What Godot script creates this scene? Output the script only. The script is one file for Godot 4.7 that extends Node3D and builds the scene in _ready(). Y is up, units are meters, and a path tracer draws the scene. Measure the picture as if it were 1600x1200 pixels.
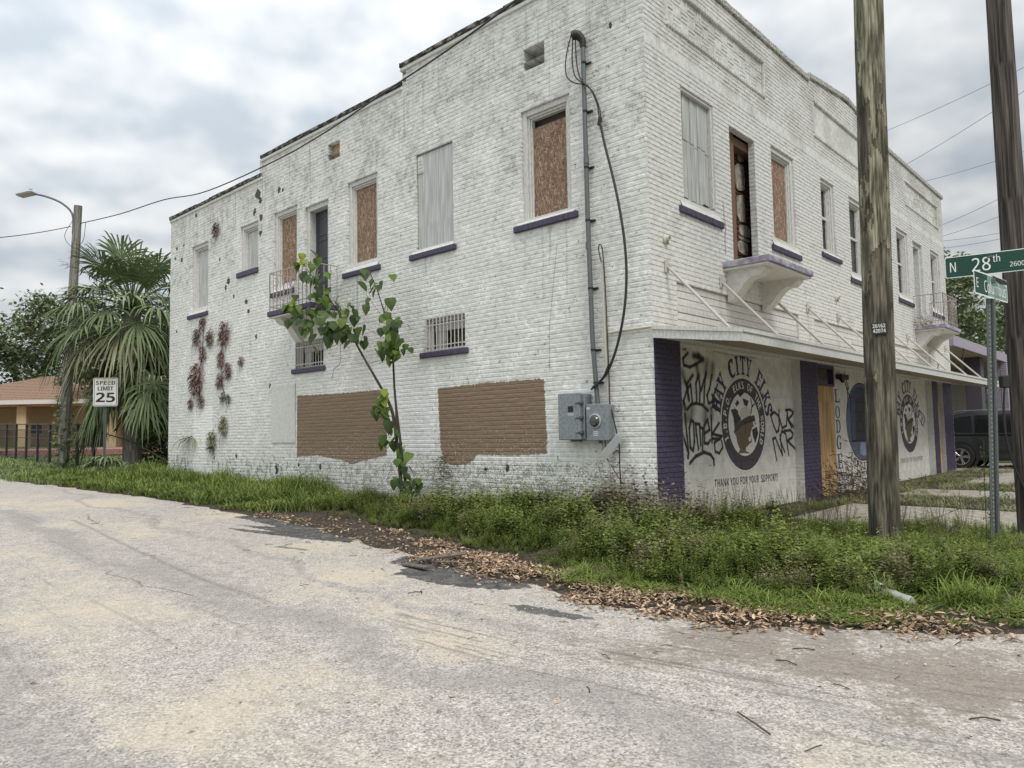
extends Node3D

# ---------------------------------------------------------------- mesh builder
class MB:
	var v := PackedVector3Array()
	var n := PackedVector3Array()
	var uv := PackedVector2Array()
	var uv2 := PackedVector2Array()
	var col := PackedColorArray()
	var c := Color.WHITE
	var used_uv := false
	var used_col := false

	func tri(a: Vector3, b: Vector3, d: Vector3, na: Vector3, nb: Vector3, nd: Vector3) -> void:
		if (b - a).cross(d - a).dot(na + nb + nd) > 0.0:
			v.append(a); v.append(d); v.append(b)
			n.append(na); n.append(nd); n.append(nb)
		else:
			v.append(a); v.append(b); v.append(d)
			n.append(na); n.append(nb); n.append(nd)
		col.append(c); col.append(c); col.append(c)

	func ftri(a: Vector3, b: Vector3, d: Vector3) -> void:
		var m := -(b - a).cross(d - a).normalized()
		v.append(a); v.append(b); v.append(d)
		n.append(m); n.append(m); n.append(m)
		col.append(c); col.append(c); col.append(c)

	func quad(a: Vector3, b: Vector3, d: Vector3, e: Vector3, m: Vector3) -> void:
		tri(a, b, d, m, m, m)
		tri(a, d, e, m, m, m)

	# flat quad whose normal is taken from the corners, turned to the side of «out»
	func oquad(a: Vector3, b: Vector3, d: Vector3, e: Vector3, out: Vector3) -> void:
		var m := (d - a).cross(e - b).normalized()
		if m.dot(out) < 0.0:
			m = -m
		quad(a, b, d, e, m)

	func box(p: Vector3, s: Vector3, b := Basis(), bev := 0.0) -> void:
		var h := s * 0.5
		var k := minf(bev, minf(h.x, minf(h.y, h.z)) * 0.9)
		var o := Vector3(h.x - k, h.y - k, h.z - k)
		for ax in 3:
			var u := (ax + 1) % 3
			var w := (ax + 2) % 3
			for sg: float in [-1.0, 1.0]:
				var q := []
				for st in [[-1, -1], [1, -1], [1, 1], [-1, 1]]:
					var r := Vector3()
					r[ax] = sg * h[ax]
					r[u] = st[0] * o[u]
					r[w] = st[1] * o[w]
					q.append(p + b * r)
				var m := Vector3()
				m[ax] = sg
				quad(q[0], q[1], q[2], q[3], (b * m).normalized())
		if k <= 0.0:
			return
		for ax in 3:
			var u := (ax + 1) % 3
			var w := (ax + 2) % 3
			for su: float in [-1.0, 1.0]:
				for sw: float in [-1.0, 1.0]:
					var r1 := Vector3(); var r2 := Vector3()
					r1[u] = su * h[u]; r1[w] = sw * o[w]; r1[ax] = -o[ax]
					r2[u] = su * o[u]; r2[w] = sw * h[w]; r2[ax] = -o[ax]
					var r3 := r2; var r4 := r1
					r3[ax] = o[ax]; r4[ax] = o[ax]
					var m := Vector3()
					m[u] = su; m[w] = sw
					quad(p + b * r1, p + b * r2, p + b * r3, p + b * r4, (b * m).normalized())
		for sx: float in [-1.0, 1.0]:
			for sy: float in [-1.0, 1.0]:
				for sz: float in [-1.0, 1.0]:
					var m := (b * Vector3(sx, sy, sz)).normalized()
					tri(p + b * Vector3(sx * h.x, sy * o.y, sz * o.z), p + b * Vector3(sx * o.x, sy * h.y, sz * o.z), p + b * Vector3(sx * o.x, sy * o.y, sz * h.z), m, m, m)

	# box between two corners
	func slab(a: Vector3, b: Vector3, bev := 0.0) -> void:
		box((a + b) * 0.5, (b - a).abs(), Basis(), bev)

	func tube(pts: Array, rad, sides := 8, caps := true) -> void:
		var rings := []
		var up := Vector3.UP
		for i in pts.size():
			var t: Vector3 = (pts[mini(i + 1, pts.size() - 1)] - pts[maxi(i - 1, 0)]).normalized()
			if absf(t.dot(up)) > 0.95:
				up = Vector3.RIGHT if absf(t.x) < 0.9 else Vector3.BACK
			var x := t.cross(up).normalized()
			up = x.cross(t).normalized()
			var r: float = rad[i] if rad is Array else rad
			var ring := []
			for k in sides:
				var g := TAU * k / sides
				var dn := x * cos(g) + up * sin(g)
				ring.append([pts[i] + dn * r, dn])
			rings.append(ring)
		for i in rings.size() - 1:
			for k in sides:
				var a = rings[i][k]; var b = rings[i][(k + 1) % sides]
				var d = rings[i + 1][(k + 1) % sides]; var e = rings[i + 1][k]
				tri(a[0], b[0], d[0], a[1], b[1], d[1])
				tri(a[0], d[0], e[0], a[1], d[1], e[1])
		if caps:
			for w in [0, rings.size() - 1]:
				var m: Vector3 = (pts[0] - pts[1]).normalized() if w == 0 else (pts[-1] - pts[-2]).normalized()
				for k in range(1, sides - 1):
					tri(rings[w][0][0], rings[w][k][0], rings[w][k + 1][0], m, m, m)

	# lathe: profile of Vector2(radius, height) about an axis
	func lathe(p: Vector3, prof: Array, b := Basis(), sides := 16) -> void:
		for i in prof.size() - 1:
			var d: Vector2 = prof[i + 1] - prof[i]
			var nn := Vector2(d.y, -d.x).normalized()
			for k in sides:
				var g := TAU * k / sides
				var g2 := TAU * (k + 1) / sides
				var e1 := Vector3(cos(g), 0, sin(g)); var e2 := Vector3(cos(g2), 0, sin(g2))
				var a: Vector3 = p + b * (e1 * prof[i].x + Vector3.UP * prof[i].y)
				var bb: Vector3 = p + b * (e2 * prof[i].x + Vector3.UP * prof[i].y)
				var cc: Vector3 = p + b * (e2 * prof[i + 1].x + Vector3.UP * prof[i + 1].y)
				var dd: Vector3 = p + b * (e1 * prof[i + 1].x + Vector3.UP * prof[i + 1].y)
				var n1 := b * (e1 * nn.x + Vector3.UP * nn.y)
				var n2 := b * (e2 * nn.x + Vector3.UP * nn.y)
				tri(a, bb, cc, n1, n2, n2)
				tri(a, cc, dd, n1, n2, n1)

	# prism: polygon in the plane (o, ax, ay) pushed along dep
	func prism(poly: PackedVector2Array, o: Vector3, ax: Vector3, ay: Vector3, dep: Vector3) -> void:
		var ids := Geometry2D.triangulate_polygon(poly)
		var m := dep.normalized()
		for i in range(0, ids.size(), 3):
			var q := []
			for k in 3:
				q.append(o + ax * poly[ids[i + k]].x + ay * poly[ids[i + k]].y)
			tri(q[0], q[1], q[2], -m, -m, -m)
			tri(q[0] + dep, q[1] + dep, q[2] + dep, m, m, m)
		var sg := -1.0 if Geometry2D.is_polygon_clockwise(poly) else 1.0
		for i in poly.size():
			var a := poly[i]; var b := poly[(i + 1) % poly.size()]
			var e := (b - a).normalized()
			var om := (ax * e.y - ay * e.x) * sg
			var pa := o + ax * a.x + ay * a.y
			var pb := o + ax * b.x + ay * b.y
			quad(pa, pb, pb + dep, pa + dep, om.normalized())

	func mesh(m: Material, into: ArrayMesh = null) -> ArrayMesh:
		var am := into if into else ArrayMesh.new()
		if v.is_empty():
			return am
		var ar := []
		ar.resize(Mesh.ARRAY_MAX)
		ar[Mesh.ARRAY_VERTEX] = v
		ar[Mesh.ARRAY_NORMAL] = n
		if uv.size() == v.size():
			ar[Mesh.ARRAY_TEX_UV] = uv
		if uv2.size() == v.size():
			ar[Mesh.ARRAY_TEX_UV2] = uv2
		if used_col:
			ar[Mesh.ARRAY_COLOR] = col
		am.add_surface_from_arrays(Mesh.PRIMITIVE_TRIANGLES, ar)
		am.surface_set_material(am.get_surface_count() - 1, m)
		return am

# ---------------------------------------------------------------- painter of flat colour on a map in metres
class Pic:
	var img: Image
	var w: int
	var h: int
	var x0: float
	var y1: float
	var ppm: float
	var rough: FastNoiseLite

	func _init(ww: float, hh: float, res: float, ox := 0.0, oy := 0.0) -> void:
		ppm = res; x0 = ox; y1 = oy + hh
		w = int(ww * res); h = int(hh * res)
		img = Image.create(w, h, false, Image.FORMAT_RGBA8)

	func put(x: int, y: int, k: Color, a: float) -> void:
		if x < 0 or y < 0 or x >= w or y >= h or a <= 0.0:
			return
		var o := img.get_pixel(x, y)
		var na := o.a + a * (1.0 - o.a)
		var q := k if o.a <= 0.001 else Color(k.r, k.g, k.b).lerp(Color(o.r, o.g, o.b), (1.0 - a) * o.a / na)
		img.set_pixel(x, y, Color(q.r, q.g, q.b, na))

	func px(p: Vector2) -> Vector2:
		return Vector2((p.x - x0) * ppm, (y1 - p.y) * ppm)

	func tri(a: Vector2, b: Vector2, d: Vector2, k: Color) -> void:
		a = px(a); b = px(b); d = px(d)
		var lo := a.min(b).min(d).floor(); var hi := a.max(b).max(d).ceil()
		for y in range(maxi(0, int(lo.y)), mini(h, int(hi.y) + 1)):
			for x in range(maxi(0, int(lo.x)), mini(w, int(hi.x) + 1)):
				if Geometry2D.point_is_inside_triangle(Vector2(x + 0.5, y + 0.5), a, b, d):
					put(x, y, k, k.a)

	func poly(pts: PackedVector2Array, k: Color) -> void:
		var ids := Geometry2D.triangulate_polygon(pts)
		for i in range(0, ids.size(), 3):
			tri(pts[ids[i]], pts[ids[i + 1]], pts[ids[i + 2]], k)

	func ragged(pts: PackedVector2Array, k: Color, edge: float, chips: float, seed_ := 1, grain := 0.0) -> void:
		var f := FastNoiseLite.new()
		f.seed = seed_; f.frequency = 0.12
		var f2 := FastNoiseLite.new()
		f2.seed = seed_ + 7; f2.frequency = 0.35
		var lo := Vector2(1e9, 1e9); var hi := -lo
		for p in pts:
			lo = lo.min(px(p)); hi = hi.max(px(p))
		for y in range(maxi(0, int(lo.y) - 6), mini(h, int(hi.y) + 7)):
			for x in range(maxi(0, int(lo.x) - 6), mini(w, int(hi.x) + 7)):
				var p := Vector2(x0 + (x + 0.5 + f.get_noise_2d(x, y) * edge * ppm) / ppm, y1 - (y + 0.5 + f.get_noise_2d(x + 500, y) * edge * ppm) / ppm)
				if Geometry2D.is_point_in_polygon(p, pts):
					var low: float = clampf((hi.y - y) / (hi.y - lo.y), 0.0, 1.0)
					if chips > 0.0 and low < 0.5 and f2.get_noise_2d(x, y * 1.6) > 0.62 - chips * (0.5 - low) * 0.7:
						continue
					var g := f2.get_noise_2d(x * 0.7 + 900, y * 0.7) * 0.5 + f.get_noise_2d(x * 0.5, y * 0.5 + 700) * 0.5
					put(x, y, Color(k.r + g * grain, k.g + g * grain, k.b + g * grain, 1), k.a * (1.0 - maxf(0.0, g) * grain * 3.0))

	func stroke(pts: Array, wd: float, k: Color, soft := 0.0) -> void:
		for i in pts.size() - 1:
			var a := px(pts[i]); var b := px(pts[i + 1])
			var r := wd * 0.5 * ppm
			var s := maxf(soft * ppm, 0.7)
			var lo := a.min(b) - Vector2.ONE * (r + s + 1); var hi := a.max(b) + Vector2.ONE * (r + s + 1)
			for y in range(maxi(0, int(lo.y)), mini(h, int(hi.y) + 1)):
				for x in range(maxi(0, int(lo.x)), mini(w, int(hi.x) + 1)):
					var p := Vector2(x + 0.5, y + 0.5)
					var d := p.distance_to(Geometry2D.get_closest_point_to_segment(p, a, b))
					put(x, y, k, k.a * clampf((r + s * 0.5 - d) / s, 0.0, 1.0))

	func ellipse(o: Vector2, rx: float, ry: float, k: Color) -> void:
		var pts := PackedVector2Array()
		for i in 40:
			pts.append(o + Vector2(cos(TAU * i / 40) * rx, sin(TAU * i / 40) * ry))
		poly(pts, k)

static var glyphs := {}

static func font_of(name_: String) -> SystemFont:
	var f := SystemFont.new()
	f.font_names = PackedStringArray([name_])
	if name_.ends_with("Bold"):
		f.font_names = PackedStringArray([name_.trim_suffix(" Bold")])
		f.font_weight = 700
	return f

# triangles of a text, scaled so that a capital is 1 high and its lower left corner is at 0
static func glyph(text: String, face := "Droid Sans Bold") -> PackedVector2Array:
	var key := face + text
	if not glyphs.has(key):
		var lift := 0.0
		var tall := 1.0
		for t in ["H", text]:
			var m := TextMesh.new()
			m.text = t
			m.font = font_of(face)
			m.font_size = 64
			m.pixel_size = 0.01
			m.depth = 0.02
			m.horizontal_alignment = HORIZONTAL_ALIGNMENT_LEFT
			m.vertical_alignment = VERTICAL_ALIGNMENT_BOTTOM
			var ar := m.get_mesh_arrays()
			var vs: PackedVector3Array = ar[Mesh.ARRAY_VERTEX]
			var ns: PackedVector3Array = ar[Mesh.ARRAY_NORMAL]
			var ix: PackedInt32Array = ar[Mesh.ARRAY_INDEX]
			var out := PackedVector2Array()
			for i in range(0, ix.size(), 3):
				if ns[ix[i]].z > 0.9:
					for q in 3:
						out.append(Vector2(vs[ix[i + q]].x, vs[ix[i + q]].y))
			if t == "H" and lift == 0.0:
				var lo := 1e9
				var hi := -1e9
				for p in out:
					lo = minf(lo, p.y); hi = maxf(hi, p.y)
				lift = lo; tall = hi - lo
			if t == text:
				var left := 1e9
				for p in out:
					left = minf(left, p.x)
				for i in out.size():
					out[i] = Vector2((out[i].x - left) / tall, (out[i].y - lift) / tall)
				glyphs[key] = out
	return glyphs[key]

static func glyph_width(g: PackedVector2Array) -> float:
	var r := 0.0
	for p in g:
		r = maxf(r, p.x)
	return r

# straight text: o lower left, box width and cap height in metres, lean = slope of the line
static func pic_text(pic: Pic, text: String, o: Vector2, width: float, tall: float, k: Color, face := "Droid Sans Bold", lean := 0.0) -> void:
	var g := glyph(text, face)
	var kx := width / glyph_width(g)
	for i in range(0, g.size(), 3):
		var q := []
		for j in 3:
			var p := g[i + j]
			q.append(o + Vector2(p.x * kx, p.y * tall + p.x * kx * lean))
		pic.tri(q[0], q[1], q[2], k)

# text along an ellipse from angle a0 to a1 (degrees, falling = clockwise), letters standing outwards
static func pic_arc(pic: Pic, text: String, o: Vector2, rx: float, ry: float, a0: float, a1: float, wd: float, tall: float, k: Color, face := "Droid Sans Bold") -> void:
	var m := text.length()
	for i in m:
		if text[i] == " ":
			continue
		var a := deg_to_rad(lerpf(a0, a1, (i + 0.5) / m))
		var p := o + Vector2(cos(a) * rx, sin(a) * ry)
		var t := Vector2(sin(a) * rx, -cos(a) * ry).normalized()
		if tall < 0.0:
			t = -t
		var nn := Vector2(-t.y, t.x)
		var g := glyph(text[i], face)
		var gw := glyph_width(g)
		var kx := minf(wd, wd * gw / 0.75)
		for j in range(0, g.size(), 3):
			var q := []
			for c in 3:
				var e := g[j + c]
				q.append(p + t * (e.x / gw - 0.5) * kx + nn * e.y * absf(tall))
			pic.tri(q[0], q[1], q[2], k)

# ---------------------------------------------------------------- nodes
var taken := {}

func numbered(called: String) -> String:
	taken[called] = taken.get(called, -1) + 1
	return called if taken[called] == 0 else "%s_%03d" % [called, taken[called]]

func thing(called: String, label: String, category: String, at := Vector3.ZERO, group := "") -> Node3D:
	var o := Node3D.new()
	o.name = numbered(called)
	add_child(o)
	o.position = at
	o.set_meta("label", label)
	o.set_meta("category", category)
	if group:
		o.set_meta("group", group)
	return o

func part(called: String, mesh: Mesh, parent: Node, label := "", kind := "") -> MeshInstance3D:
	var o := MeshInstance3D.new()
	o.name = called
	o.mesh = mesh
	parent.add_child(o, true)
	if label:
		o.set_meta("label", label)
	if kind:
		o.set_meta("kind", kind)
	return o

func solo(called: String, mesh: Mesh, label: String, category: String, group := "", at := Vector3.ZERO) -> MeshInstance3D:
	var o := MeshInstance3D.new()
	o.name = numbered(called)
	o.mesh = mesh
	add_child(o)
	o.position = at
	o.set_meta("label", label)
	o.set_meta("category", category)
	if group:
		o.set_meta("group", group)
	return o

func structure(called: String, mesh: Mesh, label: String) -> MeshInstance3D:
	var o := MeshInstance3D.new()
	o.name = numbered(called)
	o.mesh = mesh
	add_child(o)
	o.set_meta("kind", "structure")
	o.set_meta("label", label)
	return o

func stuff(called: String, mesh: Mesh, xf: Array, label: String, category: String, cols := []) -> void:
	var mm := MultiMesh.new()
	mm.transform_format = MultiMesh.TRANSFORM_3D
	mm.use_colors = not cols.is_empty()
	mm.mesh = mesh
	mm.instance_count = xf.size()
	for i in xf.size():
		mm.set_instance_transform(i, xf[i])
		if mm.use_colors:
			mm.set_instance_color(i, cols[i])
	var o := MultiMeshInstance3D.new()
	o.name = numbered(called)
	o.multimesh = mm
	add_child(o)
	o.set_meta("kind", "stuff")
	o.set_meta("label", label)
	o.set_meta("category", category)

# ---------------------------------------------------------------- materials
var M := {}

static func lin(r: float, g: float, b: float) -> Color:
	return Color(r, g, b).linear_to_srgb()

func grey(size: int, seed_: int, freq: float, oct := 4, bright := 1.0, contrast := 1.0, kind := FastNoiseLite.TYPE_SIMPLEX_SMOOTH, stretch := 1.0) -> Image:
	var f := FastNoiseLite.new()
	f.seed = seed_
	f.frequency = freq
	f.noise_type = kind
	f.fractal_octaves = oct
	var im := f.get_seamless_image(size, int(size * stretch))
	if stretch != 1.0:
		im.resize(size, size, Image.INTERPOLATE_CUBIC)
	im.convert(Image.FORMAT_RGB8)
	if bright != 1.0 or contrast != 1.0:
		im.adjust_bcs(bright, contrast, 1.0)
	return im

func tex(im: Image) -> ImageTexture:
	return ImageTexture.create_from_image(im)

func plain(color: Color, rough := 0.8, metal := 0.0) -> StandardMaterial3D:
	var m := StandardMaterial3D.new()
	m.albedo_color = color
	m.roughness = rough
	m.metallic = metal
	return m

# a material that is looked up by its place in the world
func worldly(color: Color, rough: float, im: Image, scale: Vector3, bump: Image = null, relief := 0.3, metal := 0.0) -> StandardMaterial3D:
	var m := plain(color, rough, metal)
	m.uv1_triplanar = true
	m.uv1_world_triplanar = true
	m.uv1_triplanar_sharpness = 8.0
	m.uv1_scale = scale
	if im:
		m.albedo_texture = tex(im)
	if bump:
		m.heightmap_enabled = true
		m.heightmap_texture = tex(bump)
		m.heightmap_scale = relief
	return m

func coloured(rough := 0.8, light := 0.0) -> StandardMaterial3D:
	var m := StandardMaterial3D.new()
	m.vertex_color_use_as_albedo = true
	m.roughness = rough
	if light > 0.0:
		m.backlight_enabled = true
		m.backlight = Color(light, light, light)
	return m

# two colours mixed by noise, given as sRGB
func blend_img(im: Image, a: Color, b: Color) -> Image:
	var d := im.get_data()
	for i in range(0, d.size(), 3):
		var t := d[i] / 255.0
		d[i] = int(lerpf(a.r, b.r, t) * 255.0)
		d[i + 1] = int(lerpf(a.g, b.g, t) * 255.0)
		d[i + 2] = int(lerpf(a.b, b.b, t) * 255.0)
	return Image.create_from_data(im.get_width(), im.get_height(), false, Image.FORMAT_RGB8, d)

func rnd(a: float, b: float) -> float:
	return R.randf_range(a, b)

var R := RandomNumberGenerator.new()

static func rise(x: float) -> float:
	return 0.022 * minf(maxf(0.0, -x - 3.0), 50.0)

# ================================================================ scene
const CAM := Vector3(5.0473, 1.29, 8.2123)
const CH := 0.0677          # one course of brick
const LL := 14.68           # length of the side wall
const FL := 16.0            # length of the front wall

func _ready() -> void:
	R.seed = 20
	# ---- camera
	var cam := Camera3D.new()
	cam.name = "camera"
	var yaw := 0.741644
	var pitch := 0.0673995
	var roll := -0.0177105
	var f := Vector3(-sin(yaw) * cos(pitch), sin(pitch), -cos(yaw) * cos(pitch))
	var r := Vector3(cos(yaw), 0, -sin(yaw))
	var u := r.cross(f)
	cam.transform = Transform3D(Basis(r * cos(roll) + u * sin(roll), u * cos(roll) - r * sin(roll), -f), CAM)
	cam.fov = 54.81
	cam.near = 0.05
	cam.far = 600.0
	add_child(cam)
	# ---- overcast sky
	var env := Environment.new()
	env.background_mode = Environment.BG_SKY
	env.sky = Sky.new()
	var sm := PanoramaSkyMaterial.new()
	sm.panorama = overcast()
	sm.energy_multiplier = 1.0
	env.sky.sky_material = sm
	env.tonemap_mode = Environment.TONE_MAPPER_LINEAR
	env.tonemap_exposure = 1.3
	env.sdfgi_enabled = true
	env.ssao_enabled = true
	env.ssil_enabled = true
	var we := WorldEnvironment.new()
	we.name = "environment"
	we.environment = env
	add_child(we)
	# ---- the veiled sun, high over the front street, in front of the building
	var sun := DirectionalLight3D.new()
	sun.name = "sun"
	sun.light_energy = 0.48
	sun.light_color = Color(1.0, 0.98, 0.945)
	sun.light_angular_distance = 20.0
	sun.shadow_enabled = true
	add_child(sun)
	sun.look_at_from_position(Vector3(0, 0, 0), Vector3(-0.60, -0.78, -0.22), Vector3.UP)

	palette()
	ground()
	M.soffit = worldly(lin(0.5, 0.42, 0.33), 0.8, M.paint_tile, Vector3.ONE * 0.8, M.fine, 0.2)
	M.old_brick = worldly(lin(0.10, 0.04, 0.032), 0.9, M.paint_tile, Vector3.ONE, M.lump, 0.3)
	M.front_cap = worldly(lin(0.62, 0.615, 0.585), 0.75, blend_img(grey(256, 23, 0.05, 5, 1.0, 1.8), Color(0.60, 0.59, 0.56), Color(1, 1, 1)), Vector3.ONE * 1.4, M.lump, 0.4)
	M.galv_light = plain(lin(0.42, 0.44, 0.45), 0.5, 0.2)
	M.pvc = plain(lin(0.55, 0.52, 0.44), 0.55)
	M.leaf_far = coloured(0.7, 0.25)
	M.leaf_thin = coloured(0.6, 0.3)
	M.leaf_inst = coloured(0.6, 0.3)
	M.leaf_dry = coloured(0.85, 0.2)
	for k in [M.leaf_far, M.leaf_thin, M.leaf_inst, M.leaf_dry]:
		k.metallic_specular = 0.1
	M.greyw_flat = worldly(lin(0.22, 0.19, 0.16), 0.9, blend_img(grey(256, 140, 0.05, 4, 1.0, 1.5, FastNoiseLite.TYPE_SIMPLEX_SMOOTH, 0.2), Color(0.55, 0.55, 0.55), Color(1, 1, 1)), Vector3.ONE * 2.0)
	building()
	utilities()
	poles()
	sidewalk()
	palm()
	pole_ivy()
	sapling()
	wall_plants()
	verge_plants()
	corner_bush()
	litter()
	fence()
	far_house()
	neighbours()
	car()
	trees()

func overcast() -> ImageTexture:
	var a := FastNoiseLite.new()
	a.seed = 5; a.frequency = 3.1; a.fractal_octaves = 7; a.fractal_gain = 0.6
	var b := FastNoiseLite.new()
	b.seed = 11; b.frequency = 0.8; b.fractal_octaves = 3
	var w := 1024
	var h := 512
	var im := Image.create(w, h, false, Image.FORMAT_RGBF)
	for y in h:
		var el := PI * (0.5 - (y + 0.5) / h)
		var s := sin(el)
		for x in w:
			var az := TAU * (x + 0.5) / w
			var d := Vector3(-sin(az) * cos(el), s, cos(az) * cos(el))
			var q := d / maxf(0.22, absf(s) + 0.16)
			q.y *= 2.0
			var c := a.get_noise_3dv(q) * 0.95 + b.get_noise_3dv(q) * 0.35 + 0.06
			var t := clampf(c * 1.3 + 0.5, 0.0, 1.0)
			# the CIE overcast sky: three times as bright overhead as at the horizon
			var k := 0.36 * (1.0 + 2.0 * maxf(0.0, s))
			# the veil is thinner on the side of the sun
			k *= 0.97 + 0.27 * (d.x * 0.73 - d.z * 0.69)
			var k1 := Color(0.81, 0.91, 1.01) * 0.88
			var k2 := Color(0.985, 1.0, 1.01) * 1.2
			var o := k1.lerp(k2, t) * k
			if s < 0.0:
				o = Color(0.30, 0.29, 0.27)
			im.set_pixel(x, y, o)
	return ImageTexture.create_from_image(im)

func palette() -> void:
	var lump := grey(512, 3, 0.022, 4, 1.0, 1.2)
	var fine := grey(512, 4, 0.09, 3, 1.0, 1.0)
	M.lump = lump
	M.fine = fine
	var pt := blend_img(grey(512, 6, 0.02, 5), Color(0.90, 0.90, 0.885), Color(1, 1, 1))
	M.paint_tile = pt
	M.white = worldly(lin(0.72, 0.72, 0.70), 0.62, pt, Vector3.ONE * 0.9, lump, 0.25)
	M.trim = worldly(lin(0.68, 0.68, 0.665), 0.6, blend_img(grey(256, 8, 0.05, 4, 1.0, 1.6), Color(0.87, 0.87, 0.855), Color(1, 1, 1)), Vector3(2.2, 0.7, 2.2), fine, 0.05)
	M.grey_board = worldly(lin(0.56, 0.57, 0.56), 0.75, blend_img(grey(256, 9, 0.03, 4, 1.0, 1.7, FastNoiseLite.TYPE_SIMPLEX_SMOOTH, 0.25), Color(0.84, 0.845, 0.845), Color(1, 1, 1)), Vector3(2.4, 0.5, 2.4), fine, 0.1)
	M.purple = worldly(lin(0.085, 0.068, 0.125), 0.6, blend_img(grey(256, 12, 0.04, 4), Color(0.72, 0.72, 0.74), Color(1, 1, 1)), Vector3.ONE * 1.5, lump, 0.3)
	var osb := Image.create(512, 512, false, Image.FORMAT_RGB8)
	osb.fill(lin(0.27, 0.18, 0.12))
	for i in 5200:
		var x := R.randi() % 512
		var y := R.randi() % 512
		var t := R.randf()
		var c := lin(0.14, 0.085, 0.055).lerp(lin(0.50, 0.36, 0.255), t * t)
		var lw := 2 + R.randi() % 5
		var lh := 8 + R.randi() % 24
		if R.randf() < 0.3:
			lw = 6 + R.randi() % 14; lh = 3 + R.randi() % 5
		for k in lh:
			osb.fill_rect(Rect2i((x + k / 5) % 512, (y + k) % 512, lw, 1), c)
	M.osb = worldly(Color(1, 1, 1), 0.85, osb, Vector3(0.62, 0.62, 0.62), fine, 0.15)
	var ply := grey(512, 15, 0.012, 5, 1.0, 1.9, FastNoiseLite.TYPE_SIMPLEX_SMOOTH, 0.12)
	var plyg := grey(512, 16, 0.05, 4, 1.0, 1.6, FastNoiseLite.TYPE_SIMPLEX_SMOOTH, 0.06)
	ply.blend_rect(plyg, Rect2i(0, 0, 1, 1), Vector2i(0, 0))
	M.plywood = worldly(Color(1, 1, 1), 0.7, blend_img(ply, lin(0.34, 0.19, 0.075), lin(0.60, 0.39, 0.19)), Vector3(1.6, 0.8, 1.6), plyg, 0.08)
	M.galv = worldly(lin(0.30, 0.335, 0.35), 0.5, blend_img(grey(256, 17, 0.03, 4, 1.0, 1.3), Color(0.82, 0.83, 0.84), Color(1, 1, 1)), Vector3.ONE * 2.5, fine, 0.03, 0.35)
	M.steel = worldly(lin(0.17, 0.19, 0.19), 0.5, blend_img(grey(256, 18, 0.05, 4), Color(0.75, 0.75, 0.75), Color(1, 1, 1)), Vector3.ONE * 3.0, fine, 0.03, 0.3)
	M.black = plain(lin(0.012, 0.012, 0.013), 0.55)
	M.rubber = plain(lin(0.02, 0.02, 0.021), 0.7)
	M.faded = worldly(lin(0.47, 0.455, 0.49), 0.7, blend_img(grey(512, 24, 0.012, 5, 1.0, 1.8), Color(0.70, 0.67, 0.76), Color(1, 1, 1)), Vector3.ONE * 0.8, lump, 0.3)
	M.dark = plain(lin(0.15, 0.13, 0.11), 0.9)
	M.rod = worldly(lin(0.60, 0.59, 0.57), 0.6, blend_img(grey(256, 19, 0.06, 4, 1.0, 1.6), Color(0.84, 0.82, 0.79), Color(1, 1, 1)), Vector3.ONE * 4.0)
	M.iron = worldly(lin(0.56, 0.55, 0.53), 0.6, blend_img(grey(256, 19, 0.06, 4, 1.0, 2.0), Color(0.66, 0.57, 0.50), Color(1, 1, 1)), Vector3.ONE * 4.0)
	M.concrete = worldly(lin(0.47, 0.43, 0.37), 0.9, blend_img(grey(512, 21, 0.02, 5, 1.0, 1.5), Color(0.72, 0.71, 0.69), Color(1, 1, 1)), Vector3.ONE * 0.6, fine, 0.4)
	M.coping = worldly(lin(0.27, 0.26, 0.24), 0.9, blend_img(grey(512, 22, 0.02, 6, 0.95, 3.0), Color(0.28, 0.28, 0.26), Color(1, 1, 1)), Vector3(0.4, 0.8, 0.4), lump, 0.8)
	M.wire = plain(lin(0.02, 0.02, 0.022), 0.6)
	M.line = plain(lin(0.16, 0.17, 0.18), 0.7)

# ---------------------------------------------------------------- ground
func edge_z(x: float) -> float:
	var k := [Vector2(-80, 2.9), Vector2(-17.5, 2.85), Vector2(-13.2, 2.5), Vector2(-10.6, 2.28), Vector2(-8.2, 2.26), Vector2(-5.0, 2.26), Vector2(-2.67, 2.66), Vector2(-1.2, 3.06), Vector2(0.3, 3.43), Vector2(1.9, 3.72), Vector2(2.64, 3.7), Vector2(3.35, 3.35), Vector2(4.22, 2.7), Vector2(5.0, 1.7), Vector2(5.6, -60), Vector2(200, -60)]
	for i in k.size() - 1:
		if x <= k[i + 1].x:
			return lerpf(k[i].y, k[i + 1].y, (x - k[i].x) / (k[i + 1].x - k[i].x)) + 0.05 * sin(x * 5.1) + 0.035 * sin(x * 11.7 + 1.0)
	return -60.0

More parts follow.
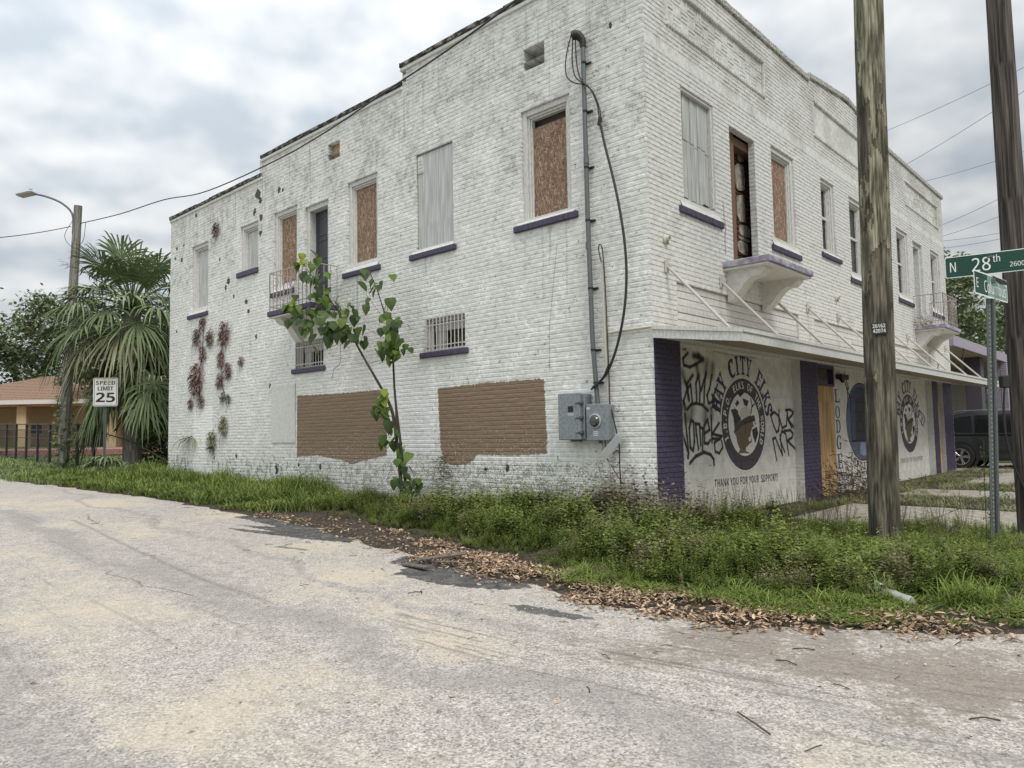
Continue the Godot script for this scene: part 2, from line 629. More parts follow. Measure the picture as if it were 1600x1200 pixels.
func sheet(xs: Array, z0: Callable, z1: Callable, rows: int, lift: Callable, m: Material) -> ArrayMesh:
	var b := MB.new()
	var pts := []
	for x: float in xs:
		var row := []
		for j in rows + 1:
			var z := lerpf(z0.call(x), z1.call(x), float(j) / rows)
			row.append(Vector3(x, rise(x) + lift.call(x, z, float(j) / rows), z))
		pts.append(row)
	var nm := func(i: int, j: int) -> Vector3:
		var dx: Vector3 = pts[mini(i + 1, pts.size() - 1)][j] - pts[maxi(i - 1, 0)][j]
		var dz: Vector3 = pts[i][mini(j + 1, rows)] - pts[i][maxi(j - 1, 0)]
		return dz.cross(dx).normalized()
	for i in pts.size() - 1:
		for j in rows:
			var q := [[i, j], [i + 1, j], [i + 1, j + 1], [i, j + 1]]
			var p := []
			var n := []
			for e in q:
				p.append(pts[e[0]][e[1]]); n.append(nm.call(e[0], e[1]))
			b.tri(p[0], p[1], p[2], n[0], n[1], n[2])
			b.tri(p[0], p[2], p[3], n[0], n[2], n[3])
	for p in b.v:
		b.uv.append(Vector2(p.x, p.z) / 2.3)
		b.uv2.append(Vector2((p.x + 22.0) / 29.0, p.z / 9.0))
	return b.mesh(m)

func span(a: float, b: float, step: float) -> Array:
	var o := []
	var x := a
	while x < b:
		o.append(x)
		x += step
	o.append(b)
	return o

func road_marks() -> Image:
	var pic := Pic.new(29.0, 9.0, 62.0, -22.0, -9.0)   # x from -22, «height» is -z
	var w := pic.w
	var h := pic.h
	var big := FastNoiseLite.new(); big.seed = 31; big.frequency = 0.006; big.fractal_octaves = 5
	var mid := FastNoiseLite.new(); mid.seed = 32; mid.frequency = 0.03; mid.fractal_octaves = 4
	var tiny := FastNoiseLite.new(); tiny.seed = 33; tiny.frequency = 0.23; tiny.fractal_octaves = 2
	var gb := big.get_image(w, h).get_data()
	var gm := mid.get_image(w, h).get_data()
	var gt := tiny.get_image(w, h).get_data()
	var out := PackedByteArray()
	out.resize(w * h * 4)
	# tyre lanes: worn darker by rubber, as lines z = a + b x
	var lanes := [[5.15, 0.045, 0.42], [6.85, 0.055, 0.5], [8.1, 0.06, 0.45], [3.95, 0.11, 0.16]]
	for y in h:
		for x in w:
			var i := y * w + x
			var wx := -22.0 + x / 62.0
			var wz := y / 62.0
			var nb := gb[i] / 255.0
			var nm := gm[i] / 255.0
			var nt := gt[i] / 255.0
			var rub := 0.0
			for l in lanes:
				var d: float = absf(wz - l[0] - l[1] * (wx + 3.0) - (nb - 0.5) * 0.7) / l[2]
				if d < 1.0:
					rub = maxf(rub, (1.0 - d) * (1.0 if l[2] > 0.2 else 0.8))
			var sand := clampf((nb - 0.36) * 2.0 + (nm - 0.5) * 0.5, 0.0, 1.0)
			var g := clampf(rub * (0.55 + 0.4 * nm) - sand * 0.22 + (nt - 0.5) * 0.35, 0.0, 1.0)
			# grey rubbed stone, else pale sand
			var a := 0.0
			var c := Vector3(205, 190, 166)
			if g > 0.12:
				c = Vector3(128, 124, 120)
				a = minf(0.46, (g - 0.12) * 0.95)
			else:
				a = sand * sand * 0.55
			if nt > 0.80 and nm > 0.5:
				c = Vector3(92, 86, 78); a = 0.6
			# loose dark soil washed out of the verge near the corner
			var soil := clampf(1.25 - absf(wz - 3.75 + 0.22 * (wx - 4.0)) / 0.85, 0.0, 1.0) * clampf((wx - 1.7) / 1.4, 0.0, 1.0)
			var strk := gm[int(y / 5) * w + clampi(int(x / 3) + 200, 0, w - 1)] / 255.0
			var sl := soil * 0.9 + (nm - 0.5) * 0.8 + (strk - 0.5) * 1.1 + (nt - 0.5) * 0.9 - 0.5
			if soil > 0.0 and sl > 0.0:
				c = Vector3(112, 101, 90).lerp(Vector3(142, 131, 118), nt); a = clampf(sl * 2.4, 0.0, 0.72)
			out[i * 4] = int(c.x); out[i * 4 + 1] = int(c.y); out[i * 4 + 2] = int(c.z); out[i * 4 + 3] = int(a * 255.0)
	pic.img = Image.create_from_data(w, h, false, Image.FORMAT_RGBA8, out)
	# bare old asphalt where the pale skin has broken off
	var tar := Color(0.235, 0.235, 0.235, 0.93)
	var sh := func(pts: Array) -> PackedVector2Array:
		var o := PackedVector2Array()
		for p in pts:
			o.append(Vector2(p.x, -p.y))
		return o
	pic.ragged(sh.call([Vector2(-6.1, 2.2), Vector2(-3.9, 2.35), Vector2(-2.8, 2.6), Vector2(-2.62, 2.82), Vector2(-3.35, 2.98), Vector2(-4.5, 3.22), Vector2(-5.0, 3.2), Vector2(-4.2, 2.92), Vector2(-5.2, 2.95), Vector2(-4.6, 2.66), Vector2(-6.2, 2.5)]), tar, 0.06, 0.0, 3, 0.16)
	pic.ragged(sh.call([Vector2(-3.1, 3.5), Vector2(-2.55, 3.42), Vector2(-2.5, 3.5), Vector2(-3.05, 3.6)]), Color(0.36, 0.37, 0.33, 0.8), 0.03, 0.0, 4, 0.14)
	pic.ragged(sh.call([Vector2(-1.3, 3.05), Vector2(-0.4, 3.05), Vector2(0.9, 3.45), Vector2(0.75, 3.72), Vector2(0.1, 3.86), Vector2(-0.55, 3.78), Vector2(-0.72, 3.5), Vector2(-1.1, 3.42)]), tar, 0.07, 0.0, 5, 0.16)
	pic.ragged(sh.call([Vector2(1.12, 4.02), Vector2(1.45, 3.95), Vector2(1.95, 3.97), Vector2(1.8, 4.1), Vector2(1.35, 4.16)]), Color(0.29, 0.29, 0.29, 0.9), 0.05, 0.0, 6, 0.16)
	# cracks
	for c in [[Vector2(-8.3, 3.9), 0.5, 9], [Vector2(-7.7, 3.75), -0.2, 8], [Vector2(-8.0, 4.1), 0.15, 7], [Vector2(-3.0, 5.4), 0.25, 9], [Vector2(-12.0, 4.6), 0.1, 12]]:
		var p: Vector2 = c[0]
		var line := [Vector2(p.x, -p.y)]
		for k in c[2]:
			p += Vector2(rnd(0.1, 0.3), rnd(-0.09, 0.09) + c[1] * 0.1)
			line.append(Vector2(p.x, -p.y))
		pic.stroke(line, 0.014, Color(0.2, 0.19, 0.18, 0.75))
	pic.stroke([Vector2(-7.6, -4.35), Vector2(-5.5, -4.6), Vector2(-3.4, -4.83), Vector2(-1.7, -5.05), Vector2(-0.4, -5.15)], 0.045, Color(0.33, 0.31, 0.29, 0.4), 0.05)
	# tread marks pressed into the loose sand at the corner
	for k in 46:
		var z0 := rnd(3.95, 5.2)
		var x0 := rnd(0.6, 4.4)
		var ln := rnd(0.3, 1.5)
		var line := []
		for j in 6:
			var xx := x0 + ln * j / 5.0
			line.append(Vector2(xx, -(z0 - 0.05 * (xx - 2.0) - 0.035 * (xx - 2.0) * (xx - 2.0) + rnd(-0.012, 0.012))))
		pic.stroke(line, rnd(0.008, 0.022), Color(0.36, 0.33, 0.30, rnd(0.2, 0.55)), 0.012)
	for k in 30:
		var z0 := rnd(4.4, 7.6)
		var x0 := rnd(-9.0, 3.0)
		var ln := rnd(0.6, 3.0)
		pic.stroke([Vector2(x0, -z0), Vector2(x0 + ln * 0.5, -(z0 + ln * 0.03)), Vector2(x0 + ln, -(z0 + ln * 0.075))], rnd(0.01, 0.03), Color(0.38, 0.36, 0.34, rnd(0.12, 0.3)), 0.03)
	return pic.img

func ground() -> void:
	var soil := worldly(lin(0.075, 0.06, 0.042), 0.95, blend_img(grey(512, 41, 0.03, 5, 1.0, 1.6), Color(0.6, 0.58, 0.5), Color(1, 1, 1)), Vector3.ONE * 0.7, M.fine, 1.0)
	M.soil = soil
	var turf := worldly(lin(0.075, 0.105, 0.03), 0.95, blend_img(grey(512, 42, 0.03, 5, 1.0, 1.6), Color(0.6, 0.65, 0.5), Color(1, 1, 1)), Vector3.ONE * 0.5, M.fine, 1.2)
	M.turf = turf
	var xs := [-300, -120, -80, -60, -53, -40, -30, -20, -12, -8, -5, -3, 0, 4, 8, 20, 60, 300]
	structure("ground", sheet(xs, func(_x): return -300.0, func(_x): return 60.0, 1, func(_x, _z, _t): return -0.035, turf), "grassy ground that carries street, verge and houses")
	# road
	var rd := StandardMaterial3D.new()
	var st := Image.create(1024, 1024, false, Image.FORMAT_RGB8)
	var f1 := FastNoiseLite.new(); f1.seed = 51; f1.noise_type = FastNoiseLite.TYPE_CELLULAR; f1.frequency = 0.21; f1.cellular_return_type = FastNoiseLite.RETURN_CELL_VALUE
	var f2 := FastNoiseLite.new(); f2.seed = 52; f2.noise_type = FastNoiseLite.TYPE_CELLULAR; f2.frequency = 0.21; f2.cellular_return_type = FastNoiseLite.RETURN_DISTANCE
	f2.seed = 51
	var cells := f1.get_seamless_image(1024, 1024, false, false, 0.02).get_data()
	var deep := f2.get_seamless_image(1024, 1024, false, false, 0.02)
	var soft := grey(1024, 53, 0.012, 4).get_data()
	var dat := PackedByteArray()
	dat.resize(1024 * 1024 * 3)
	for i in 1024 * 1024:
		var t := cells[i] / 255.0
		var s := soft[i * 3] / 255.0
		var k := 0.50 + 0.55 * t + (s - 0.5) * 0.12
		if t > 0.92:
			k = 1.18
		elif t < 0.15:
			k = 0.34
		dat[i * 3] = int(clampf(k * 219.0, 0, 255)); dat[i * 3 + 1] = int(clampf(k * 211.0, 0, 255)); dat[i * 3 + 2] = int(clampf(k * 202.0, 0, 255))
	rd.albedo_texture = tex(Image.create_from_data(1024, 1024, false, Image.FORMAT_RGB8, dat))
	rd.albedo_color = Color(1, 1, 1)
	rd.roughness = 0.92
	rd.heightmap_enabled = true
	deep.convert(Image.FORMAT_RGB8)
	rd.heightmap_texture = tex(deep)
	rd.heightmap_scale = -0.35
	rd.heightmap_flip_texture = true
	rd.heightmap_scale = 0.3
	rd.detail_enabled = true
	rd.detail_albedo = tex(road_marks())
	rd.detail_uv_layer = BaseMaterial3D.DETAIL_UV_2
	M.road = rd
	var rx := [-80.0, -60.0, -50.0, -40.0, -30.0]
	rx.append_array(span(-25, 5.6, 0.2))
	rx.append_array([5.7, 8.0, 12.0])
	var wob := FastNoiseLite.new(); wob.seed = 60; wob.frequency = 0.5
	structure("road", sheet(rx, func(x): return edge_z(x) - 0.1, func(_x): return 16.0, 40, func(x, z, _t): return 0.012 * wob.get_noise_2d(x, z), rd), "pale sandy asphalt street with broken edges, running past the side wall")
	# verge
	var vx := span(-25, 5.0, 0.25)
	structure("verge", sheet(vx, func(x): return -0.4 if x < 0.0 else -20.0, func(x): return edge_z(x) + 0.06, 24, func(x, z, t): return (0.03 + 0.03 * wob.get_noise_2d(x * 2, z * 2)) * clampf((edge_z(x) + 0.06 - z) / 0.25, 0.0, 1.0) - 0.01, soil), "soil verge between wall and street")

# ---------------------------------------------------------------- building
# a wall: «a» runs along it from the corner, «n» looks out of it
class Wall:
	var a: Vector3
	var n: Vector3
	var long: float
	var holes: Array      # [s0, s1, y0, y1, depth of the reveal]
	var top: Callable
	func p(s: float, y: float, d := 0.0) -> Vector3:
		return a * s + Vector3.UP * y + n * d
	func gaps(y: float) -> Array:
		var g := []
		for h in holes:
			if y > h[2] and y < h[3]:
				g.append([h[0], h[1]])
		g.sort_custom(func(x, y2): return x[0] < y2[0])
		return g

func runs(wl: Wall, y: float) -> Array:
	var o := []
	var s := 0.0
	for g in wl.gaps(y):
		if g[0] > s:
			o.append([s, g[0]])
		s = maxf(s, g[1])
	if s < wl.long:
		o.append([s, wl.long])
	return o

func snap(y: float) -> float:
	return roundf(y / CH) * CH

# one brick face with sloped sides, into b, with both uv sets
func brick(b: MB, wl: Wall, s0: float, s1: float, y0: float, y1: float, proud: float, deep: float, ch: float, ce := -1.0) -> void:
	ce = ch if ce < 0.0 else ce
	var tw := rnd(-0.0016, 0.0016)
	var td := rnd(-0.0016, 0.0016)
	var o := [wl.p(s0, y0, deep), wl.p(s1, y0, deep), wl.p(s1, y1, deep), wl.p(s0, y1, deep)]
	var i := [wl.p(s0 + ce, y0 + ch, proud + tw), wl.p(s1 - ce, y0 + ch, proud - tw + td), wl.p(s1 - ce, y1 - ch, proud - tw), wl.p(s0 + ce, y1 - ch, proud + tw + td)]
	b.oquad(i[0], i[1], i[2], i[3], wl.n)
	var dirs := [Vector3.DOWN, wl.a, Vector3.UP, -wl.a]
	for k in 4:
		b.oquad(o[k], o[(k + 1) % 4], i[(k + 1) % 4], i[k], dirs[k] + wl.n * 0.5)

func wall_uv(b: MB, wl: Wall, h: float) -> void:
	for i in range(b.uv.size(), b.v.size()):
		var p := b.v[i]
		var s := p.dot(wl.a)
		b.uv.append(Vector2(s + p.dot(wl.n), -p.y) / 1.3)
		b.uv2.append(Vector2(s / wl.long, 1.0 - p.y / h))

func side_map() -> Image:
	var pic := Pic.new(LL, 8.1, 118.0)
	var w := pic.w
	var h := pic.h
	var big := FastNoiseLite.new(); big.seed = 71; big.frequency = 0.011; big.fractal_octaves = 5
	var mid := FastNoiseLite.new(); mid.seed = 72; mid.frequency = 0.045; mid.fractal_octaves = 4
	var tiny := FastNoiseLite.new(); tiny.seed = 73; tiny.frequency = 0.21; tiny.fractal_octaves = 3
	var gb := big.get_image(w, h).get_data()
	var gm := mid.get_image(w, h).get_data()
	var gt := tiny.get_image(w, h).get_data()
	var out := PackedByteArray()
	out.resize(w * h * 4)
	for y in h:
		var wy := 8.1 - y / 118.0
		# mildew sits in the upper brickwork, bare and flaked brick near the ground
		var high := clampf((wy - 4.6) / 1.6, 0.0, 1.0) * 0.5 + clampf((wy - 6.4) / 1.2, 0.0, 1.0) * 0.35
		var low := clampf((1.05 - wy) / 0.3, 0.0, 1.0)
		for x in w:
			var i := y * w + x
			var s := x / 118.0
			var nb := gb[i] / 255.0
			var nm := gm[i] / 255.0
			var nt := gt[i] / 255.0
			var c := Vector3(128, 126, 119)
			var a := 0.0
			var grime := nb * 0.55 + nm * 0.5 + high * 0.36 - 0.60
			if grime > 0.0:
				a = minf(0.36, grime * 1.1) * (0.15 + 1.3 * nt)
			# paint laid on later in paler coats
			elif nb < 0.36 and nm > 0.42:
				c = Vector3(250, 250, 247); a = 0.35
			var speck := nt + (nm - 0.5) * 0.85 + high * 0.06 + low * 0.28 * (0.6 + nb)
			if speck > 0.90:
				c = Vector3(70, 66, 60).lerp(Vector3(104, 96, 86), nm); a = minf(0.85, (speck - 0.87) * 7.0)
			if wy < 0.95 and s < 8.6 and s > 0.3 and nm * 0.7 + nt * 1.1 + low * 0.3 > 1.24:
				c = Vector3(98, 93, 86).lerp(Vector3(150, 146, 138), nt); a = 0.8
			# mildew in specks and short runs on the upper brickwork
			if high > 0.2 and nm > 0.53 and nt + (nb - 0.5) * 0.9 > 0.66:
				c = Vector3(112, 110, 104); a = maxf(a, 0.5)
			out[i * 4] = int(c.x); out[i * 4 + 1] = int(c.y); out[i * 4 + 2] = int(c.z); out[i * 4 + 3] = int(clampf(a, 0, 1) * 255.0)
	pic.img = Image.create_from_data(w, h, false, Image.FORMAT_RGBA8, out)
	# the bricked-up door, rolled over with smooth white
	pic.ragged(PackedVector2Array([Vector2(12.2, 0.3), Vector2(13.22, 0.3), Vector2(13.22, 2.1), Vector2(12.2, 2.1)]), Color(0.93, 0.93, 0.92, 0.7), 0.01, 0.0, 4)
	pic.ragged(PackedVector2Array([Vector2(4.2, 2.6), Vector2(5.9, 2.6), Vector2(5.9, 0.95), Vector2(4.25, 1.0)]), Color(0.93, 0.94, 0.95, 0.5), 0.03, 0.0, 14)
	var brown := Color(0.505, 0.43, 0.35, 1.0)
	pic.ragged(PackedVector2Array([Vector2(4.15, 2.07), Vector2(3.0, 2.10), Vector2(1.84, 2.09), Vector2(1.81, 1.0), Vector2(2.46, 0.97), Vector2(3.24, 0.98), Vector2(3.4, 0.84), Vector2(3.77, 0.80), Vector2(4.02, 0.86), Vector2(4.1, 1.11)]), brown, 0.025, 0.75, 5)
	pic.ragged(PackedVector2Array([Vector2(8.46, 2.16), Vector2(7.0, 2.13), Vector2(5.5, 2.13), Vector2(5.52, 0.95), Vector2(5.9, 0.9), Vector2(6.17, 0.86), Vector2(6.56, 0.78), Vector2(6.87, 0.85), Vector2(7.7, 0.94), Vector2(8.47, 0.9)]), brown, 0.025, 0.7, 6)
	# holes where the face of the brick has gone
	var dk := Color(0.16, 0.145, 0.13, 0.95)
	for q in [[0.52, 6.86, 0.05], [2.6, 0.78, 0.06], [7.62, 0.72, 0.07], [3.05, 0.76, 0.04], [9.55, 2.43, 0.06], [10.1, 6.75, 0.14], [10.25, 6.4, 0.1], [10.0, 6.6, 0.08], [9.98, 5.85, 0.09], [9.97, 6.2, 0.08], [13.2, 6.95, 0.09], [14.3, 6.3, 0.06], [14.0, 5.95, 0.08], [14.4, 6.05, 0.06], [13.9, 6.3, 0.06], [11.45, 5.0, 0.1], [11.6, 4.85, 0.07], [11.2, 4.6, 0.06], [10.6, 4.4, 0.08], [10.5, 4.15, 0.07], [10.15, 3.55, 0.06], [11.9, 5.6, 0.05], [9.2, 6.65, 0.07], [9.05, 6.6, 0.05], [14.25, 4.1, 0.06], [11.0, 0.9, 0.06], [12.1, 0.85, 0.05], [8.4, 0.75, 0.05], [9.25, 0.62, 0.09]]:
		var o := PackedVector2Array()
		for k in 9:
			var g := TAU * k / 9.0
			o.append(Vector2(q[0] + cos(g) * q[2] * rnd(0.5, 1.1), q[1] + sin(g) * q[2] * rnd(0.5, 1.3)))
		pic.ragged(o, dk, 0.02, 0.0, 20)
	# runs of dirty water below the coping and the sills
	for k in 90:
		var s := rnd(0.1, 14.5)
		var y0 := side_top(s) - rnd(0.02, 0.5)
		if k % 3 == 0:
			var q: Array = [[1.2, 2.3], [3.7, 4.8], [5.7, 6.8], [8.6, 9.5], [10.1, 11.0], [12.5, 13.5]][R.randi() % 6]
			s = lerpf(q[0], q[1], R.randf()); y0 = 4.3
		var line := []
		var ln := rnd(0.25, 1.3)
		for j in 7:
			line.append(Vector2(s + rnd(-0.012, 0.012), y0 - ln * j / 6.0))
		pic.stroke(line, rnd(0.012, 0.05), Color(0.40, 0.39, 0.36, rnd(0.08, 0.26)), 0.02)
	# the long crack under the small window
	pic.stroke([Vector2(6.95, 3.6), Vector2(6.93, 2.75), Vector2(6.97, 2.68), Vector2(7.16, 2.6), Vector2(7.22, 2.42)], 0.018, Color(0.3, 0.29, 0.27, 0.8))
	pic.stroke([Vector2(1.55, 4.0), Vector2(1.72, 2.85), Vector2(1.74, 2.2)], 0.012, Color(0.4, 0.37, 0.33, 0.6))
	return pic.img

func front_map() -> Image:
	var pic := Pic.new(FL, 8.45, 112.0)
	var w := pic.w
	var h := pic.h
	var big := FastNoiseLite.new(); big.seed = 81; big.frequency = 0.009; big.fractal_octaves = 5
	var mid := FastNoiseLite.new(); mid.seed = 82; mid.frequency = 0.05; mid.fractal_octaves = 4
	var tiny := FastNoiseLite.new(); tiny.seed = 83; tiny.frequency = 0.24; tiny.fractal_octaves = 3
	var gb := big.get_image(w, h).get_data()
	var gm := mid.get_image(w, h).get_data()
	var gt := tiny.get_image(w, h).get_data()
	var out := PackedByteArray()
	out.resize(w * h * 4)
	for y in h:
		var wy := 8.45 - y / 112.0
		var high := clampf((wy - 6.0) / 1.5, 0.0, 1.0) * 0.32
		for x in w:
			var i := y * w + x
			var nb := gb[i] / 255.0
			var nm := gm[i] / 255.0
			var nt := gt[i] / 255.0
			var c := Vector3(150, 147, 138)
			var a := 0.0
			var grime := nb * 0.8 + nm * 0.3 + high - 0.66
			if grime > 0.0:
				a = minf(0.42, grime * 1.3) * (0.4 + nt)
			var speck := nt + (nm - 0.5) * 0.8
			if speck > 1.02:
				c = Vector3(88, 82, 74); a = minf(0.8, (speck - 1.0) * 7.0)
			out[i * 4] = int(c.x); out[i * 4 + 1] = int(c.y); out[i * 4 + 2] = int(c.z); out[i * 4 + 3] = int(clampf(a, 0, 1) * 255.0)
	pic.img = Image.create_from_data(w, h, false, Image.FORMAT_RGBA8, out)
	# white paint fallen off the red brick over the awning
	pic.ragged(PackedVector2Array([Vector2(0.66, 2.6), Vector2(1.15, 2.6), Vector2(1.05, 2.82), Vector2(0.9, 2.86), Vector2(0.68, 2.88)]), Color(0.36, 0.2, 0.17, 0.95), 0.05, 0.0, 9)
	var dk := Color(0.2, 0.185, 0.17, 0.85)
	for c in [[Vector2(2.1, 4.75), Vector2(2.12, 4.5), Vector2(2.16, 4.35), Vector2(2.12, 4.2), Vector2(2.12, 3.95)], [Vector2(12.3, 4.2), Vector2(12.35, 3.9), Vector2(12.3, 3.6), Vector2(12.36, 3.3)]]:
		pic.stroke(c, 0.022, dk)
	return pic.img

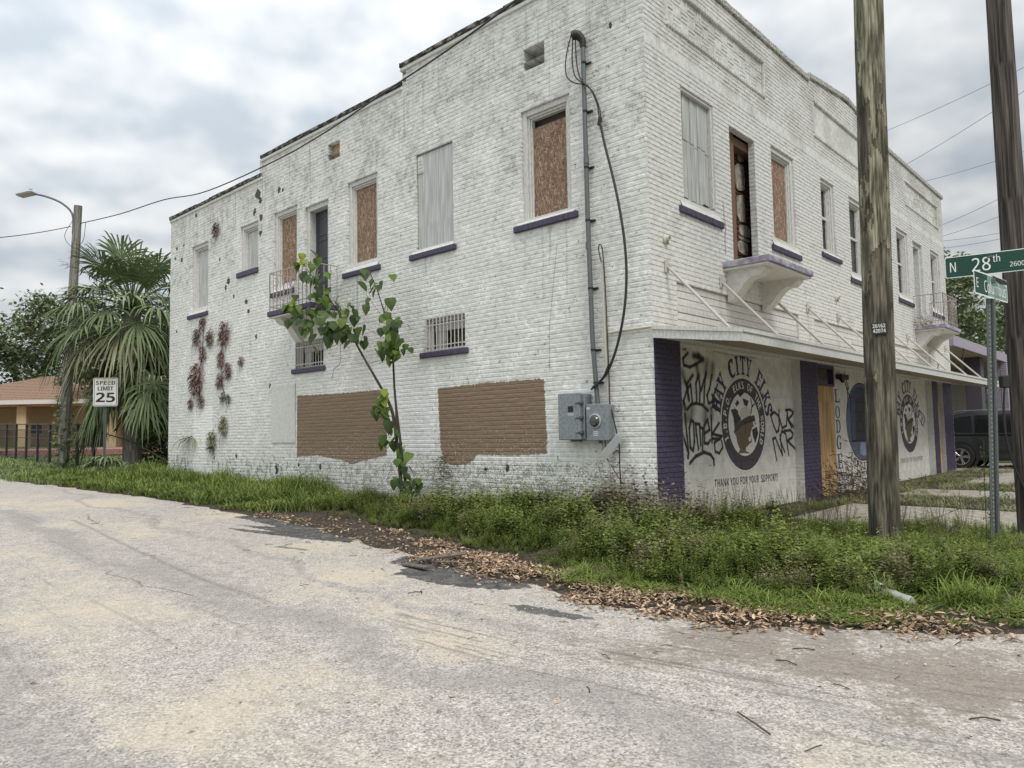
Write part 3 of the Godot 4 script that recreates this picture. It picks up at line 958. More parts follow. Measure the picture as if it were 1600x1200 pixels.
func mural_map(k: int) -> Image:
	var pic := Pic.new(4.2, 2.7, 150.0)     # local: x from the left end of the bay
	var blackish := Color(0.075, 0.07, 0.075, 0.96)
	var ring := Color(0.30, 0.265, 0.285, 1)
	var pale := Color(0.90, 0.89, 0.865, 1)
	var x := 0.69
	if k == 0 or k == 2:
		var kx := 1.0 if k == 0 else 0.99
		var o := Vector2(2.86 - 0.69, 1.38) if k == 0 else Vector2(12.06 - 10.45, 1.38)
		var off := o - Vector2(2.86, 1.38)
		var sh := func(pts: Array) -> PackedVector2Array:
			var q := PackedVector2Array()
			for p in pts:
				q.append(p + off)
			return q
		pic_arc(pic, "BAY CITY ELKS", o + Vector2(0, 0.02), 0.80 * kx, 0.76, 170, 8, 0.205, 0.30, Color(0.12, 0.12, 0.15, 1), "Droid Serif Bold")
		pic_arc(pic, "BAY CITY ELKS", o + Vector2(0.006, 0.035), 0.80 * kx, 0.76, 170, 8, 0.155, 0.265, Color(0.17, 0.235, 0.39, 1), "Droid Serif Bold")
		pic.ellipse(o, 0.80, 0.755, Color(0.86, 0.85, 0.83, 1))
		pic.ellipse(o, 0.77, 0.72, Color(0.16, 0.15, 0.17, 1))
		pic.ellipse(o, 0.755, 0.705, ring)
		pic.ellipse(o + Vector2(0, 0.0), 0.565, 0.515, Color(0.17, 0.16, 0.18, 1))
		pic.ellipse(o + Vector2(0, 0.0), 0.55, 0.50, pale)
		pic_arc(pic, "I.B.P.O. ELKS OF THE WORLD", o, 0.605, 0.555, 205, -32, 0.085, 0.115, Color(0.90, 0.89, 0.87, 1))
		var dusk := Color(0.225, 0.205, 0.225, 1)
		pic.poly(sh.call([Vector2(2.41, 1.60), Vector2(2.56, 1.62), Vector2(2.65, 1.59), Vector2(2.66, 1.54), Vector2(2.76, 1.46), Vector2(2.51, 1.33), Vector2(2.49, 1.48)]), dusk)
		pic.poly(sh.call([Vector2(3.12, 1.29), Vector2(3.30, 1.34), Vector2(3.35, 1.23), Vector2(3.22, 1.07), Vector2(3.14, 1.19)]), dusk)
		pic.poly(sh.call([Vector2(2.63, 1.88), Vector2(2.74, 1.80), Vector2(2.94, 1.90), Vector2(2.80, 1.93)]), dusk)
		pic.poly(sh.call([Vector2(2.56, 1.70), Vector2(2.65, 1.76), Vector2(2.71, 1.71), Vector2(2.60, 1.65)]), dusk)
		pic.poly(sh.call([Vector2(2.82, 1.79), Vector2(3.04, 1.75), Vector2(2.97, 1.65), Vector2(2.86, 1.69)]), dusk)
		pic.poly(sh.call([Vector2(2.74, 1.62), Vector2(2.95, 1.67), Vector2(3.09, 1.60), Vector2(3.10, 1.52), Vector2(2.85, 1.46), Vector2(2.71, 1.50)]), Color(0.80, 0.78, 0.74, 1))
		pic.poly(sh.call([Vector2(2.51, 1.33), Vector2(2.71, 1.43), Vector2(3.02, 1.51), Vector2(3.23, 1.52), Vector2(3.25, 1.44), Vector2(3.02, 1.38), Vector2(2.70, 1.33), Vector2(2.50, 1.25)]), Color(0.30, 0.26, 0.24, 1))
		pic.poly(sh.call([Vector2(2.50, 1.25), Vector2(2.73, 1.35), Vector2(3.02, 1.41), Vector2(3.22, 1.44), Vector2(3.28, 1.38), Vector2(3.12, 1.32), Vector2(3.06, 1.23), Vector2(3.10, 1.10), Vector2(2.89, 1.02), Vector2(2.86, 0.96), Vector2(3.03, 0.92), Vector2(2.61, 0.93), Vector2(2.67, 0.99), Vector2(2.59, 1.09), Vector2(2.55, 1.20)]), Color(0.435, 0.375, 0.29, 1))
		for a in [[Vector2(3.10, 1.55), Vector2(3.16, 1.68), Vector2(3.12, 1.78)], [Vector2(3.16, 1.66), Vector2(3.24, 1.70)], [Vector2(2.62, 1.50), Vector2(2.55, 1.62)], [Vector2(2.50, 1.26), Vector2(2.75, 1.37), Vector2(3.04, 1.42), Vector2(3.24, 1.45)]]:
			pic.stroke(Array(sh.call(a)), 0.03, dusk)
		pic.poly(sh.call([Vector2(2.98, 1.16), Vector2(3.06, 1.20), Vector2(3.06, 1.12), Vector2(3.0, 1.10)]), pale)
		pic.stroke(Array(sh.call([Vector2(3.19, 1.40), Vector2(3.22, 1.36)])), 0.05, pale)
		if k == 0:
			pic_text(pic, "THANK YOU FOR YOUR  SUPPORT!", Vector2(1.80 - x, 0.46), 2.23, 0.115, Color(0.09, 0.085, 0.09, 1), "Droid Sans Bold", -0.012)
			pic.stroke([Vector2(3.42 - x, 0.45), Vector2(3.48 - x, 0.45)], 0.015, blackish)
			# graffiti
			for s in [
				[0.050, 0.02, [Vector2(1.15, 2.39), Vector2(1.01, 2.30), Vector2(1.03, 2.21), Vector2(1.19, 2.19), Vector2(1.37, 2.24), Vector2(1.52, 2.30), Vector2(1.58, 2.34)]],
				[0.100, 0.06, [Vector2(1.31, 2.36), Vector2(1.45, 2.36), Vector2(1.58, 2.32)]],
				[0.030, 0.03, [Vector2(1.02, 2.43), Vector2(1.11, 2.44)]],
				[0.080, 0.12, [Vector2(0.97, 2.11), Vector2(1.04, 1.99)]],
				[0.050, 0.02, [Vector2(1.04, 1.99), Vector2(1.09, 1.90), Vector2(1.12, 1.74)]],
				[0.060, 0.03, [Vector2(1.27, 2.08), Vector2(1.10, 1.95), Vector2(1.14, 1.72)]],
				[0.050, 0.02, [Vector2(0.90, 1.74), Vector2(1.00, 1.68), Vector2(1.03, 1.60)]],
				[0.050, 0.02, [Vector2(0.92, 1.60), Vector2(1.10, 1.88), Vector2(1.20, 1.94), Vector2(1.23, 1.68)]],
				[0.090, 0.10, [Vector2(1.39, 2.21), Vector2(1.43, 2.09)]],
				[0.050, 0.02, [Vector2(1.43, 2.09), Vector2(1.35, 1.96), Vector2(1.36, 1.70)]],
				[0.050, 0.02, [Vector2(1.43, 2.09), Vector2(1.47, 1.91), Vector2(1.44, 1.69)]],
				[0.090, 0.14, [Vector2(1.70, 2.29), Vector2(1.66, 2.13)]],
				[0.050, 0.02, [Vector2(1.66, 2.13), Vector2(1.60, 1.92), Vector2(1.57, 1.69)]],
				[0.050, 0.02, [Vector2(1.66, 2.13), Vector2(1.50, 1.87)]],
				[0.090, 0.14, [Vector2(1.88, 2.26), Vector2(1.84, 2.11)]],
				[0.050, 0.02, [Vector2(1.84, 2.11), Vector2(1.75, 1.90), Vector2(1.67, 1.80), Vector2(1.70, 1.69), Vector2(1.84, 1.71)]],
				[0.040, 0.01, [Vector2(1.82, 1.82), Vector2(2.01, 1.71)]],
				[0.040, 0.01, [Vector2(2.01, 1.98), Vector2(1.82, 1.74)]],
				[0.040, 0.01, [Vector2(1.82, 1.81), Vector2(1.92, 1.59)]],
				[0.050, 0.01, [Vector2(1.08, 1.59), Vector2(1.19, 1.66), Vector2(1.33, 1.68), Vector2(1.52, 1.66), Vector2(1.68, 1.58)]],
				[0.100, 0.16, [Vector2(1.02, 1.59), Vector2(1.04, 1.46)]],
				[0.050, 0.02, [Vector2(1.01, 1.52), Vector2(1.05, 1.22), Vector2(1.08, 0.97)]],
				[0.050, 0.02, [Vector2(0.94, 1.23), Vector2(1.07, 0.99)]],
				[0.100, 0.18, [Vector2(1.21, 1.59), Vector2(1.18, 1.46)]],
				[0.050, 0.02, [Vector2(1.18, 1.44), Vector2(1.12, 1.33), Vector2(1.13, 1.06), Vector2(1.21, 1.01), Vector2(1.25, 1.14), Vector2(1.25, 1.41), Vector2(1.18, 1.44)]],
				[0.050, 0.02, [Vector2(1.31, 1.39), Vector2(1.32, 1.22), Vector2(1.36, 1.03)]],
				[0.050, 0.02, [Vector2(1.31, 1.39), Vector2(1.42, 1.38), Vector2(1.43, 1.08)]],
				[0.050, 0.02, [Vector2(1.43, 1.34), Vector2(1.51, 1.32), Vector2(1.48, 1.01)]],
				[0.100, 0.16, [Vector2(1.62, 1.57), Vector2(1.59, 1.44)]],
				[0.050, 0.02, [Vector2(1.56, 1.25), Vector2(1.71, 1.30), Vector2(1.66, 1.45), Vector2(1.55, 1.36), Vector2(1.55, 1.11), Vector2(1.65, 1.10), Vector2(1.72, 1.15)]],
				[0.090, 0.12, [Vector2(1.78, 1.60), Vector2(1.78, 1.48)]],
				[0.050, 0.01, [Vector2(1.77, 1.50), Vector2(1.77, 1.12)]],
				[0.050, 0.01, [Vector2(2.01, 1.40), Vector2(1.79, 1.24), Vector2(2.08, 1.20), Vector2(2.02, 1.16), Vector2(1.80, 1.17)]],
				[0.045, 0.01, [Vector2(2.00, 1.16), Vector2(1.84, 1.11), Vector2(1.86, 0.98), Vector2(1.98, 0.95), Vector2(2.10, 1.03), Vector2(2.07, 1.13)]],
				[0.055, 0.01, [Vector2(1.11, 0.84), Vector2(1.28, 0.93), Vector2(1.52, 0.98), Vector2(1.71, 0.94), Vector2(1.80, 0.87), Vector2(1.81, 0.79)]],
				[0.060, 0.01, [Vector2(1.06, 0.94), Vector2(1.06, 0.92)]],
				[0.050, 0.01, [Vector2(3.95, 1.57), Vector2(3.86, 1.51), Vector2(3.96, 1.35), Vector2(4.06, 1.24), Vector2(4.16, 1.27)]],
				[0.050, 0.01, [Vector2(3.84, 1.53), Vector2(4.01, 1.58), Vector2(4.17, 1.52), Vector2(4.20, 1.38), Vector2(4.14, 1.27)]],
				[0.050, 0.01, [Vector2(4.21, 1.62), Vector2(4.19, 1.52), Vector2(4.31, 1.31), Vector2(4.49, 1.35), Vector2(4.55, 1.62)]],
				[0.050, 0.01, [Vector2(4.54, 1.63), Vector2(4.57, 1.45), Vector2(4.73, 1.31)]],
				[0.050, 0.01, [Vector2(4.48, 1.62), Vector2(4.69, 1.63), Vector2(4.81, 1.58), Vector2(4.72, 1.52), Vector2(4.57, 1.46), Vector2(4.84, 1.31)]],
				[0.050, 0.01, [Vector2(4.03, 0.77), Vector2(3.90, 1.13), Vector2(4.00, 1.15), Vector2(4.27, 0.85), Vector2(4.20, 1.19)]],
				[0.050, 0.01, [Vector2(4.37, 0.90), Vector2(4.19, 1.12), Vector2(4.29, 1.26), Vector2(4.44, 1.21), Vector2(4.54, 0.84)]],
				[0.050, 0.01, [Vector2(4.38, 1.26), Vector2(4.65, 1.27), Vector2(4.77, 1.21), Vector2(4.71, 1.14), Vector2(4.50, 1.09), Vector2(4.90, 0.91)]],
			]:
				var l := []
				for p in s[2]:
					l.append(p - Vector2(x, 0))
				pic.stroke(l, s[0], blackish, s[1])
			pic.stroke([Vector2(1.9 - x, 2.47), Vector2(2.6 - x, 2.45), Vector2(3.4 - x, 2.46)], 0.02, Color(0.45, 0.28, 0.22, 0.6), 0.02)
		else:
			pic_text(pic, "THANK YOU FOR YOUR SUPPORT!", Vector2(11.15 - 10.45, 0.43), 2.0, 0.11, Color(0.2, 0.2, 0.2, 0.85))
			for s in [[Vector2(2.62, 1.72), Vector2(2.85, 1.62), Vector2(2.78, 1.5)], [Vector2(2.6, 1.5), Vector2(2.72, 1.38), Vector2(2.95, 1.56)], [Vector2(2.7, 1.38), Vector2(2.9, 1.3), Vector2(3.05, 1.5)], [Vector2(2.95, 1.62), Vector2(3.1, 1.52), Vector2(3.08, 1.36)]]:
				pic.stroke(s, 0.045, Color(0.08, 0.07, 0.12, 0.95), 0.01)
	else:
		x = 6.75
		var ink := Color(0.17, 0.26, 0.34, 1)
		var ly := [1.80, 1.49, 1.20, 0.87, 0.49]
		var lh := [0.27, 0.24, 0.26, 0.28, 0.30]
		for i in 5:
			pic_text(pic, "LODGE"[i], Vector2(6.88 - x, ly[i]), 0.27, lh[i], ink, "Droid Serif Bold")
		pic_text(pic, "168", Vector2(6.9 - x, 0.27), 0.26, 0.16, ink, "Droid Serif Bold")
		var o := Vector2(8.45 - x, 1.42)
		pic.ellipse(o, 0.97, 0.83, Color(0.12, 0.14, 0.2, 1))
		pic.ellipse(o, 0.95, 0.81, Color(0.37, 0.385, 0.45, 1))
		pic.ellipse(o + Vector2(0, 0.32), 0.72, 0.42, Color(0.20, 0.27, 0.35, 1))
		pic.poly(PackedVector2Array([Vector2(7.75 - x, 1.9), Vector2(9.1 - x, 1.95), Vector2(9.1 - x, 1.02), Vector2(7.75 - x, 1.02)]), Color(0.25, 0.30, 0.40, 1))
		pic.poly(PackedVector2Array([Vector2(8.1 - x, 1.9), Vector2(8.7 - x, 2.0), Vector2(8.8 - x, 1.02), Vector2(8.02 - x, 1.02)]), Color(0.20, 0.18, 0.21, 1))
		pic.poly(PackedVector2Array([Vector2(8.3 - x, 0.98), Vector2(8.8 - x, 0.98), Vector2(8.6 - x, 0.7), Vector2(8.25 - x, 0.72)]), Color(0.56, 0.60, 0.72, 1))
		pic.stroke([Vector2(7.78 - x, 1.95), Vector2(7.78 - x, 1.02), Vector2(9.1 - x, 1.02)], 0.035, Color(0.08, 0.09, 0.14, 1))
		for s in [[Vector2(7.45 - x, 2.3), Vector2(7.62 - x, 2.08), Vector2(7.8 - x, 1.9)], [Vector2(7.5 - x, 2.4), Vector2(7.72 - x, 2.1)], [Vector2(7.66 - x, 2.1), Vector2(7.62 - x, 1.7)]]:
			pic.stroke(s, 0.05, blackish, 0.02)
		pic_arc(pic, "I.B.P.O.E. OF W.", o, 1.12, 0.99, 225, 315, 0.13, -0.12, Color(0.15, 0.16, 0.2, 1))
		pic_text(pic, "IMPROVED BENEVOLENT", Vector2(7.22 - x, 0.27), 2.3, 0.11, Color(0.17, 0.18, 0.22, 1))
	return pic.img

func side_top(s: float) -> float:
	return 7.86 if s < 5.0 else (7.52 if s < 9.92 else 7.12)

func front_top(t: float) -> float:
	if t < 5.84 or t > 10.2:
		return 7.92
	return 8.0 + 0.24 * (1.0 - absf(t - 8.02) / 2.18)

func make_wall(a: Vector3, n: Vector3, long: float, holes: Array, top: Callable) -> Wall:
	var w := Wall.new()
	w.a = a; w.n = n; w.long = long; w.top = top
	w.holes = []
	for h in holes:
		w.holes.append([h[0], h[1], snap(h[2]), snap(h[3]), h[4]])
	return w

func wall_material(map: Image, color: Color) -> StandardMaterial3D:
	var m := StandardMaterial3D.new()
	m.albedo_texture = tex(M.paint_tile)
	m.albedo_color = color
	m.roughness = 0.66
	m.heightmap_enabled = true
	m.heightmap_texture = tex(M.lump)
	m.heightmap_scale = 0.6
	m.detail_enabled = true
	m.detail_albedo = tex(map)
	m.detail_uv_layer = BaseMaterial3D.DETAIL_UV_2
	return m

# ring of four boxes lying in a wall opening
func ring(b: MB, wl: Wall, s0: float, s1: float, y0: float, y1: float, wd: float, d0: float, d1: float, low := true) -> void:
	var bar := func(sa: float, sb: float, ya: float, yb: float) -> void:
		wbox(b, wl, sa, sb, ya, yb, d0, d1, 0.006)
	bar.call(s0, s0 + wd, y0, y1)
	bar.call(s1 - wd, s1, y0, y1)
	bar.call(s0 + wd, s1 - wd, y1 - wd, y1)
	if low:
		bar.call(s0 + wd, s1 - wd, y0, y0 + wd * 0.7)

# box given in the coordinates of a wall
func wbox(b: MB, wl: Wall, sa: float, sb: float, ya: float, yb: float, d0: float, d1: float, bev := 0.0) -> void:
	b.box(wl.p((sa + sb) * 0.5, (ya + yb) * 0.5, (d0 + d1) * 0.5), Vector3(absf(sb - sa), absf(yb - ya), absf(d1 - d0)), Basis(wl.a, Vector3.UP, wl.a.cross(Vector3.UP)), bev)

func window_frame(root: Node3D, wl: Wall, h: Array, kind: String, label := "") -> Node3D:
	var b := MB.new()
	var s0: float = h[0]; var s1: float = h[1]; var y0: float = h[2]; var y1: float = h[3]
	var wide := 0.085 if s1 - s0 > 0.75 else 0.065
	ring(b, wl, s0, s1, y0, y1, wide, -0.035, -0.13, false)
	ring(b, wl, s0 + wide, s1 - wide, y0, y1 - wide, 0.035, -0.065, -0.15, false)
	ring(b, wl, s0 + wide + 0.035, s1 - wide - 0.035, y0, y1 - wide - 0.035, 0.025, -0.09, -0.17, true)
	wbox(b, wl, s0, s1, y0 - 0.02, y0 + 0.03, -0.02, -0.17, 0.006)
	var w := part("window", b.mesh(M.trim), root, label)
	var c := MB.new()
	var i := wide + 0.05
	if kind == "osb":
		wbox(c, wl, s0 + i, s1 - i, y0 + 0.04, y1 - i - 0.02, -0.12, -0.14)
		part("board", c.mesh(M.osb), w)
	elif kind == "osb_low":
		wbox(c, wl, s0 + i, s1 - i, y0 + 0.04, y1 - i - 0.13, -0.12, -0.14)
		part("board", c.mesh(M.osb), w)
	elif kind == "white":
		wbox(c, wl, s0 + i, s1 - i, y0 + 0.04, y1 - i - 0.02, -0.12, -0.14)
		part("board", c.mesh(M.grey_board), w)
		var e := MB.new()
		wbox(e, wl, s0 + i + 0.01, s0 + i + 0.05, y0 + 0.04, y1 - i - 0.03, -0.112, -0.13)
		part("batten", e.mesh(M.trim), w)
	elif kind == "sash":
		wbox(c, wl, s0 + i, s1 - i, (y0 + y1) * 0.5 - 0.025, (y0 + y1) * 0.5 + 0.025, -0.11, -0.15)
		wbox(c, wl, s0 + i, s0 + i + 0.04, y0 + 0.04, y1 - i, -0.115, -0.15)
		wbox(c, wl, s1 - i - 0.04, s1 - i, y0 + 0.04, y1 - i, -0.115, -0.15)
		part("sash", c.mesh(M.trim), w)
		var e := MB.new()
		wbox(e, wl, s0 + i, s1 - i, y0 + 0.04, y1 - i, -0.155, -0.162)
		part("pane", e.mesh(M.pane), w)
		var d := MB.new()
		for k in 4:
			var q := s0 + i + 0.02 + (s1 - s0 - 2 * i - 0.04) * k / 4.0
			wbox(d, wl, q, q + (s1 - s0 - 2 * i) / 4.0 - 0.012, y0 + 0.02, y1 - i - rnd(0.0, 0.1), -0.22, -0.235)
		part("board", d.mesh(M.grey_board), w)
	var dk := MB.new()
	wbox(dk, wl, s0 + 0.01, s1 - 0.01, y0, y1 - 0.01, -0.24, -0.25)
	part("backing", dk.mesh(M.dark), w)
	return w

func sill(root: Node3D, wl: Wall, s0: float, s1: float, y0: float, y1: float, bricks := false) -> void:
	var b := MB.new()
	if bricks:
		var nn := int((s1 - s0) / 0.072)
		for k in nn:
			var q := s0 + (s1 - s0) * k / nn
			wbox(b, wl, q + 0.003, q + (s1 - s0) / nn - 0.003, y0 + rnd(-0.003, 0.003), y1, -0.02, 0.045 + rnd(-0.004, 0.004), 0.008)
		wbox(b, wl, s0 + 0.004, s1 - 0.004, y0 + 0.008, y1 - 0.008, -0.02, 0.036)
	else:
		wbox(b, wl, s0, s1, y0, y1, -0.02, 0.05, 0.014)
	part("sill", b.mesh(M.purple), root)

# the sloped band of white mortar between a sill and its opening
func wash(root: Node3D, wl: Wall, s0: float, s1: float, y0: float, y1: float) -> void:
	var b := MB.new()
	b.oquad(wl.p(s0, y0, 0.03), wl.p(s1, y0, 0.03), wl.p(s1, y1, -0.03), wl.p(s0, y1, -0.03), wl.n + Vector3.UP)
	part("sill_wash", b.mesh(M.white), root)

func grille(root: Node3D, wl: Wall, h: Array) -> void:
	var s0: float = h[0]; var s1: float = h[1]; var y0: float = h[2]; var y1: float = h[3]
	var b := MB.new()
	ring(b, wl, s0, s1, y0, y1, 0.05, -0.10, -0.16)
	var w := part("window", b.mesh(M.trim), root, "small barred opening low in the side wall")
	var g := MB.new()
	for k in 11:
		var q := lerpf(s0 + 0.04, s1 - 0.04, k / 10.0)
		g.tube([wl.p(q, y0 - 0.03, 0.025), wl.p(q, y1 + 0.0, 0.025)], 0.0095, 6)
	for yy in [y0 + 0.07, y1 - 0.12]:
		wbox(g, wl, s0 - 0.01, s1 + 0.01, yy - 0.008, yy + 0.008, 0.017, 0.031)
	for e in [s0 + 0.01, s1 - 0.01]:
		wbox(g, wl, e - 0.012, e + 0.012, y0 + 0.07 - 0.012, y0 + 0.07 + 0.012, -0.05, 0.02)
	part("bars", g.mesh(M.rod), w)
	var d := MB.new()
	wbox(d, wl, s0 + 0.05, s1 - 0.05, y1 - 0.2, y1 - 0.05, -0.17, -0.2)
	wbox(d, wl, s1 - 0.30, s1 - 0.05, y0 + 0.04, y1 - 0.2, -0.19, -0.21)
	part("curtain", d.mesh(M.grey_board), w)
	var c := MB.new()
	c.tube([wl.p(s0 + 0.1, y0 + 0.06, -0.17), wl.p(s1 - 0.2, y1 - 0.1, -0.19)], 0.006, 5)
	c.tube([wl.p(s0 + 0.1, y1 - 0.1, -0.17), wl.p(s1 - 0.2, y0 + 0.1, -0.19)], 0.006, 5)
	part("brace", c.mesh(M.steel), w)
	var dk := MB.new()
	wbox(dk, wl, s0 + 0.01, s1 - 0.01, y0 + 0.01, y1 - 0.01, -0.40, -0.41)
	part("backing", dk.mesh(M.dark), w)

func scroll_bracket(b: MB, wl: Wall, s: float, wd: float, yt: float, reach: float, drop: float) -> void:
	var pts := PackedVector2Array([Vector2(0, 0), Vector2(reach, 0)])
	for k in 15:
		var t := k / 14.0
		# rounded nose, then an S back to the wall
		var x := reach * (1.0 - t)
		var y := -0.05 - 0.075 * smoothstep(0.0, 0.18, t) - (drop - 0.125) * smoothstep(0.3, 1.0, t)
		pts.append(Vector2(x if k > 0 else reach, y))
	b.prism(pts, wl.p(s, yt, 0.0), wl.n, Vector3.UP, wl.a * wd)

func balcony(root: Node3D, wl: Wall, s0: float, s1: float, y0: float, y1: float, out: float, label: String) -> MeshInstance3D:
	var b := MB.new()
	wbox(b, wl, s0, s1, y0, y1, -0.02, out, 0.012)
	var sl := part("balcony", b.mesh(M.purple if wl.n.z > 0.5 else M.faded), root, label)
	var c := MB.new()
	wbox(c, wl, s0 + 0.02, s1 - 0.02, y0 - 0.035, y0 - 0.001, -0.02, out - 0.03, 0.01)
	part("soffit", c.mesh(M.white), sl)
	for e in [s0 + 0.12, s1 - 0.12 - 0.22]:
		var d := MB.new()
		scroll_bracket(d, wl, e, 0.22, y0 - 0.034, out - 0.12, 0.46)
		part("bracket", d.mesh(M.white), sl)
	return sl

func railing(root: Node3D, wl: Wall, s0: float, s1: float, y0: float, y1: float, out: float, open_side: int) -> void:
	var b := MB.new()
	var cs := [wl.p(s0, 0, 0.0), wl.p(s0, 0, out), wl.p(s1, 0, out), wl.p(s1, 0, 0.0)]
	for k in 3:
		var a: Vector3 = cs[k]; var c: Vector3 = cs[k + 1]
		for y in [y1, y0 + 0.09]:
			b.box((a + c) * 0.5 + Vector3.UP * y, Vector3(0.016, 0.018, a.distance_to(c)), Basis.looking_at(c - a, Vector3.UP))
		var nn := int(a.distance_to(c) / 0.13)
		for i in nn + 1:
			var q := a.lerp(c, float(i) / nn)
			b.box(q + Vector3.UP * (y0 + y1) * 0.5, Vector3(0.012, y1 - y0, 0.012), Basis())
		# scrolled ironwork between the bars of every second bay
		for i in range(0, nn - 1, 2):
			var m := a.lerp(c, (i + 1.0) / nn)
			var t := (c - a).normalized()
			for up in [0.28, 0.52, 0.74]:
				for sg: float in [-1.0, 1.0]:
					var pts := []
					for j in 9:
						var g := j / 8.0 * 4.4
						var rr := 0.055 * (1.0 - j / 11.0)
						pts.append(m + Vector3.UP * (lerpf(y0 + 0.09, y1, up) + sg * (0.03 + rr * sin(g) * 0.9)) + t * sg * rr * cos(g))
					b.tube(pts, 0.005, 4, false)
	part("railing", b.mesh(M.iron), root)

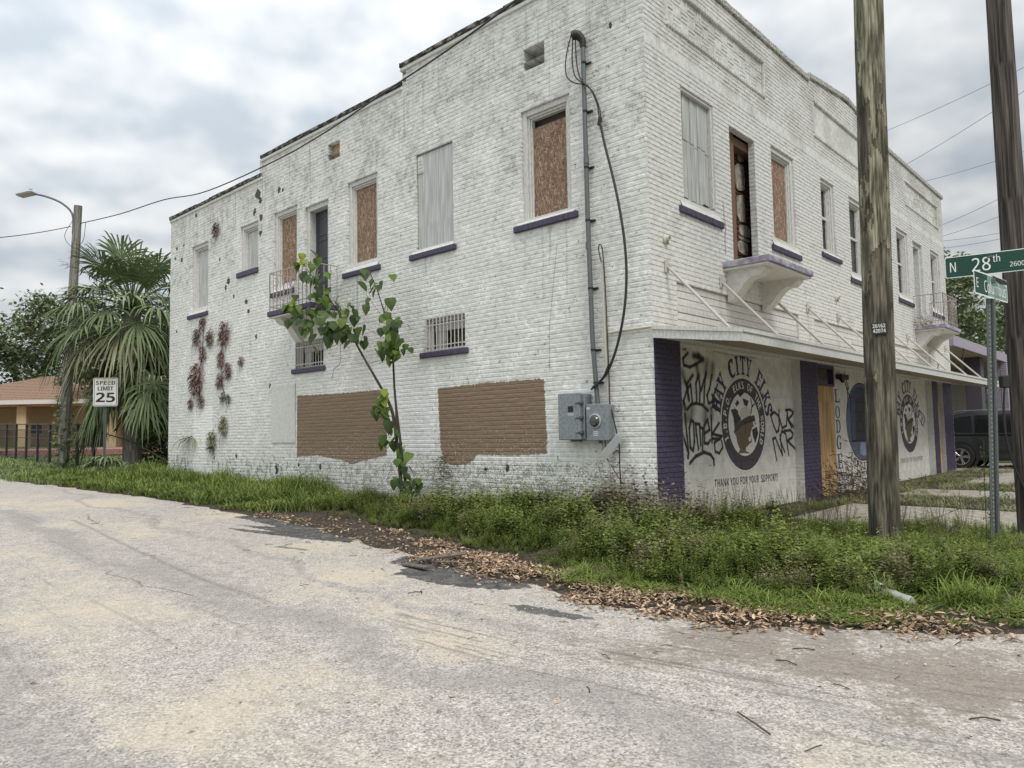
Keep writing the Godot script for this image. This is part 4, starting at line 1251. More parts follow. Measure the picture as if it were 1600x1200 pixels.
func building() -> void:
	M.pane = plain(Color(0.04, 0.045, 0.05, 0.55), 0.08)
	M.pane.transparency = BaseMaterial3D.TRANSPARENCY_ALPHA
	var root := thing("brick_building", "two-storey white painted brick corner building with boarded windows, purple sills and a stepped parapet", "building")
	var hs := [[1.265, 2.20, 4.50, 6.14, 0.17], [3.72, 4.65, 4.50, 6.13, 0.1], [5.74, 6.68, 4.55, 6.16, 0.17], [7.33, 8.18, 3.84, 6.0, 0.25], [8.47, 9.40, 4.55, 6.16, 0.17], [10.08, 10.88, 5.11, 6.15, 0.17], [12.50, 13.40, 4.55, 6.15, 0.17], [3.48, 4.44, 2.71, 3.25, 0.17], [7.51, 8.52, 2.71, 3.25, 0.17], [1.71, 2.12, 6.77, 7.09, 0.3], [6.94, 7.34, 6.79, 7.10, 0.3]]
	var hf := [[0.92, 1.88, 4.52, 6.17, 0.15], [2.40, 3.30, 3.82, 6.03, 0.11], [3.96, 4.94, 4.52, 6.16, 0.2], [6.25, 6.97, 4.75, 6.15, 0.2], [7.86, 8.80, 4.52, 6.15, 0.2], [11.23, 12.18, 4.52, 6.15, 0.2], [12.66, 13.54, 3.84, 6.08, 0.3], [14.42, 15.36, 4.52, 6.16, 0.2],
		[0.65, 4.86, 2.62, 3.32, 0.07], [5.60, 9.90, 2.62, 3.29, 0.07], [10.65, 13.86, 2.62, 3.28, 0.07], [0.69, 4.83, -0.5, 2.49, 0.16], [5.65, 10.05, -0.5, 2.49, 0.16], [10.45, 13.79, -0.5, 2.49, 0.16], [14.33, 14.96, -0.5, 2.49, 0.14],
		[0.62, 3.74, 6.96, 7.54, 0.03], [6.05, 9.95, 6.96, 7.57, 0.03], [12.2, 15.36, 6.96, 7.54, 0.03]]
	var side := make_wall(Vector3.LEFT, Vector3.BACK, LL, hs, side_top)
	var front := make_wall(Vector3.FORWARD, Vector3.RIGHT, FL, hf, front_top)
	M.side = wall_material(side_map(), lin(0.76, 0.765, 0.75))
	M.front = wall_material(front_map(), lin(0.76, 0.765, 0.75))
	var pils := [[-0.02, 0.69], [4.83, 5.65], [10.05, 10.45], [13.79, 14.33], [14.96, 16.02]]
	# ---- brick courses
	var rest := [MB.new(), MB.new(), MB.new()]
	var singles := []
	for wi in 2:
		var wl: Wall = [side, front][wi]
		var deep := -0.004 if wi == 0 else -0.0095
		var ch := 0.010 if wi == 0 else 0.0055
		var k := -7
		while k < 125:
			var y0 := k * CH
			var ym := y0 + CH * 0.5
			if wi == 1 and ym > 6.43 and ym < 6.64:
				k += 1
				continue          # the soldier course lies here
			var header := wi == 0 and posmod(k, 7) == 3
			var bl := 0.1065 if header else 0.213
			for run in runs(wl, ym):
				var s: float = floorf(run[0] / bl) * bl - (bl * 0.5 if posmod(k, 2) == 1 else 0.0)
				while s < run[1]:
					var a: float = maxf(s, run[0])
					var c: float = minf(s + bl, run[1])
					s += bl
					if c - a < 0.03:
						continue
					if ym + CH * 0.5 > wl.top.call((a + c) * 0.5) + 0.01:
						continue
					var which := wi
					if wi == 1 and ym < 2.52:
						for q in pils:
							if (a + c) * 0.5 > q[0] and (a + c) * 0.5 < q[1]:
								which = 2
					var j := 0.0035 if wi == 0 else 0.0045
					var je := 0.0004 if wi == 0 else 0.0045
					var spec := [wl, a + je, c - je, y0 + j, y0 + CH - j, deep, ch, which, 0.0014 if wi == 0 else ch]
					var mid := wl.p((a + c) * 0.5, ym)
					if c - a > 0.17 and mid.distance_to(CAM) < 10.15 and ym > 0.55:
						singles.append([mid.distance_to(CAM), spec])
					else:
						brick(rest[which], wl, spec[1], spec[2], spec[3], spec[4], rnd(-0.002, 0.002), deep, ch, spec[8])
			k += 1
		# mortar sheet behind the bricks, with reveals round the openings
		var yy := -7 * CH
		while yy < 125 * CH:
			for run in runs(wl, yy + CH * 0.5):
				var a: float = run[0]
				var nseg := maxi(1, int(ceil((run[1] - a) / 0.8)))
				for q in nseg:
					var sa := lerpf(a, run[1], float(q) / nseg)
					var sb := lerpf(a, run[1], float(q + 1) / nseg)
					var tp: float = minf(yy + CH, wl.top.call((sa + sb) * 0.5))
					if tp <= yy:
						continue
					var mcol := wi
					if wi == 1 and yy < 2.45:
						for e in pils:
							if (sa + sb) * 0.5 > e[0] and (sa + sb) * 0.5 < e[1]:
								mcol = 2
					rest[mcol].oquad(wl.p(sa, yy, deep), wl.p(sb, yy, deep), wl.p(sb, tp, deep), wl.p(sa, tp, deep), wl.n)
			yy += CH
		for h in wl.holes:
			for sd in 2:
				var s: float = h[sd]
				var out: Vector3 = wl.a if sd == 0 else -wl.a
				var y: float = h[2]
				var kk := 0
				while y < h[3] - 0.01:
					rest[wi].oquad(wl.p(s, y + 0.005, -0.002), wl.p(s, y + CH - 0.005, -0.002), wl.p(s, y + CH - 0.005, -h[4]), wl.p(s, y + 0.005, -h[4]), out)
					y += CH
					kk += 1
				rest[wi].oquad(wl.p(s, h[2], deep) - out * 0.006, wl.p(s, h[3], deep) - out * 0.006, wl.p(s, h[3], -h[4]) - out * 0.006, wl.p(s, h[2], -h[4]) - out * 0.006, out)
			rest[wi].oquad(wl.p(h[0], h[3], -0.003), wl.p(h[1], h[3], -0.003), wl.p(h[1], h[3], -h[4]), wl.p(h[0], h[3], -h[4]), Vector3.DOWN)
			rest[wi].oquad(wl.p(h[0], h[2], -0.003), wl.p(h[1], h[2], -0.003), wl.p(h[1], h[2], -h[4]), wl.p(h[0], h[2], -h[4]), Vector3.UP)
	# soldier course and the rowlock frames of the three panels
	var sq := 0.03
	while sq < FL - 0.03:
		var st := 0.0725
		var bb: MB = rest[1]
		brick_v(bb, front, sq + 0.004, sq + st - 0.004, 6.435, 6.633, rnd(-0.002, 0.004), -0.010, 0.006)
		sq += st
	rest[1].oquad(front.p(0, 6.40, -0.010), front.p(FL, 6.40, -0.010), front.p(FL, 6.66, -0.010), front.p(0, 6.66, -0.010), front.n)
	for pn in 3:
		var h: Array = front.holes[15 + pn]
		var bb: MB = rest[1]
		bb.oquad(front.p(h[0], h[2], -0.03), front.p(h[1], h[2], -0.03), front.p(h[1], h[3], -0.03), front.p(h[0], h[3], -0.03), front.n)
		if pn != 1:
			# basket weave: squares of three bricks on edge and three laid flat
			var nx := int((h[1] - h[0]) / 0.2)
			var cw: float = (h[1] - h[0]) / nx
			for i in nx:
				for j in 3:
					var x0: float = h[0] + i * cw
					var z0: float = h[2] + j * (h[3] - h[2]) / 3.0
					var hh: float = (h[3] - h[2]) / 3.0
					for q in 3:
						if (i + j) % 2 == 0:
							brick_v(bb, front, x0 + q * cw / 3 + 0.004, x0 + (q + 1) * cw / 3 - 0.004, z0 + 0.004, z0 + hh - 0.004, rnd(-0.024, -0.012), -0.03, 0.006)
						else:
							brick_v(bb, front, x0 + 0.004, x0 + cw - 0.004, z0 + q * hh / 3 + 0.004, z0 + (q + 1) * hh / 3 - 0.004, rnd(-0.024, -0.012), -0.03, 0.006)
		else:
			brick_v(bb, front, h[0], h[1], h[2], h[3], -0.016, -0.03, 0.01)
		for yb in [h[2] - 0.075, h[3]]:
			var q: float = h[0] - 0.06
			while q < h[1] + 0.02:
				brick_v(bb, front, q + 0.003, q + 0.072, yb + 0.003, yb + 0.072, 0.03 + rnd(-0.003, 0.003), -0.01, 0.008)
				q += 0.075
		for xb in [h[0] - 0.06, h[1]]:
			brick_v(bb, front, xb, xb + 0.06, h[2], h[3], 0.02, -0.01, 0.008)
	# the back of the parapets, the roof and the far walls, so that the inside is dark
	for wi in 2:
		var wl: Wall = [side, front][wi]
		var q := 0.0
		while q < wl.long:
			var q2 := minf(q + 0.4, wl.long)
			var t: float = wl.top.call(q + 0.2)
			rest[wi].oquad(wl.p(q, 6.7, -0.3), wl.p(q2, 6.7, -0.3), wl.p(q2, t, -0.3), wl.p(q, t, -0.3), -wl.n)
			q = q2
	for b: MB in [rest[0]]:
		var s: float = -LL
		b.oquad(Vector3(s, -0.4, 0), Vector3(s, -0.4, -FL), Vector3(s, 7.1, -FL), Vector3(s, 7.1, 0), Vector3.LEFT)
		b.oquad(Vector3(s, -0.4, -FL), Vector3(0, -0.4, -FL), Vector3(0, 7.9, -FL), Vector3(s, 7.1, -FL), Vector3.FORWARD)
		b.oquad(Vector3(s, 6.9, 0), Vector3(0, 6.9, 0), Vector3(0, 6.9, -FL), Vector3(s, 6.9, -FL), Vector3.UP)
		# steps of the side parapet and the corner
		b.oquad(side.p(5.0, 7.4, 0), side.p(5.0, 7.86, 0), side.p(5.0, 7.86, -0.3), side.p(5.0, 7.4, -0.3), side.a)
		b.oquad(side.p(9.92, 7.0, 0), side.p(9.92, 7.52, 0), side.p(9.92, 7.52, -0.3), side.p(9.92, 7.0, -0.3), side.a)
	singles.sort_custom(func(x, y): return x[0] < y[0])
	var nm := 0
	for e in singles:
		var sp: Array = e[1]
		if nm < 300:
			var b := MB.new()
			brick(b, sp[0], sp[1], sp[2], sp[3], sp[4], rnd(-0.002, 0.002), sp[5], sp[6], sp[8])
			wall_uv(b, sp[0], 8.1 if sp[7] == 0 else 8.45)
			part("brick", b.mesh([M.side, M.front, M.purple][sp[7]]), root)
			nm += 1
		else:
			brick(rest[sp[7]], sp[0], sp[1], sp[2], sp[3], sp[4], rnd(-0.002, 0.002), sp[5], sp[6], sp[8])
	wall_uv(rest[0], side, 8.1)
	wall_uv(rest[1], front, 8.45)
	var am: ArrayMesh = rest[0].mesh(M.side)
	am = rest[1].mesh(M.front, am)
	am = rest[2].mesh(M.purple, am)
	part("brickwork", am, root, "", "stuff")
	# ---- copings
	for q in [[-0.1, 5.05, 7.86], [5.0, 9.96, 7.52], [9.92, 14.72, 7.12]]:
		var b := MB.new()
		var s: float = q[0]
		while s < q[1] - 0.02:
			var e := minf(s + rnd(0.5, 0.75), q[1])
			wbox(b, side, s + 0.003, e - 0.003, q[2], q[2] + 0.085 + rnd(-0.008, 0.008), 0.045 + rnd(-0.006, 0.006), -0.34, 0.012)
			s = e
		var cp := part("coping", b.mesh(M.coping), root)
		b = MB.new()
		wbox(b, side, q[0], q[1], q[2] - 0.07, q[2] + 0.002, 0.026, -0.3, 0.012)
		part("moulding", b.mesh(M.white), cp)
	for q in [[-0.05, 5.84], [5.84, 10.2], [10.2, 16.05]]:
		var b := MB.new()
		var s: float = q[0]
		while s < q[1] - 0.02:
			var t := front_top(s + 0.036)
			wbox(b, front, s + 0.003, s + 0.0725, t, t + 0.10 + rnd(-0.005, 0.005), 0.04 + rnd(-0.004, 0.004), -0.3, 0.008)
			s += 0.0755
		part("coping", b.mesh(M.front_cap), root)
	# ---- windows of the side wall
	var H := side.holes
	window_frame(root, side, H[0], "osb_low")
	var c := MB.new()
	wbox(c, side, H[1][0] + 0.02, H[1][1] - 0.015, H[1][2] + 0.01, H[1][3] - 0.02, -0.045, -0.03, 0.003)
	var w2 := part("window", c.mesh(M.grey_board), root, "window closed flush with a weathered white board")
	c = MB.new()
	wbox(c, side, H[1][1] - 0.17, H[1][1] - 0.03, H[1][3] - 0.34, H[1][3] - 0.05, -0.03, -0.012)
	for k in 4:
		wbox(c, side, H[1][1] - 0.155, H[1][1] - 0.045, H[1][3] - 0.31 + k * 0.06, H[1][3] - 0.28 + k * 0.06, -0.03, -0.004)
	part("vent_cover", c.mesh(M.trim), w2)
	window_frame(root, side, H[2], "osb")
	window_frame(root, side, H[4], "osb")
	window_frame(root, side, H[5], "white")
	window_frame(root, side, H[6], "white")
	grille(root, side, H[7])
	grille(root, side, H[8])
	# white board screwed flush over an old opening
	c = MB.new()
	wbox(c, side, 8.52, 9.46, 1.19, 2.41, 0.0, 0.022, 0.004)
	var pnl := part("wall_panel", c.mesh(M.white), root, "smooth pale panel left of the far brown patch")
	c = MB.new()
	for e in [[8.56, 2.36], [9.42, 2.36], [8.56, 1.25], [9.42, 1.25], [8.99, 2.36], [8.99, 1.25]]:
		wbox(c, side, e[0] - 0.008, e[0] + 0.008, e[1] - 0.008, e[1] + 0.008, 0.02, 0.026)
	part("screw", c.mesh(M.steel), pnl, "", "stuff")
	# balcony door of the side wall
	c = MB.new()
	ring(c, side, H[3][0], H[3][1], H[3][2], H[3][3], 0.10, -0.05, -0.26, false)
	var dr := part("door", c.mesh(M.trim), root, "dark panelled door onto the side balcony")
	c = MB.new()
	wbox(c, side, H[3][0] + 0.10, H[3][1] - 0.10, H[3][2], H[3][3] - 0.10, -0.2, -0.24)
	for k in 4:
		ring(c, side, H[3][0] + 0.16, H[3][1] - 0.16, H[3][2] + 0.1 + k * 0.48, H[3][2] + 0.5 + k * 0.48, 0.03, -0.19, -0.205)
	part("leaf", c.mesh(plain(lin(0.03, 0.034, 0.045), 0.45)), dr)
	# vents
	for k in 2:
		var h: Array = H[9 + k]
		c = MB.new()
		if k == 0:
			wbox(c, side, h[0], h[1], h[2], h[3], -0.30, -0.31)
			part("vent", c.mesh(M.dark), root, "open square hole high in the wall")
		else:
			wbox(c, side, h[0] + 0.02, h[1] - 0.04, h[2] + 0.08, h[3] - 0.02, -0.10, -0.13)
			var vt := part("vent", c.mesh(M.plywood), root, "square hole half closed by a broken board")
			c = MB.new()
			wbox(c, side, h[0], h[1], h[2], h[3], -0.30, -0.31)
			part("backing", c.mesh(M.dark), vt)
	for q in [[0, 1.15, 2.36], [1, 3.65, 4.82], [2, 5.66, 6.82], [4, 8.55, 9.51], [6, 12.48, 13.57]]:
		sill(root, side, q[1], q[2], 4.315, 4.415)
		wash(root, side, q[1] + 0.06, q[2] - 0.06, 4.415, H[q[0]][2] + 0.02)
	sill(root, side, 10.06, 11.01, 4.975, 5.10)
	sill(root, side, 3.40, 4.56, 2.59, 2.69)
	sill(root, side, 7.43, 8.63, 2.60, 2.70)
	# ---- windows of the front
	H = front.holes
	c = MB.new()
	wbox(c, front, H[0][0], H[0][1], H[0][2], H[0][3], -0.14, -0.15)
	var wp := part("window", c.mesh(M.dark), root, "front window closed with upright white planks")
	c = MB.new()
	ring(c, front, H[0][0], H[0][1], H[0][2] + 0.05, H[0][3], 0.045, -0.02, -0.12, false)
	part("window_frame", c.mesh(M.trim), wp)
	for k in 8:
		var pw: float = (H[0][1] - H[0][0] - 0.10) / 8.0
		var q: float = H[0][0] + 0.05 + k * pw
		var cut: float = 5.42 + rnd(-0.03, 0.03)
		for z in [[H[0][2] + 0.07 + rnd(-0.03, 0.02), cut - 0.004], [cut + 0.004, H[0][3] - 0.05]]:
			c = MB.new()
			wbox(c, front, q + 0.005, q + pw - 0.005, z[0], z[1], -0.075 + rnd(-0.006, 0.006), -0.095, 0.004)
			part("plank", c.mesh(M.grey_board), wp)
	window_frame(root, front, H[2], "osb")
	for k in [3, 4, 5, 7]:
		window_frame(root, front, H[k], "sash")
	# the open balcony door: brown post, old plaster over brick behind it
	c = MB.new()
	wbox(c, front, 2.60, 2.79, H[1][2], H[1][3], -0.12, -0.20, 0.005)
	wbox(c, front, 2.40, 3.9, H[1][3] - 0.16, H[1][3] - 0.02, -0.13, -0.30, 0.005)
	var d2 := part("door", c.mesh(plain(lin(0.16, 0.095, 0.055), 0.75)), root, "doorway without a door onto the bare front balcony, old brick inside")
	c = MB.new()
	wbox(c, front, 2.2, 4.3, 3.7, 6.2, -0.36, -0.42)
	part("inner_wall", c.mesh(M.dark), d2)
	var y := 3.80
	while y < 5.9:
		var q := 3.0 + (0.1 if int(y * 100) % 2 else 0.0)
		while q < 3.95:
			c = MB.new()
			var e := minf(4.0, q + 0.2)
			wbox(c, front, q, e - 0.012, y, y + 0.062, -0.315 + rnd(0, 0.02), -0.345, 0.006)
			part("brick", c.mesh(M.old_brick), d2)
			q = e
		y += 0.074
	for z in [[3.16, 3.52, 5.25, 5.75], [3.18, 3.50, 4.72, 5.2], [3.2, 3.66, 4.50, 4.70], [3.16, 3.55, 4.2, 4.42], [3.16, 3.62, 3.9, 4.12], [3.22, 3.6, 4.43, 4.49], [3.3, 3.5, 5.78, 5.95]]:
		c = MB.new()
		var pts := PackedVector2Array()
		for i in 14:
			var g := TAU * i / 14.0
			pts.append(Vector2((z[0] + z[1]) * 0.5 + signf(cos(g)) * pow(absf(cos(g)), 0.6) * (z[1] - z[0]) * 0.5 * rnd(0.8, 1.1), (z[2] + z[3]) * 0.5 + signf(sin(g)) * pow(absf(sin(g)), 0.6) * (z[3] - z[2]) * 0.5 * rnd(0.85, 1.1)))
		c.prism(pts, front.p(0, 0, -0.30), front.a, Vector3.UP, front.n * 0.02)
		part("plaster", c.mesh(M.concrete), d2)
	c = MB.new()
	ring(c, front, H[6][0], H[6][1], H[6][2], H[6][3], 0.10, -0.06, -0.26, false)
	var d3 := part("door", c.mesh(M.trim), root, "closed white door onto the front balcony with the railing")
	c = MB.new()
	wbox(c, front, H[6][0] + 0.1, H[6][1] - 0.1, H[6][2], H[6][3] - 0.1, -0.2, -0.24)
	part("leaf", c.mesh(M.grey_board), d3)
	for q in [[0, 0.77, 2.04], [2, 3.83, 5.07], [4, 7.73, 8.93], [5, 11.13, 12.42], [7, 14.3, 15.5]]:
		sill(root, front, q[1], q[2], 4.305, 4.40, true)
		wash(root, front, q[1] + 0.05, q[2] - 0.05, 4.40, H[q[0]][2] + 0.02)
	sill(root, front, 6.14, 7.18, 4.58, 4.665, true)
	wash(root, front, 6.2, 7.1, 4.665, H[3][2] + 0.02)
	# ---- balconies
	var bl := balcony(root, side, 6.98, 8.56, 3.725, 3.83, 0.63, "side balcony with a scrolled iron railing")
	railing(bl, side, 7.03, 8.5, 3.83, 4.60, 0.6, 0)
	balcony(root, front, 2.02, 3.70, 3.71, 3.81, 0.72, "bare front balcony without a railing")
	var b3 := balcony(root, front, 12.40, 14.06, 3.73, 3.83, 0.7, "far front balcony with a scrolled iron railing")
	railing(b3, front, 12.45, 14.0, 3.83, 4.60, 0.66, 0)
	# ---- boarded transoms over the awning
	for k in 3:
		var h: Array = H[8 + k]
		var yb: float = h[2] - 0.03
		c = MB.new()
		wbox(c, front, h[0], h[1], h[2], h[3], -0.062, -0.07)
		var tr := part("transom", c.mesh(M.dark), root)
		var n := 0
		while yb < h[3] - 0.01:
			var sp := [h[0], h[1]] if k != 1 else [h[0], (h[0] + h[1]) * 0.5, h[1]]
			for i in sp.size() - 1:
				c = MB.new()
				wbox(c, front, sp[i] + 0.005, sp[i + 1] - 0.005, yb + 0.004, minf(yb + 0.097, h[3] - 0.004), -0.035 + rnd(-0.006, 0.006), -0.06, 0.005)
				part("clapboard", c.mesh(M.white if n % 3 else M.trim), tr)
				n += 1
			yb += 0.1
	# ---- ground floor bays: painted blocks, boards, piers
	var bays := [[0.69, 4.83, -0.15, 0], [6.72, 10.05, -0.13, 1], [10.45, 13.79, -0.15, 2]]
	var count := 0
	var late := MB.new()
	for bi in 3:
		var by: Array = bays[bi]
		var mm := StandardMaterial3D.new()
		mm.albedo_texture = tex(blend_img(grey(256, 90 + bi, 0.02, 5, 1.0, 1.3), Color(0.90, 0.89, 0.87), Color(1, 1, 1)))
		mm.albedo_color = lin(0.76, 0.745, 0.70)
		mm.roughness = 0.7
		mm.heightmap_enabled = true
		mm.heightmap_texture = tex(M.fine)
		mm.heightmap_scale = 0.2
		mm.detail_enabled = true
		mm.detail_albedo = tex(mural_map(bi))
		mm.detail_uv_layer = BaseMaterial3D.DETAIL_UV_2
		var mort := MB.new()
		mort.oquad(front.p(by[0], -0.4, by[2] - 0.006), front.p(by[1], -0.4, by[2] - 0.006), front.p(by[1], 2.55, by[2] - 0.006), front.p(by[0], 2.55, by[2] - 0.006), front.n)
		block_uv(mort, front, by[0])
		var infill := part("block_infill", mort.mesh(mm), root, ["bay painted with a round elk crest and covered in black graffiti", "bay lettered LODGE beside a blue painted oval", "far bay with a second round elk crest"][bi])
		var yb := -0.2
		var row := 0
		while yb < 2.5:
			var q: float = by[0] - (0.2 if row % 2 else 0.0)
			while q < by[1] - 0.02:
				var a := maxf(q, by[0])
				var e := minf(q + 0.4, by[1])
				q += 0.4
				var b := MB.new() if bi < 2 else late
				brick_v(b, front, a + 0.002, e - 0.002, yb + 0.003, yb + 0.2, by[2] + rnd(-0.0012, 0.0012), by[2] - 0.006, 0.003)
				if bi < 2:
					block_uv(b, front, by[0])
					part("block", b.mesh(mm), infill)
			yb += 0.203
			row += 1
		if bi == 2:
			block_uv(late, front, by[0])
			part("blockwork", late.mesh(mm), infill, "", "stuff")
	# plywood over the two street doors
	c = MB.new()
	wbox(c, front, 5.65, 6.72, -0.1, 2.12, -0.10, -0.12)
	var pw := part("door", c.mesh(M.plywood), root, "street door closed with a tall sheet of plywood, next to LODGE")
	c = MB.new()
	ring(c, front, 5.65, 6.72, 2.1, 2.5, 0.06, -0.07, -0.14)
	part("transom", c.mesh(M.purple), pw)
	c = MB.new()
	wbox(c, front, 5.7, 6.7, 2.14, 2.46, -0.13, -0.14)
	part("pane", c.mesh(plain(lin(0.03, 0.03, 0.035), 0.2)), pw)
	c = MB.new()
	wbox(c, front, 14.33, 14.80, -0.1, 1.98, -0.08, -0.10)
	var p2 := part("door", c.mesh(M.plywood), root, "far street door closed with a narrow sheet of plywood")
	c = MB.new()
	wbox(c, front, 14.33, 14.96, -0.1, 2.5, -0.13, -0.14)
	part("backing", c.mesh(M.dark), p2)
	# light fixture over LODGE
	c = MB.new()
	wbox(c, front, 6.95, 7.35, 2.26, 2.36, -0.13, 0.0, 0.01)
	c.tube([front.p(7.0, 2.26, -0.05), front.p(6.98, 2.2, 0.0)], 0.03, 8)
	part("light_housing", c.mesh(M.black), root)
	awning(front)

func block_uv(b: MB, wl: Wall, s0: float) -> void:
	for i in range(b.uv.size(), b.v.size()):
		var p := b.v[i]
		var s := p.dot(wl.a)
		b.uv.append(Vector2(s, -p.y) / 1.3)
		b.uv2.append(Vector2((s - s0) / 4.2, 1.0 - p.y / 2.7))

func brick_v(b: MB, wl: Wall, s0: float, s1: float, y0: float, y1: float, proud: float, deep: float, ch: float) -> void:
	brick(b, wl, s0, s1, y0, y1, proud, deep, ch)

func awning(front: Wall) -> void:
	var o := thing("awning", "long flat white awning hung on rods over the painted street bays", "awning", front.p(8.05, 2.5))
	var base := o.position
	var pt := func(s: float, y: float, d: float) -> Vector3:
		return front.p(s, y, d) - base
	var deck := MB.new()
	var s0 := -0.02
	var s1 := 16.1
	for q in [[0.0, 0.04]]:
		deck.oquad(pt.call(s0, 2.60, 0.01), pt.call(s1, 2.60, 0.01), pt.call(s1, 2.45, 1.19), pt.call(s0, 2.45, 1.19), Vector3.UP)
		deck.oquad(pt.call(s0, 2.545, 0.01), pt.call(s1, 2.545, 0.01), pt.call(s1, 2.40, 1.19), pt.call(s0, 2.40, 1.19), Vector3.DOWN)
	part("deck", deck.mesh(M.soffit), o)
	var fs := MB.new()
	# fascia along the street and at both ends, with a folded top edge
	var seg := s0
	while seg < s1 - 0.05:
		var e := minf(seg + 3.05, s1)
		var b := MB.new()
		var pl := PackedVector2Array([Vector2(1.20, 2.33), Vector2(1.215, 2.33), Vector2(1.215, 2.435), Vector2(1.235, 2.445), Vector2(1.235, 2.485), Vector2(1.20, 2.485)])
		b.prism(pl, pt.call(seg + 0.002, 0, 0), front.n, Vector3.UP, front.a * (e - seg - 0.004))
		part("fascia", b.mesh(M.trim), o)
		seg = e
	for s in [s0, s1]:
		var b := MB.new()
		var dn := -1.0 if s == s0 else 1.0
		b.prism(PackedVector2Array([Vector2(0.01, 2.49), Vector2(1.21, 2.33), Vector2(1.21, 2.485), Vector2(0.01, 2.645)]), pt.call(s, 0, 0), front.n, Vector3.UP, front.a * 0.015 * dn)
		b.prism(PackedVector2Array([Vector2(0.01, 2.60), Vector2(1.235, 2.437), Vector2(1.235, 2.485), Vector2(0.01, 2.648)]), pt.call(s + dn * 0.015, 0, 0), front.n, Vector3.UP, front.a * 0.018 * dn)
		part("fascia", b.mesh(M.trim), o)
	for s in [0.37, 1.93, 3.69, 5.28, 6.85, 8.6, 10.3, 11.67, 13.62, 15.43]:
		var b := MB.new()
		b.tube([pt.call(s, 3.49, 0.015), pt.call(s, 2.50, 0.93)], 0.021, 8)
		var rod := part("hanger_rod", b.mesh(M.rod), o)
		b = MB.new()
		b.box(pt.call(s, 3.48, 0.015), Vector3(0.02, 0.17, 0.09), Basis(), 0.004)
		b.box(pt.call(s, 3.49, 0.045), Vector3(0.06, 0.05, 0.025), Basis(), 0.004)
		part("wall_plate", b.mesh(M.rod), rod)
		b = MB.new()
		b.box(pt.call(s, 2.515, 0.93), Vector3(0.14, 0.02, 0.06), Basis(), 0.004)
		part("deck_plate", b.mesh(M.rod), rod)
	# dead leaves and twigs lying in the valley of the deck
	var leaf := MB.new()
	for k in 260:
		var s := 5.0 + absf(R.randfn(0.0, 0.9))
		var d := rnd(0.75, 1.18)
		var p: Vector3 = front.p(s, 2.61 - 0.127 * d + rnd(0, 0.05), d)
		var b := Basis.from_euler(Vector3(rnd(-1, 1), rnd(0, 6), rnd(-1, 1)))
		leaf.c = lin(0.16, 0.1, 0.05).lerp(lin(0.06, 0.045, 0.03), R.randf())
		leaf.ftri(p, p + b * Vector3(0.05, 0, 0.015), p + b * Vector3(0.09, 0.01, 0))
		leaf.ftri(p, p + b * Vector3(0.09, 0.01, 0), p + b * Vector3(0.05, 0, -0.015))
	leaf.used_col = true
	var lm := solo("leaf_drift", leaf.mesh(coloured(0.9)), "dead leaves and twigs drifted on top of the awning", "leaves")
	lm.set_meta("kind", "stuff")


const RH := Vector3(0.7373, 0, -0.6755)     # level direction to the right of the view
const FH := Vector3(-0.6755, 0, -0.7373)    # level direction of the view

func sag(a: Vector3, b: Vector3, drop: float, n := 14) -> Array:
	var o := []
	for i in n + 1:
		var t := float(i) / n
		o.append(a.lerp(b, t) - Vector3.UP * drop * 4.0 * t * (1.0 - t))
	return o

func smooth_path(pts: Array, n := 6) -> Array:
	var c := Curve3D.new()
	for i in pts.size():
		var t: Vector3 = (pts[mini(i + 1, pts.size() - 1)] - pts[maxi(i - 1, 0)]) / 6.0
		c.add_point(pts[i], -t, t)
	var o := []
	for i in (pts.size() - 1) * n + 1:
		o.append(c.sample(i / n, float(i % n) / n) if i < (pts.size() - 1) * n else pts[-1])
	return o

func words(text: String, tall: float, width: float, depth: float, m: Material, face := "Droid Sans Bold") -> ArrayMesh:
	var g := glyph(text, face)
	var kx := width / glyph_width(g)
	var b := MB.new()
	for i in range(0, g.size(), 3):
		var q := []
		for j in 3:
			q.append(Vector3(g[i + j].x * kx - width * 0.5, (g[i + j].y - 0.5) * tall, depth))
		b.tri(q[0], q[1], q[2], Vector3.BACK, Vector3.BACK, Vector3.BACK)
	return b.mesh(m)

